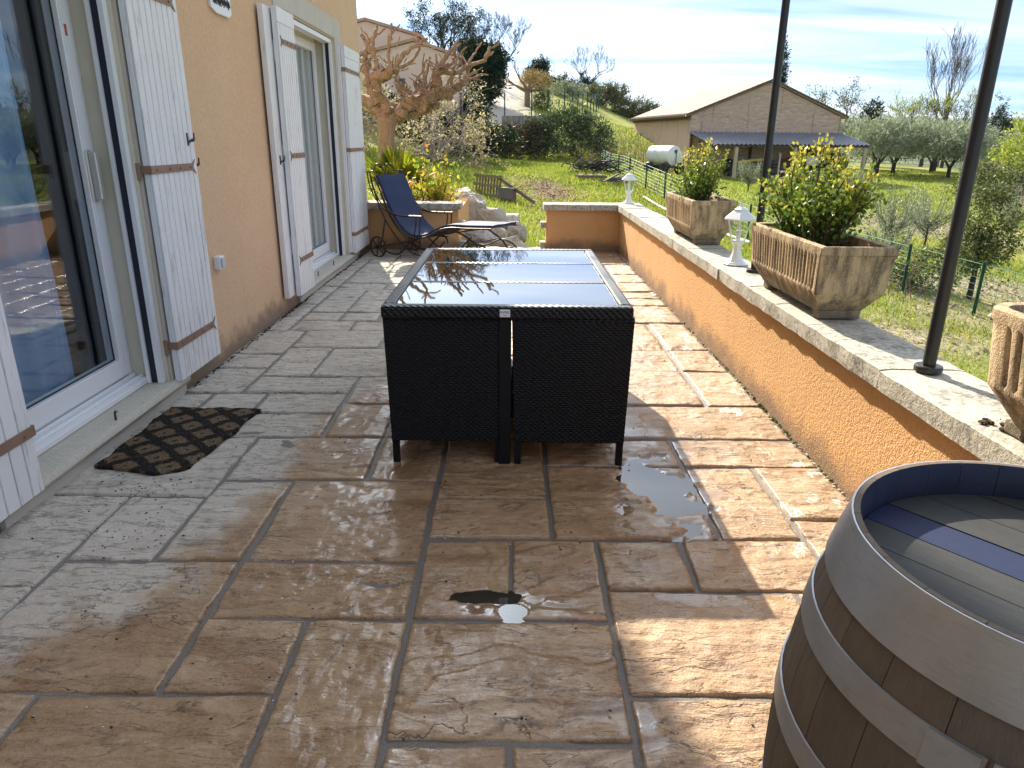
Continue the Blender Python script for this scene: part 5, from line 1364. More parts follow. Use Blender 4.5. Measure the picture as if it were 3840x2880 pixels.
# flower bed and photinia in front of it
tag(MB().box(HX + .02, -.87, 9.86, 12.2, -.6, .50).build('flower_bed', M['soil']), kind='structure')
M['photinia'] = m_leaf('photinia_leaf', [(.10, .18, .02), (.22, .30, .03), (.42, .42, .05), (.52, .40, .06), (.55, .17, .07)], .45, .35, 4.)
def leafy(name, label, loc, shoots, seed, nl, size, mat, cat='shrub', group=None, asp=.6, wid=.06):
    r = np.random.default_rng(seed); t = empty(name, loc, 0, label, cat, group); st = MB(); P, D = [], []
    for x, y, h in shoots:
        pts = spl([Vector((x * .5, y * .5, 0)), Vector((x * .8, y * .8, h * .5)), Vector((x, y, h))], 4); st.tube(pts, [.008 - .0004 * i for i in range(len(pts))], 4)
        for k in range(nl):
            u = .15 + .85 * r.random() ** .6; i = min(len(pts) - 2, int(u * (len(pts) - 1))); q = np.array(pts[i].lerp(pts[i + 1], r.random()))
            P.append(q + r.normal(size=3) * wid); D.append(r.normal(size=3) * .7 + [0, 0, .5])
    V, F = leaf_mesh(np.array(P), size, .4, asp, .3, 0, np.array(D), r)
    link('foliage', mesh_np('foliage', V, F), mat, t); st.build('stems', M['stem'], t)
    return t
r = np.random.default_rng(21)
leafy('photinia', 'red-tipped photinia shrub in the bed right of the plane trunk', (-1.12, 10.25, .48), [(r.uniform(-.36, .36), r.uniform(-.15, .3), h) for h in list(r.uniform(.15, .42, 22)) + [.72, .62, .55, .5]], 5, 34, .062, M['photinia'], group='photinias in the flower bed')
leafy('photinia', 'low photinia with coral-red tips right behind the lounger headrest', (-1.62, 10.15, .48), [(r.uniform(-.22, .25), r.uniform(-.15, .2), h) for h in list(r.uniform(.10, .34, 16))], 6, 26, .058, M['photinia'], group='photinias in the flower bed')
# rocks of the bank
def rock(label, c, s, seed, name='rock'):
    r = np.random.default_rng(seed); import bmesh
    bm = bmesh.new(); bmesh.ops.create_icosphere(bm, subdivisions=4, radius=1.)
    ns = [(Vector(r.normal(size=3)).normalized(), r.uniform(.45, .85)) for _ in range(13)]
    for v in bm.verts:
        p = v.co.copy()
        for nrm, d in ns:
            q = p.dot(nrm)
            if q > d: p -= nrm * (q - d) * .92
        a = np.array([p.x, p.y, p.z]); f = float(fbm(np.array(a[0] * 2.3 + a[2] * 1.7 + seed), np.array(a[1] * 2.3 - a[2] * 1.3), seed, 4)) - .5
        g_ = float(fbm(np.array(a[0] * 8 + a[2] * 6 + seed), np.array(a[1] * 8 - a[2] * 5), seed + 1, 3)) - .5
        p *= 1 + f * .45 + g_ * .14
        v.co = Vector((p.x * s[0], p.y * s[1], p.z * s[2]))
    me = bpy.data.meshes.new(name); bm.to_mesh(me); bm.free()
    o = link(name, me, M['rock'], None, c, smooth=True); o.rotation_euler = (r.normal() * .15, r.normal() * .15, r.uniform(0, 6))
    me.set_sharp_from_angle(angle=R(32))
    return tag(o, label, 'rock', 'limestone rocks of the bank')
for lb, c, s, sd_ in (('largest grey rock in the middle of the bank', (-.43, 12.6, -.02), (.40, .38, .44), 1), ('flat-topped pale boulder nearest the terrace gap', (-.08, 11.3, -.22), (.42, .32, .24), 2), ('upright pale rock at the lawn side of the bank', (.03, 12.5, -.14), (.27, .25, .30), 3),
    ('long slab-like rock behind the largest grey rock', (-.14, 13.6, -.02), (.42, .30, .22), 4), ('leaning rock against the end of the bed wall', (-.66, 12.5, .16), (.26, .3, .34), 5), ('whitish rock low beside the stub stones', (-.52, 11.4, -.04), (.30, .28, .24), 6),
    ('rounded rock at the top of the bank', (-.66, 14, .24), (.25, .25, .24), 7), ('far pale rock at the start of the bank', (-1.08, 15.5, .22), (.36, .3, .26), 8), ('small brownish rock among dry grass on the bank', (-.92, 14.2, .28), (.30, .24, .20), 9), ('low rock behind the foot of the lounger', (-.45, 10.9, -.28), (.34, .26, .22), 10),
    ('small rock at the far right foot of the bank', (.22, 12.0, -.36), (.24, .22, .18), 11), ('grey rock in front of the largest one', (-.25, 11.9, -.18), (.28, .25, .24), 12)): rock(lb, c, s, sd_)

# ------------------------------------------------------------------ lawn furniture: pallets etc.
M['palletwood'] = m_simple('pallet_wood', (.16, .115, .08), .9, .35, 3, .4, 40, stretch=(8, 8, 1))
M['greywood'] = m_simple('grey_wood', (.12, .11, .11), .85, .3, 3, .3, 40)
M['redwood'] = m_simple('reddish_wood', (.20, .09, .06), .85, .3, 3)
M['palewood'] = m_simple('pale_wood', (.58, .52, .42), .85, .2, 3)
def pallet(label, loc, rot, L=1.3, Wp=.66, n=8):
    t = empty('pallet', loc, 0, label, 'pallet', 'old wooden pallets on the lawn'); t.rotation_euler = rot
    for i in range(n):
        x = -L / 2 + L * (i + .5) / n; MB().box(x - .045, x + .045, 0.022, .042, 0, Wp).build('slat', M['palletwood'], t)
    for z in (.03, Wp / 2, Wp - .05): MB().box(-L / 2, L / 2, -.06, .021, z - .04, z + .04).build('bearer', M['palletwood'], t)
    return t
pl = pallet('pallet standing upright on the lawn with a plank leaning on it', (-.83, 24.1, G(-.83, 24.1)), (R(-6), 0, R(-59)), 1.75, .66, 9)
p2 = pallet('pallet lying flat on the grass before the branch heap', (3.05, 29.6, G(3.05, 29.6) + .10), (R(90), 0, R(4)), 1.15, .95, 3)
tag(MB().bar((-.40, 23.5, .22), (.72, 23.0, G(.72, 23.0) + .03), .05, .10).build('plank', M['palletwood']), 'dark plank sloping from the upright pallet to the ground', 'plank')
tag(MB().bar((-.1, 23.9, G(.2, 23.9) + .22), (.75, 23.7, G(.7, 23.7) + .02), .06, .03).build('plank', M['palewood']), 'pale plank lying in the grass under the sloping dark one', 'plank')
kn = empty('wooden_hutch', (-.12, 23.35, G(-.12, 23.35)), R(-20), 'small grey-roofed wooden box standing beside the upright pallet', 'hutch')
MB().box(-.21, .21, -.2, .2, 0, .34).build('box', M['redwood'], kn)
for k in range(4): MB().box(-.25, .25, -.27 + k * .012, -.255 + k * .012 + .012, .06 + k * .075, .14 + k * .075).build('roof_board', M['greywood'], kn)
MB().box(-.26, .26, -.24, .25, .345, .40).build('lid', M['greywood'], kn, bevel=.01)
# heap of cut branches, loose lumber by the fence
r = np.random.default_rng(6); mb = MB(); hx, hy = 3.62, 31.6
for k in range(90):
    a = r.uniform(0, 6.28); b = Vector((hx + r.normal() * .55, hy + r.normal() * .4, G(hx, hy) + r.uniform(.0, .5))); d = Vector((math.cos(a), math.sin(a) * .6, r.normal() * .35)); L = r.uniform(.4, 1.1)
    mb.tube([b - d * L / 2, b + Vector((0, 0, .05)), b + d * L / 2], [.03, .025, .012], 4)
tag(mb.build('branch_heap', M['darktwig']), 'heap of dark cut branches at the end of the hedge', 'branches', kind='stuff')
tag(MB().bar((3.9, 28.6, G(3.9, 28.6) + .12), (4.35, 28.3, G(4.3, 28.3) + .25), .28, .04).build('board', M['palewood']), 'pale board lying by the fence beyond the far lantern', 'board')
mb = MB()
for k in range(8): mb.bar((3.3 + k * .1, 27.9 + r.normal() * .15, G(3.5, 28) + .08), (3.9 + k * .07, 28.1 + r.normal() * .2, G(3.8, 28) + .12 + r.uniform(0, .25)), .07, .05)
tag(mb.build('offcut_pile', M['greywood']), 'small pile of timber offcuts between flat pallet and fence', 'timber', kind='stuff')

# ------------------------------------------------------------------ green wire fence
M['fence_green'] = m_simple('fence_green', (.010, .06, .042), .6, .15, spec=.2)
M['wire_green'] = m_simple('wire_green', (.07, .24, .17), .6, .1, spec=.2)
fp = [(5.75, 48), (5.2, 43), (4.8, 38.5), (4.6, 34.8), (4.55, 31.8), (4.62, 29.2), (4.85, 26.8), (5.1, 24.6), (5.35, 22.4), (5.65, 20.2), (5.95, 18.2), (6.3, 16.2), (6.6, 14.4), (6.97, 12.55), (7.40, 11.15), (7.85, 9.7), (8.3, 8.3), (8.75, 6.9), (9.2, 5.5)]
fence = empty('wire_fence', (fp[7][0], fp[7][1], G(*fp[7])), 0, 'long green wire-mesh fence running from the hedge past the troughs', 'fence')
off = fence.location
for x, y in fp:
    z = G(x, y); m = MB(); m.tube([(x - off.x, y - off.y, z - off.z - .1), (x - off.x, y - off.y, z - off.z + .86)], .027, 7); m.build('fence_post', M['fence_green'], fence, smooth=True)
for k in range(8):
    pts = []
    for (xa, ya), (xb, yb) in zip(fp[:-1], fp[1:]):
        for t in (0, .5): x, y = xa + (xb - xa) * t, ya + (yb - ya) * t; pts.append(Vector((x, y, G(x, y) + .06 + k * .108)) - off)
    MB().tube(pts, .005 if k < 7 else .006, 3, cap=False).build('wire', M['wire_green'], fence)
mb = MB()
for (xa, ya), (xb, yb) in zip(fp[:-1], fp[1:]):
    L = math.hypot(xb - xa, yb - ya); n = int(L / .3)
    for i in range(1, n):
        x, y = xa + (xb - xa) * i / n, ya + (yb - ya) * i / n; z = G(x, y); mb.tube([Vector((x, y, z + .06)) - off, Vector((x, y, z + .82)) - off], .0028, 3, cap=False)
vw = mb.build('vertical_wires', M['wire_green'], fence); vw['kind'] = 'stuff'
# dead stalks along it
mb = MB(); r = np.random.default_rng(31)
for cx_, cy_, k_, h_ in ((6.9, 12.6, 14, .7), (5.1, 26, 30, .9), (4.9, 38, 60, 1.3), (5.4, 23, 20, .6), (10.0, 43.3, 90, 1.5), (8.6, 46.0, 60, 1.5), (7.3, 47.5, 60, 1.6)):
    for k in range(k_):
        x, y = cx_ + r.normal() * (.5 if cy_ < 20 else 1.0), cy_ + r.normal() * (.4 if cy_ < 20 else 1.2); z = G(x, y); h = h_ * r.uniform(.5, 1.2)
        mb.tube([(x, y, z), (x + r.normal() * .1, y, z + h * .5), (x + r.normal() * .25, y + r.normal() * .2, z + h)], [.012, .008, .004], 3, cap=False)
tag(mb.build('dead_stalks', m_simple('stalk_brown', (.24, .15, .11), .9, .3)), kind='stuff')
# ------------------------------------------------------------------ hedge, trees and shrubs
M['oleander'] = m_leaf('oleander_leaf', [(.02, .04, .02), (.045, .08, .035), (.10, .14, .06), (.22, .25, .14)], .18, .35, .8)
M['dkgreen'] = m_leaf('dark_evergreen', [(.008, .022, .014), (.018, .040, .02), (.05, .075, .03)], .12, .6, .6)
M['olive'] = m_leaf('olive_leaf', [(.10, .125, .085), (.24, .27, .20), (.42, .45, .38)], .28, .5, .8)
M['holm'] = m_leaf('holm_leaf', [(.02, .035, .012), (.06, .085, .03), (.16, .18, .07), (.30, .29, .14)], .22, .3, 1.2)
M['drybush'] = m_leaf('dry_bush', [(.035, .03, .025), (.09, .06, .045), (.15, .12, .08)], .1, .8, .8)
M['olivegreen'] = m_leaf('garrigue_leaf', [(.04, .055, .025), (.12, .13, .055), (.24, .23, .10)], .2, .6, .35)
M['yellowgreen'] = m_leaf('spring_leaf', [(.14, .19, .03), (.30, .34, .06), (.42, .42, .10)], .45, .5, .5)
M['yellow'] = m_leaf('golden_conifer', [(.16, .14, .02), (.40, .28, .04)], .3, .6, .8)
M['straw'] = m_leaf('dry_foliage', [(.24, .17, .08), (.42, .31, .15)], .3, .7, .8)
def trunk_of(t, h, r_, mat=None, n=8, lean=0.):
    MB().tube([(0, 0, -.3), (lean * .3, 0, h * .4), (lean, 0, h)], [r_ * 1.25, r_, r_ * .6], n).build('trunk', mat or M['darktwig'], t, smooth=True)
def bush(name, label, x, y, ells, n, size, mat, cat='bush', group=None, clump=0, cr=.2, seed=0, trunk=None, asp=.45, shell=.5, up=.2, z=None):
    r = np.random.default_rng(seed + 100); t = empty(name, (x, y, G(x, y) if z is None else z), 0, label, cat, group)
    crown('crown', ells, n, size, mat, t, asp, shell, clump, cr, .6, r, up)
    if trunk: trunk_of(t, *trunk)
    return t
bush('oleander_hedge', 'big dark oleander bush closing the far end of the lawn', 3.4, 46.2, [(0, 0, 1.5, 1.7, 1.3, 1.55), (1.3, .2, 1.3, 1.3, 1.2, 1.3), (-1.3, 0, 1.35, 1.3, 1.1, 1.35), (.4, 0, 2.1, 1.2, 1., .9), (2.2, 0, .9, .7, .8, .9)], 15000, .19, M['oleander'], 'hedge', None, 700, .20, 1, None, .26, .55, .35)
bush('brown_bush', 'brownish half-dead bush left of the big oleander', .3, 46.0, [(0, 0, 1.0, 1.5, 1., 1.1), (1.2, 0, 1.2, 1., .9, 1.1), (-1.2, .2, .8, 1.0, .8, .9), (-2.8, .3, .7, 1.4, .9, .8)], 9000, .15, M['drybush'], 'bush', None, 500, .2, 2)
bush('dark_shrub', 'dark green shrubs in shade below the drive wall, left of the lawn end', -2.6, 44.5, [(0, 0, .9, 1.4, .8, 1.), (-1.8, 0, 1.2, 1.4, .8, 1.3), (-3.4, -.5, 1.5, 1.3, .9, 1.5)], 9000, .14, M['dkgreen'], 'bush', None, 400, .2, 3)
bush('dark_shrub', 'dark evergreen thicket close behind the budding bush', -4.2, 36.5, [(0, 0, .9, 1.9, .9, 1.1), (2.0, .4, .5, 1.3, .8, .9), (-2.2, 0, 1.2, 1.9, .9, 1.3), (-4.6, 0, 1.6, 1.8, .9, 1.3), (3.4, 1.5, .3, 1.2, .8, .7)], 14000, .16, M['dkgreen'], 'bush', None, 520, .2, 4, None, .4)
bush('juniper', 'spreading dark juniper below the neighbouring house', -3.6, 41.5, [(0, 0, .9, 1.5, .9, .8), (1.3, 0, .5, 1.1, .8, .6)], 6000, .14, M['dkgreen'], 'bush', None, 260, .2, 5, z=2.3)
bush('golden_conifer', 'small golden conifer at the corner of the neighbouring house', -3.35, 43.5, [(0, 0, .8, .75, .6, .8), (.4, 0, .5, .6, .5, .5)], 3500, .12, M['yellow'], 'bush', None, 140, .14, 6, z=2.8)
# dark pine group behind the neighbouring house
def conifer(label, x, y, z, ells, n, seed, h, cat='conifer', name='pine_tree', mat=None, group=None, size=.34):
    t = bush(name, label, x, y, ells, n, size, mat or M['dkgreen'], cat, group, max(60, n // 22), .34, seed, (h * .7, .22), .28, .4, .25, z=z); return t
conifer('broad dark pine right of the neighbouring house', -2.2, 60, 3.9, [(0, 0, 2.0, 1.6, 1.3, 2.0), (.5, 0, 3.3, 1.2, 1.1, 1.1), (-.9, 0, 3.9, 1.1, 1., .7)], 11000, 7, 5)
tt = empty('pine_tree', (-4.6, 52, 3.6), 0, 'open-branched pine standing above the roof of the neighbouring house', 'conifer'); r = np.random.default_rng(44); mb = MB(); tips = []
for k in range(6): grow(mb, (r.normal() * .3, r.normal() * .3, 2.0), (r.normal() * .8, r.normal() * .3, .8), 1.9, .10, 2, r, (3, 5), .6, .7, .15, .12, 5, .015, tips)
mb.tube([(0, 0, -.5), (0, 0, 2.4)], [.2, .14], 8); mb.build('trunk', M['darktwig'], tt, smooth=True)
P = np.array([np.array(p) for p, d, l in tips]); P = np.repeat(P, 60, 0) + r.normal(size=(len(P) * 60, 3)) * .17; V, F = leaf_mesh(P, .20, .4, .22, .2, .3, None, r); link('crown', mesh_np('crown', V, F), M['dkgreen'], tt)
conifer('dark cone-shaped evergreen on the hill crest above the drive', 2.85, 85, 6.6, [(0, 0, .9, 1.3, 1., 1.), (0, 0, 1.9, .8, .7, 1.), (-.6, 0, 1.2, .7, .6, .9)], 6000, 8, 2)
conifer('low dark bushes right of the cone-shaped evergreen', 5.6, 88, 6.5, [(0, 0, .6, 1.5, 1., .9), (1.2, 0, .3, .9, .8, .6)], 4000, 9, 1, 'bush', 'dark_bush')
bush('pale_olive', 'pale round olive bush on the hill before the dark bushes', 5.3, 78, [(0, 0, .8, 1.3, 1., .8), (1.1, 0, .5, 1., .8, .6)], 3500, .18, M['olive'], 'bush', None, 160, .25, 10)
bush('garrigue_bush', 'large grey-green bush on the hill left of the barn roof', 9.6, 82, [(0, 0, 1.0, 2.0, 1.2, 1.1), (1.5, .2, 1.2, 1.3, 1., 1.0)], 7000, .2, M['olivegreen'], 'bush', 'grey-green bushes on the hill by the barn', 320, .3, 11)
bush('garrigue_bush', 'grey-green bush touching the left end of the barn roof', 13.0, 80, [(0, 0, 1.0, 2.2, 1.2, 1.2), (1.6, 0, .6, 1.2, 1., .8), (-1.4, 0, 1.0, 1.2, 1., 1.0)], 8000, .2, M['olivegreen'], 'bush', 'grey-green bushes on the hill by the barn', 340, .3, 12)
# bare trees
def bare(label, x, y, z, h, seed, lev=5, mat=None, n0=4, spread=.42, name='bare_tree', leafn=0, leafm=None, group=None, up=.22, rad=None, base_h=.25, steps=4, shrink=.72, wide=1.0):
    r = np.random.default_rng(seed); t = empty(name, (x, y, z), 0, label, 'tree', group); mb = MB(); tips = []
    rad = rad or h * .022
    mb.tube([(0, 0, -.4), (.03 * h * .3, 0, h * base_h)], [rad * 1.4, rad], 7)
    tk = mb.build('trunk', mat or M['darktwig'], t, smooth=True); mb = MB()
    for k in range(n0):
        a = 2 * math.pi * (k + r.random() * .6) / n0; grow(mb, (.03 * h * .3, 0, h * base_h * r.uniform(.8, 1)), (math.cos(a) * .75 * wide, math.sin(a) * .45 * wide, 1.), h * .27, rad * .7, lev, r, (2, 4), spread, shrink, .17, up, 4, h * .0016, tips, 3)
    mb.build('branches', mat or M['darktwig'], t)
    if leafn:
        P = np.array([np.array(p) for p, d, l in tips if l <= 1]); P = np.repeat(P, leafn, 0) + r.normal(size=(len(P) * leafn, 3)) * h * .025
        V, F = leaf_mesh(P, h * .022, .4, .5, .2, 0, None, r); link('crown', mesh_np('crown', V, F), leafm, t)
    return t
bare('large bare tree behind the dark pine, against the sky', -1.6, 75, 6.0, 6.6, 3, 5, M['darktwig'], 4, .5, wide=1.3)
bare('leafing pale tree behind the cone-shaped evergreen', 3.9, 96, 8.0, 3.6, 5, 3, M['twig'], 4, .45, leafn=5, leafm=M['olivegreen'])
bare('broad bare tree on the hill crest, in the middle of the skyline', 9.3, 95, 6.2, 6.2, 8, 4, M['darktwig'], 5, .5, wide=1.25)
bush('ivy_bush', 'ivy mass at the foot of the broad bare tree', 9.2, 94.5, [(0, 0, .8, 1.1, .8, 1.2), (-.5, 0, 1.9, .5, .4, .8)], 3500, .17, M['dkgreen'], 'bush', None, 140, .25, 13)
for x, y, h, s_, lb in ((12.5, 97, 3.0, 15, 'thin leafless scrub tree just right of the broad bare tree'), (15.5, 97, 2.6, 16, 'low leafless scrub above the grey-green bushes by the barn'), (10.8, 99, 3.0, 17, 'leafless scrub tree touching the right side of the broad bare tree')): bare(lb, x, y, G(x, y) + .4, h, s_, 3, M['twig'], 5, .5, 'scrub_tree', group='leafless scrub on the hill crest')
# yellowish pollard by the drive
p2t = empty('pollard_tree', (1.2, 62, G(1.2, 62)), 0, 'straw-coloured pollard beside the drive, in front of the crest trees', 'tree'); r = np.random.default_rng(50); mb = MB(); tips = []
mb.tube([(0, 0, -.4), (0, 0, 1.2)], [.26, .22], 8); mb.build('trunk', M['bark'], p2t, smooth=True); mb = MB()
for d in ((-1, 0, .35), (-.5, .2, .8), (.2, 0, 1.), (.7, .1, .7), (1., 0, .4), (-.8, -.1, .6)): grow(mb, (0, 0, 1.1), d, 1.1, .15, 2, r, (2, 3), .4, .7, .15, .1, 5, .02, tips)
mb.build('limbs', M['bark'], p2t, smooth=True)
crown('crown', [(.6, 0, 1.9, 1.5, .8, .8), (.2, 0, 2.3, .8, .7, .5)], 2600, .16, M['straw'], p2t, .2, .3, 0, .2, .6, r, .5)
bush('ivy_bush', 'ivy-green bush under the straw-coloured pollard', 2.3, 61, [(0, 0, .7, .8, .6, .9)], 2200, .14, M['holm'], 'bush', None, 90, .2, 51)
# orchard of olives right of the barn
def olive(label, x, y, s, seed, z=None, n=6500):
    s *= 1.12; r = np.random.default_rng(seed); t = empty('olive_tree', (x, y, G(x, y) if z is None else z), r.uniform(0, 6), label, 'olive tree', 'olive trees of the orchard right of the barn'); mb = MB()
    for k in range(3): a = k * 2.1 + r.random(); mb.tube([(0, 0, -.3), (math.cos(a) * .06, math.sin(a) * .06, .55 * s), (math.cos(a) * .55 * s, math.sin(a) * .55 * s, 1.3 * s)], [.11 * s, .075 * s, .035 * s], 6)
    mb.build('trunk', M['darktwig'], t, smooth=True)
    E = [(0, 0, 1.95 * s, 1.35 * s, 1.35 * s, 1.0 * s)] + [(1.15 * s * math.cos(a), 1.15 * s * math.sin(a), (1.45 + .6 * r.random()) * s, .95 * s, .95 * s, .85 * s) for a in np.arange(0, 6.28, 1.25) + r.random()]
    crown('crown', E, n, .23 * s ** .5, M['olive'], t, .26, .3, n // 16, .22 * s, .7, r, .35); return t
for i, (lb, x, y, s) in enumerate((('olive nearest the right end of the barn shelter', 27.2, 55.5, 1.3), ('olive with twin trunk second from the barn shelter', 29.3, 57.2, 1.25), ('third olive along the front row, bright grass below', 33.8, 60.0, 1.2), ('front-row olive whose trunk stands left of the near black pole', 31.5, 53.6, 1.15),
    ('rear olive rising just behind the barn corner', 27.5, 65, 1.35), ('rear olive left of the bare tree thicket', 33, 68, 1.35), ('rear olive below the dark conifer clump', 38, 67, 1.3), ('rear olive under the grey-green round tree', 43, 70, 1.3), ('far olive seen right beside the near black pole', 44, 62, 1.25), ('far olive right of the near black pole', 42, 55, 1.2), ('olive at the right picture edge beyond the rusty harrow', 46, 57, 1.25), ('olive in the back row between pole and cypresses', 50, 70, 1.3), ('olive before the three-spired cypress', 53, 66, 1.3), ('low olive behind the leafy oak bush', 37, 48, 1.05))):
    olive(lb, x, y, s, 200 + i)
# skyline right of the barn
bare('budding tree right of the barn ridge', 31.8, 75, -.8, 8.0, 61, 4, M['twig'], 4, .5, leafn=3, leafm=M['olivegreen'], wide=1.2)
conifer('dark ragged conifer clump on the skyline right of the barn', 40.0, 85, -1.0, [(0, 0, 4, 1.3, 1., 2.2), (1.6, 0, 3.4, 1.1, 1., 1.6), (.3, 0, 5.6, .7, .6, 1.2), (-1.5, 0, 3., 1., .8, 1.5)], 6000, 14, 4)
for x, y, h, s_, lb in ((43.5, 92, 5.5, 65, 'thin grey leafless tree just right of the conifer clump'), (46, 95, 6, 66, 'thin grey leafless tree left of the dark-limbed budding trees'), (36.5, 84, 4.5, 67, 'small grey leafless tree left of the conifer clump')): bare(lb, x, y, -1.3, h, s_, 4, M['twig'], 4, .4, 'scrub_tree', group='thin grey trees on the right skyline')
bare('broad budding tree with dark limbs right of the conifer clump', 49.3, 90, -1.4, 9.0, 71, 4, M['darktwig'], 6, .55, leafn=3, leafm=M['yellowgreen'], wide=1.5)
bare('second dark-limbed budding tree, nearer the black pole', 53.0, 92, -1.5, 8.2, 72, 4, M['darktwig'], 5, .55, leafn=3, leafm=M['olivegreen'], wide=1.4)
bare('tall slender leafless poplar on the right skyline', 62.5, 110, -1.7, 13.5, 73, 4, M['twig'], 6, .16, 'poplar', up=.5, base_h=.35, wide=.28, shrink=.78)
conifer('slender cypress rising behind the barn ridge', 33.3, 96, -.5, [(0, 0, 4.5, .75, .75, 4.5), (0, 0, 8, .62, .6, 4.), (.02, 0, 11, .4, .4, 2.6)], 6500, 15, 8, 'cypress', 'cypress_tree')
conifer('three-spired dark cypress group at the right edge', 70.3, 110, -2.0, [(0, 0, 4, 1.3, 1.2, 4.4), (1.6, 0, 3.6, 1.0, 1., 3.6), (-1.7, 0, 3.2, 1.1, 1., 3.8), (-.0, 0, 8.2, .5, .5, 2.0), (1.7, 0, 6.8, .4, .4, 1.6), (-1.5, 0, 6.6, .4, .4, 1.5), (2.8, 0, 3.4, .5, .6, 2.6)], 9000, 16, 4, 'cypress', 'cypress_tree')
bush('spring_tree', 'bright yellow-green tree at the right picture edge', 27.6, 40, [(0, 0, 2.4, 1.6, 1.4, 1.6), (1.3, 0, 2.0, 1.3, 1.2, 1.5), (-1.0, 0, 1.7, 1., 1., 1.)], 6000, .16, M['yellowgreen'], 'tree', None, 260, .25, 20, (1.8, .13))
bush('dark_thicket', 'dark green thicket behind the rusty harrow', 24.6, 37.8, [(0, 0, .7, 1.6, 1., .9), (2, 0, .8, 1.4, 1., 1.), (-1.2, 0, .5, .8, .8, .7)], 6000, .14, M['holm'], 'bush', None, 260, .25, 21)
bush('sunlit_bush', 'sunlit small-leaved bush right of the near black pole', 22.0, 35, [(0, 0, .8, .9, .8, .9), (.5, 0, 1.3, .6, .6, .6)], 4500, .10, M['holm'], 'bush', None, 200, .2, 22)
# young trees in the field behind the parapet
M['silver'] = m_leaf('silver_leaf', [(.10, .12, .08), (.24, .27, .20), (.42, .45, .36)], .22, .4, 1.)
def upright(label, x, y, h, w, n, seed, mat, group='young silver-leaved trees in the field', size=.075, name='young_olive', asp=.22, cat='sapling'):
    r = np.random.default_rng(seed); t = empty(name, (x, y, G(x, y)), 0, label, cat, group); mb = MB(); P, D = [], []
    mb.tube([(0, 0, -.1), (0.02, 0, h * .35)], [.03, .022], 6); mb.build('trunk', M['darktwig'], t, smooth=True); mb = MB()
    for k in range(30):
        a = r.uniform(0, 6.28); rr = w * r.random() ** .5; tip = Vector((rr * math.cos(a), rr * math.sin(a), h * (.55 + .5 * r.random() * (1 - .4 * rr / w)))); b = Vector((0.02, 0, h * r.uniform(.15, .4)))
        pts = spl([b, (b + tip) / 2 + Vector((tip.x * .25, tip.y * .25, -.02)), tip], 4); mb.tube(pts, [.010, .009, .008, .008, .007, .006, .005, .004, .003], 3, cap=False)
        for j in range(n // 30): u = .12 + .88 * r.random(); i = min(len(pts) - 2, int(u * (len(pts) - 1))); P.append(np.array(pts[i].lerp(pts[i + 1], r.random())) + r.normal(size=3) * w * .07); D.append(np.array(tip - b) * .8 + r.normal(size=3) * .35)
    mb.build('branches', M['darktwig'], t)
    V, F = leaf_mesh(np.array(P), size, .4, asp, .2, 0, np.array(D), r); link('crown', mesh_np('crown', V, F), mat, t); return t
upright('upright silvery young olive in front of the barn shelter', 9.6, 30, 1.25, .62, 3000, 31, M['silver'])
upright('silvery sapling behind the left end of the long trough', 8.1, 21.0, 1.6, .75, 3000, 32, M['silver'])
upright('tall silvery sapling behind the middle of the long trough', 9.35, 20.6, 2.05, .85, 3600, 33, M['silver'])
upright('grey-leaved sapling behind the right part of the long trough', 9.2, 17.6, 1.7, .8, 3400, 34, M['silver'])
upright('dense grey olive bush left of the near black pole', 10.9, 19.0, 1.75, .95, 3800, 35, M['silver'])
upright('pale olive sapling right of the leafy oak bush', 14.5, 21.0, 2.0, 1.0, 4200, 36, M['silver'])
upright('wispy grey sapling behind the planted trough by the pole', 7.4, 14.2, 1.2, .5, 1500, 37, M['silver'])
t = bush('holm_oak', 'leafy holm oak bush behind the near black pole and the fence', 8.15, 12.5, [(0, 0, 1.35, .46, .42, .62), (.18, .05, .95, .5, .42, .45), (-.22, 0, .85, .42, .4, .4), (.05, 0, 1.75, .28, .26, .36)], 7000, .05, M['holm'], 'bush', None, 320, .10, 38, (1.1, .045), .6, .35)
bush('oak_bush', 'pale-leaved low bush at the foot of the holm oak by the fence', 7.55, 12.9, [(0, 0, .35, .55, .45, .4), (-.5, .2, .25, .4, .4, .3)], 3000, .05, M['holm'], 'bush', None, 140, .1, 39, None, .6)
bush('red_leaved_shrub', 'small shrub with yellow and red leaves at the right picture edge', 10.4, 13.5, [(0, 0, .35, .3, .3, .35)], 900, .05, M['photinia'], 'shrub', None, 50, .08, 40, None, .6)
# ------------------------------------------------------------------ barn with lean-to shelter
BR = R(8.5)
bz = -.80
barn = empty('barn', (11.4, 48.5, bz), BR, 'beige rendered barn with tiled gable roof and corrugated lean-to', 'barn')
M['barnwall'] = None
def mk_barnwall():
    n = N('barn_render'); p = n.coord(); z = n.sepxyz(p)
    f = n.noise(p, .9, 5, .6); g = n.noise(n.mapv(p, (1.2, 1.2, 2.2)), 2.2, 5, .7, 1.2); st = n.noise(n.mapv(p, (2.2, 2.2, .12)), 1.0, 4, .6)
    c = n.mix(f, (.66, .48, .37), (.74, .56, .44)); c = n.mix(n.math('MULTIPLY', n.ramp(st, [(.62, 0.), (.70, 1.)]), .5), c, (.24, .17, .14))
    return n.done(n.pbr(c, .95, n.bump(g, 1., .25), spec=.15))
M['barnwall'] = mk_barnwall()
BW, BL, BE, BRZ = 10.35, 11.8, 3.72, 5.72
m = MB()
m.prism([(0, -.6), (BW, -.6), (BW, BE), (BW / 2, BRZ), (0, BE)], 0, .3, 'y')
m.prism([(0, -.6), (BW, -.6), (BW, BE), (BW / 2, BRZ), (0, BE)], BL - .3, BL, 'y')
m.box(0, .3, .301, BL - .301, -.6, BE); m.box(BW - .3, BW, .301, BL - .301, -.6, BE)
m.build('wall', M['barnwall'], barn)
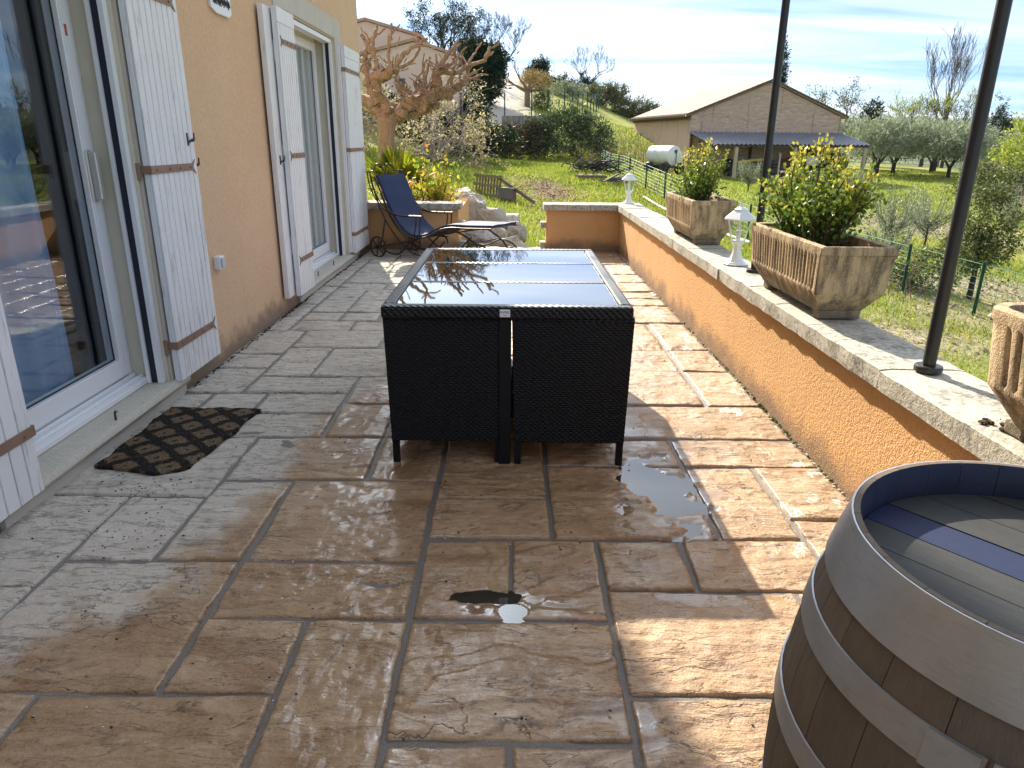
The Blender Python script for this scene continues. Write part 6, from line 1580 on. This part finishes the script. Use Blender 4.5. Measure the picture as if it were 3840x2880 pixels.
def mk_tiles():
    n = N('canal_tiles'); p = n.coord(); x = n.sepxyz(p)
    w = n.math('SINE', n.math('MULTIPLY', x[1], 28.)); row = n.math('FRACT', n.math('MULTIPLY', x[0], 2.6))
    f = n.noise(p, 2.2, 5, .7); g = n.noise(p, 9, 3, .7)
    c = n.mix(f, (.46, .31, .24), (.68, .51, .43)); c = n.mix(n.math('MULTIPLY', n.ramp(g, [(.45, 0.), (.6, 1.)]), .5), c, (.30, .24, .19))
    c = n.mix(n.math('MULTIPLY', n.ramp(row, [(.0, 1.), (.1, 0.)]), .4), c, (.14, .09, .07))
    return n.done(n.pbr(c, .9, n.bump(n.math('ADD', w, n.math('MULTIPLY', row, .8)), .8, .05), spec=.2))
M['tiles'] = mk_tiles()
M['tile_edge'] = m_simple('tile_edge', (.13, .09, .065), .9, .3, 3)
sl_ = (BRZ - BE) / (BW / 2); ov = .42
for s in (-1, 1):
    m = MB(); x0 = BW / 2; x1 = BW / 2 + s * (BW / 2 + ov); z1 = BRZ - sl_ * (BW / 2 + ov)
    m.add([(x0, -.16, BRZ + .06), (x1, -.16, z1 + .06), (x1, BL + .15, z1 + .06), (x0, BL + .15, BRZ + .06), (x0, -.16, BRZ + .16), (x1, -.16, z1 + .16), (x1, BL + .15, z1 + .16), (x0, BL + .15, BRZ + .16)], [(0, 1, 2, 3), (7, 6, 5, 4), (0, 4, 5, 1), (1, 5, 6, 2), (2, 6, 7, 3), (3, 7, 4, 0)])
    m.build('roof', M['tiles'], barn)
    ve = MB(); k = 18
    for i in range(k):
        a, b = i / k, (i + .96) / k; ve.tube([(x0 + (x1 - x0) * a, -.15, BRZ + .17 + (z1 - BRZ) * a), (x0 + (x1 - x0) * b, -.15, BRZ + .155 + (z1 - BRZ) * b)], .075, 6)
    ve.build('verge_tiles', M['tile_edge'], barn)
m = MB()
for i in range(46):
    y = i * BL / 46 + .1; m.tube([(-ov - .02, y, BE - sl_ * ov + .10), (-ov + .35, y, BE - sl_ * ov + .24)], .085, 6)
m.build('eave_tiles', M['tile_edge'], barn)
MB().box(-.16, -.002, .0, BL, BE - .26, BE - .12).build('cornice', M['tile_edge'], barn)
# lean-to
M['corrug'] = m_simple('corrugated_sheet', (.16, .17, .20), .5, .2, 2, spec=.5)
M['post_paint'] = m_simple('post_yellowish', (.44, .38, .26), .85, .2, 3)
M['beam'] = m_simple('beam_brown', (.10, .07, .055), .85, .3, 3)
nx_, ny_ = 440, 8
A, B = np.meshgrid(np.linspace(-.15, BW + .15, nx_), np.linspace(0, 1, ny_))
Z = 2.72 - .72 * B + .035 * np.sin(A * 2 * math.pi / .295); Y = -.01 - 3.1 * B
i = np.arange(nx_ * ny_).reshape(ny_, nx_); F = np.stack([i[:-1, :-1], i[:-1, 1:], i[1:, 1:], i[1:, :-1]], -1).reshape(-1, 4)
V = np.vstack([np.stack([A + .25 * B, Y, Z], -1).reshape(-1, 3), np.stack([A + .25 * B, Y, Z - .012], -1).reshape(-1, 3)])
link('shelter_roof', mesh_np('shelter_roof', V, np.vstack([F, F[:, ::-1] + nx_ * ny_])), M['corrug'], barn, smooth=True)
m = MB(); m.bar((.1, -2.95, 1.93), (BW + .3, -2.95, 1.93), .12, .14)
for x in (.3, 2.6, 5.4, 8.2, BW + .1): m.bar((x - .2, -.03, 2.62), (x, -3.0, 1.93), .08, .12)
m.build('shelter_beam', M['beam'], barn)
for x in (1.9, 5.75, BW + .1):
    MB().tube([(x, -2.95, -.5), (x, -2.95, 1.86)], .12, 10).build('shelter_post', M['post_paint'], barn, smooth=True)
    MB().bar((x, -2.95, 1.85), (x, -2.95, 1.87), .3, .3, (1, 0, 0)).build('post_cap', M['beam'], barn)
for x in (.08, 8.3, 4.2): MB().box(x - .07, x + .07, -.17, -.02, -.4, 2.6).build('wall_post', M['beam'], barn)
def bl(x, y, z): 
    c, s = math.cos(BR), math.sin(BR); return (11.4 + c * x - s * y, 48.5 + s * x + c * y, bz + z)
M['orange'] = m_simple('orange_sheet', (.50, .12, .03), .7, .2, 3)
M['tarp'] = m_simple('black_tarp', (.012, .012, .014), .5, .3, 5)
M['yellowp'] = m_simple('yellow_paint', (.55, .40, .06), .6, .1)
M['tankwhite'] = m_simple('tank_white', (.68, .70, .70), .45, .08, 3)
tag(MB().box(-1.3, 1.3, -.02, .02, 0, 1.1).build('orange_panel', M['orange'], None, bl(7.6, -.5, .1), rz=BR), 'orange sheet leaning on the wall under the barn shelter', 'panel')
def tarped(label, x, y, ells, seed):
    mb = MB()
    for cx_, cy_, cz_, rx_, ry_, rz_ in ells: mb.ball((cx_, cy_, cz_), 1, 14, 9, (rx_, ry_, rz_), .08)
    tag(mb.build('covered_machine', M['tarp'], None, bl(x, y, 0), smooth=True, rz=BR), label, 'machine')
tarped('black tarpaulin-covered machine in front of the orange sheet under the shelter', 7.7, -1.3, [(0, 0, .75, .75, .6, .75)], 1)
tarped('black round covered machine at the right end of the barn shelter', 9.3, -1.4, [(0, 0, .7, .7, .6, .8), (.5, 0, .9, .55, .5, .6)], 2)
tarped('dark heap of machinery at the left end of the barn shelter', 2.8, -1.4, [(0, 0, .35, .9, .6, .6), (.9, .1, .5, .6, .5, .55), (-.6, 0, .6, .4, .4, .5)], 3)
tag(MB().box(-.45, .45, -.03, .03, 0, .55).build('grey_cabinet', M['tankwhite'], None, bl(7.55, -2.05, .75), rz=BR), 'pale grey panel standing in front of the covered machine in the shelter', 'panel')
tag(MB().bar(bl(2.4, -2.2, .95), bl(4.6, -2.0, 1.15), .10, .14).build('yellow_beam', M['yellowp']), 'yellow beam lying across the lumber in the barn shelter', 'beam')
fr = MB(); fr.bar((-.6, 0, 0), (-.6, 0, 1.5), .08, .08, (1, 0, 0)); fr.bar((-.6, 0, .42), (2.8, 0, .38), .07, .09); fr.bar((-.6, 0, .0), (2.8, 0, .0), .07, .09); fr.bar((2.8, 0, 0), (2.8, 0, .45), .08, .08, (1, 0, 0)); fr.bar((.8, 0, 0), (.8, 0, .45), .08, .08, (1, 0, 0))
tag(fr.build('timber_frame', M['palewood'], None, bl(5.6, -2.55, .0), rz=BR), 'pale timber rack along the front of the barn shelter', 'rack')
fr = MB(); r = np.random.default_rng(77)
for k in range(34): 
    a = r.uniform(-.5, .5); c_ = Vector((r.uniform(-1.8, 1.8), r.uniform(-.5, .5), r.uniform(.1, .9))); d = Vector((math.cos(a), math.sin(a) * .5, r.normal() * .25)) * r.uniform(.4, 1.2); fr.bar(c_ - d, c_ + d, r.uniform(.04, .1), r.uniform(.03, .1))
tag(fr.build('lumber_heap', M['greywood'], None, bl(4.2, -1.2, 0), rz=BR), 'heap of grey lumber stored under the barn shelter', 'lumber', kind='stuff')
# tank trailer
tk = empty('tank_trailer', (8.5, 42.0, G(8.5, 42.0)), R(-58), 'white cylindrical tank on a dark chassis beside the barn', 'tank')
tb = MB(); L = 1.7; rr_ = .53; prof = [(.02, -L / 2 - .10), (.25, -L / 2 - .085), (.42, -L / 2 - .05), (rr_, -L / 2)] + [(rr_ + (.012 if i % 4 == 0 else 0), -L / 2 + L * i / 12) for i in range(1, 12)] + [(rr_, L / 2), (.42, L / 2 + .05), (.25, L / 2 + .085), (.02, L / 2 + .10)]
vs = MB(); vs.lathe(prof, 28); vs.v = [(z, x, y + .98) for x, y, z in vs.v]; vs.build('tank_body', M['tankwhite'], tk, smooth=True)
MB().box(L / 2 + .095, L / 2 + .10, -.09, .09, 1.12, 1.30, Matrix.Translation((L / 2 + .1, 0, 1.21)) @ Matrix.Rotation(R(45), 4, 'X') @ Matrix.Translation((-L / 2 - .1, 0, -1.21))).build('hazard_mark', M['beam'], tk)
m = MB(); m.bar((-1.1, -.4, .40), (1.2, -.4, .40), .10, .12); m.bar((-1.1, .4, .40), (1.2, .4, .40), .10, .12)
for x in (-.9, 0, .9): m.bar((x, -.45, .42), (x, .45, .42), .10, .10)
m.bar((-.6, -.5, .3), (-.6, .5, .3), .10, .10); m.build('chassis', M['tarp'], tk)
for x, y in ((-.5, -.58), (-.5, .58), (.7, -.58), (.7, .58)):
    w = MB(); w.lathe([(.10, -.08), (.30, -.10), (.34, -.06), (.34, .06), (.30, .10), (.10, .08)], 16); w.v = [(a + x, c_ + y, b + .30) for a, b, c_ in w.v]; w.build('wheel', M['tarp'], tk, smooth=True)
pi = MB(); pi.tube([(L / 2 + .13, .02, .55), (L / 2 + .13, .02, 1.1)], .02, 6); pi.tube([(L / 2 + .13, .02, 1.1), (L / 2 + .12, .1, 1.3)], .015, 6); pi.build('pipe', M['tarp'], tk)

# ------------------------------------------------------------------ neighbouring house on the rise
nh = empty('neighbour_house', (-4.9, 38.5, 2.4), 0, 'pale pink neighbouring house on the rise behind the plane tree', 'house')
M['pinkwall'] = m_simple('pink_render', (.68, .52, .43), .95, .06, 1.5, .3, 30)
m = MB(); m.prism([(-3.4, -4), (2.25, -4), (2.25, 2.75), (0, 3.45), (-3.4, 2.6)], 0, 5.5, 'y'); m.build('wall', M['pinkwall'], nh)
m = MB(); m.prism([(-9, -1), (-.02, -1), (-.02, 3.95), (-2.7, 4.65), (-9, 3.2)], 2.2, 9, 'y'); m.build('upper_wall', M['pinkwall'], nh)
for nm, pts, y0, y1 in (('roof', [(-3.6, 2.58), (0, 3.48), (2.45, 2.72), (2.45, 2.86), (0, 3.62), (-3.6, 2.72)], -.12, 5.6), ('upper_roof', [(-9.2, 3.18), (-2.7, 4.68), (.2, 3.92), (.2, 4.06), (-2.7, 4.82), (-9.2, 3.32)], 2.08, 9.1)):
    MB().prism(pts, y0, y1, 'y').build(nm, M['rooftile'], nh)
for x in (-.62, .32):
    w = MB().box(x - .17, x + .17, -.03, -.002, 1.22, 1.80).build('window', M['beam'], nh); MB().box(x - .13, x + .13, -.045, -.031, 1.26, 1.76).build('shutter', m_simple('shutter_navy', (.03, .05, .10), .6, .1), w)
MB().box(2.252, 2.36, -.05, .3, -4, 2.7).build('downpipe', M['beam'], nh)
MB().tube([(-3.2, 2.3, 4.6), (-3.2, 2.3, 4.9)], .1, 6).build('chimney', M['rooftile'], nh)
# drive retaining wall
def mk_conc():
    n = N('stained_concrete'); p = n.coord(); st = n.noise(n.mapv(p, (3.5, 3.5, .25)), 1.5, 5, .7)
    return n.done(n.pbr(n.mix(n.ramp(st, [(.4, 0.), (.65, 1.)]), (.36, .34, .31), (.10, .095, .095)), .95, spec=.2))
M['concrete'] = mk_conc()
tag(MB().box(-.72, 2.6, 52, 52.25, .5, 2.88).build('retaining_wall', M['concrete']), 'streaked grey concrete wall holding up the drive behind the oleander', 'wall')
tag(MB().box(-6.5, -.73, 52.3, 52.5, .5, 2.22).build('drive_kerb', M['concrete']), 'low pale concrete kerb along the edge of the sloping drive', 'kerb')
fp2 = [(-.55, 54.2), (1.4, 56), (2.7, 58), (4.1, 60.5), (4.9, 62.5), (5.5, 64.5), (6.1, 66.5), (6.7, 68.5), (7.2, 70.5), (7.7, 72.5), (8.2, 74.5), (8.6, 76.5)]
f2 = empty('mesh_fence', (fp2[0][0], fp2[0][1], G(*fp2[0])), 0, 'tall green mesh fence climbing the hill beside the drive', 'fence'); off2 = f2.location
for x, y in fp2: m = MB(); z = G(x, y); m.tube([Vector((x, y, z - .1)) - off2, Vector((x, y, z + 1.75)) - off2], .05, 6); m.build('fence_post', M['fence_green'], f2)
for k in range(9):
    MB().tube([Vector((x, y, G(x, y) + .1 + k * .19)) - off2 for x, y in fp2[2:]], .006, 3, cap=False).build('wire', M['fence_green'], f2)

# ------------------------------------------------------------------ rusty harrow at the right
M['rusty'] = m_simple('rusty_steel', (.13, .07, .05), .75, .4, 6, .3, 40)
ha = empty('disc_harrow', (23.6, 34.5, G(23.6, 34.5)), R(12), 'rusty disc harrow lying in the grass at the right edge', 'harrow')
m = MB(); m.bar((-1.6, 0, .75), (2.2, 0, .70), .12, .12); m.bar((-1.4, -.8, .5), (2.2, -.8, .5), .1, .1); m.bar((-1.0, 0, .75), (-.9, -.8, .5), .1, .1); m.bar((1.5, 0, .7), (1.6, -.8, .5), .1, .1); m.bar((-1.6, 0, .75), (-2.3, -.6, .3), .08, .08); m.build('frame', M['rusty'], ha)
for i in range(9):
    d = MB(); d.lathe([(.02, .03), (.20, .05), (.36, .0), (.36, -.012), (.20, .035), (.02, .015)], 18); x = -1.3 + i * .42; yy = -.85 if i % 2 else -.1
    d.v = [(c_ + x + .25 * a, a + yy, b + .38) for a, b, c_ in d.v]; d.build('disc', M['rusty'], ha, smooth=True)
tag(MB().ball((0, 0, .05), 1, 10, 6, (.17, .12, .09), .2).build('white_stone', M['rock'], None, (7.72, 11.0, G(7.72, 11.0))), 'whitish stone lying at the fence foot left of the near trough', 'stone')
mb = MB(); 
hose = [(4.4, 24.5), (4.6, 22.6), (4.95, 20.8), (5.3, 19.2), (5.75, 17.4)]
tag(MB().tube(spl([(x, y, G(x, y) + .05) for x, y in hose], 5), .035, 6).build('hose', M['tankwhite'], smooth=True), 'pale hose lying in the grass along the fence behind the far lantern', 'hose')

# ------------------------------------------------------------------ grass, litter, weeds
def mk_grass():
    n = N('grass_blades'); p = n.pos(); f = n.noise(p, .8, 4, .6)
    c = n.ramp(n.math('ADD', n.math('MULTIPLY', n.island(), .6), n.math('MULTIPLY', f, .5)), [(.12, (.06, .12, .014)), (.42, (.17, .26, .03)), (.7, (.36, .39, .06)), (.95, (.50, .44, .16))])
    t = n.node('ShaderNodeBsdfTranslucent'); n.put(t.inputs[0], c)
    return n.done(n.mixs(.45, n.pbr(c, .6, spec=.3), t.outputs[0]))
M['grass'] = mk_grass()
rg = np.random.default_rng(99)
def scatter(n, x0, x1, y0, y1, pw=1.6):
    y = y0 + (y1 - y0) * rg.random(n) ** pw; x = x0 + (x1 - x0) * rg.random(n); return x, y
xs, ys = [], []
x, y = scatter(120000, -5.5, 7, 9.9, 50, 1.5); xs.append(x); ys.append(y)
u = rg.random(150000); y = 1.5 + 62 * u ** 1.7; x = 1.75 + rg.random(150000) * (y * .78 + .3); xs.append(x); ys.append(y)
x, y = np.concatenate(xs), np.concatenate(ys)
keep = ~((x < 1.72) & (y < 10.2)) & ~((x > -1.95) & (x < -.85) & (y < 12.2)) & (np.abs(x / np.maximum(y, 1)) < .80)
zm_, zl_ = zone(x, y)
keep &= rg.random(len(x)) > np.maximum(zm_ * 1.05, zl_ * .82)
keep &= (fbm(x * .9, y * .9, 12) + .35 * rg.random(len(x))) > .42
x, y = x[keep], y[keep]; n = len(x); z = gz(x, y) + (fbm(x * .35, y * .35, 3) - .5) * .18 * np.clip((y - 9) / 10, .2, 1)
tall = np.clip(fbm(x * .35, y * .35, 21) * 2 - .55, .2, 1.3); h = (.045 + .10 * tall * rg.random(n)) * (1 + y * .012); w = np.maximum(.007, .0009 * y) * (.7 + .6 * rg.random(n))
a = rg.random(n) * 6.28; ln = rg.normal(size=(n, 2)) * .5
V = np.empty((n, 3, 3)); dx, dy = np.cos(a) * w, np.sin(a) * w
V[:, 0] = np.stack([x - dx, y - dy, z - .02], -1); V[:, 1] = np.stack([x + dx, y + dy, z - .02], -1); V[:, 2] = np.stack([x + ln[:, 0] * h, y + ln[:, 1] * h, z + h], -1)
tag(link('grass', mesh_np('grass', V.reshape(-1, 3), np.arange(n * 3).reshape(n, 3)), M['grass']), kind='stuff')
# leaf litter and bark chips
def chips(name, n, x0, x1, y0, y1, which, cols, size):
    x = x0 + (x1 - x0) * rg.random(n); y = y0 + (y1 - y0) * rg.random(n); zz_ = zone(x, y)[which]; k = rg.random(n) < zz_; x, y = x[k], y[k]
    P = np.stack([x, y, gz(x, y) + (fbm(x * .35, y * .35, 3) - .5) * .18 * np.clip((y - 9) / 10, .2, 1) + .012], -1); d = rg.normal(size=(len(x), 3)); d[:, 2] *= .25
    V, F = leaf_mesh(P, size, .5, .55, .4, 0, d, rg); tag(link(name, mesh_np(name, V, F), m_leaf(name + '_mat', cols, .15, .8)), kind='stuff')
chips('leaf_litter', 26000, 3.5, 17, 6, 28, 1, [(.13, .09, .055), (.34, .27, .19), (.55, .50, .42)], .075)
chips('bark_mulch', 12000, -1, 4, 17, 31, 0, [(.07, .045, .03), (.20, .13, .09), (.34, .25, .18)], .07)
# dandelions
k = rg.random(2600); x = np.concatenate([-1.5 + 7 * rg.random(1500), 1.9 + 6 * rg.random(700)]); y = np.concatenate([10.5 + 22 * rg.random(1500) ** 1.4, 3 + 11 * rg.random(700)])
kk = ~((x < 1.72) & (y < 10.3)) & (fbm(x * .7, y * .7, 44) > .5); x, y = x[kk], y[kk]
P = np.stack([x, y, gz(x, y) + .06 + .04 * rg.random(len(x))], -1); V, F = leaf_mesh(P, .035, .3, .9, .1, 0, rg.normal(size=(len(x), 3)) * [1, 1, .3], rg)
tag(link('wild_flowers', mesh_np('wild_flowers', V, F), m_leaf('dandelion', [(.65, .48, .02), (.75, .60, .05)], .3)), kind='stuff')
# dry grass between the rocks
x = np.concatenate([rg.normal(-.55, .14, 900), rg.normal(.15, .25, 700), rg.normal(-.95, .15, 500)]); y = np.concatenate([rg.normal(11.5, .25, 900), rg.normal(11.6, .4, 700), rg.normal(14.3, .3, 500)])
z = np.maximum(gz(x, y), -.4) + np.concatenate([np.full(900, .0), np.zeros(700), np.full(500, .25)]); n = len(x); h = .06 + .14 * rg.random(n)
V = np.empty((n, 3, 3)); a = rg.random(n) * 6.28; w = .006
V[:, 0] = np.stack([x - np.cos(a) * w, y - np.sin(a) * w, z], -1); V[:, 1] = np.stack([x + np.cos(a) * w, y + np.sin(a) * w, z], -1); V[:, 2] = np.stack([x + rg.normal(size=n) * h * .7, y + rg.normal(size=n) * h * .5, z + h], -1)
tag(link('dry_grass', mesh_np('dry_grass', V.reshape(-1, 3), np.arange(n * 3).reshape(n, 3)), m_leaf('dry_grass_mat', [(.30, .20, .09), (.50, .38, .20)], .35)), kind='stuff')
# moss and crumbs where the wall meets the paving, grit on the slabs
def grit(name, pts, smin, smax, mat, flat=.6):
    mb = MB()
    for x, y, z in pts:
        s = random.uniform(smin, smax); mb.ball((x, y, z + s * .3), s, 5, 3, (1, random.uniform(.5, 1), flat), .3)
    tag(mb.build(name, mat), kind='stuff')
rr2 = random.Random(5)
def rpts(n, f): return [f() for _ in range(n)]
grit('wall_foot_crumbs', rpts(520, lambda: (lambda y: (PX - abs(rr2.gauss(0, .011)) - .002, y, .006))(rr2.uniform(1.0, 9.3))), .003, .009, m_simple('lime_crumb', (.62, .58, .50), .9, .2))
grit('moss', rpts(130, lambda: (lambda y: (PX - abs(rr2.gauss(0, .010)) - .001, y, .008))(rr2.choice([rr2.gauss(4.1, .5), rr2.gauss(3.7, .3), rr2.uniform(2.6, 6)]))), .003, .009, m_simple('moss_green', (.08, .12, .03), .95, .4), .8)
grit('house_foot_dirt', rpts(360, lambda: (lambda y: (HX + .03 + abs(rr2.gauss(0, .012)), y, .004))(rr2.uniform(3.95, 9.6))), .003, .010, m_simple('dark_dirt', (.05, .045, .04), .95, .3))
grit('dark_specks', rpts(240, lambda: (rr2.uniform(-1.85, 1.1), 1.4 + 3.6 * rr2.random() ** 1.4, .008)) + rpts(60, lambda: (rr2.gauss(-1.55, .12), rr2.gauss(2.72, .12), .008)) + rpts(40, lambda: (rr2.gauss(-1.4, .1), rr2.gauss(2.35, .08), .008)), .0018, .0055, m_simple('speck_dark', (.025, .02, .017), .8, .3), .5)
grit('pale_grit', rpts(60, lambda: (rr2.uniform(-1.5, 1.0), rr2.uniform(1.35, 2.6), .008)), .0018, .004, m_simple('speck_pale', (.65, .60, .52), .9, .2))
# ------------------------------------------------------------------ air
hz_ = MB().box(-2600, 5400, -500, 5600, -140, 150).build('haze', None)
hm = bpy.data.materials.new('air'); hm.use_nodes = True; hm.node_tree.nodes.clear()
_o = hm.node_tree.nodes.new('ShaderNodeOutputMaterial'); _v = hm.node_tree.nodes.new('ShaderNodeVolumePrincipled')
_v.inputs['Color'].default_value = (.60, .78, 1, 1); _v.inputs['Density'].default_value = .00006; _v.inputs['Anisotropy'].default_value = .0
hm.node_tree.links.new(_v.outputs[0], _o.inputs['Volume']); hz_.data.materials.append(hm)
tag(hz_, kind='stuff')
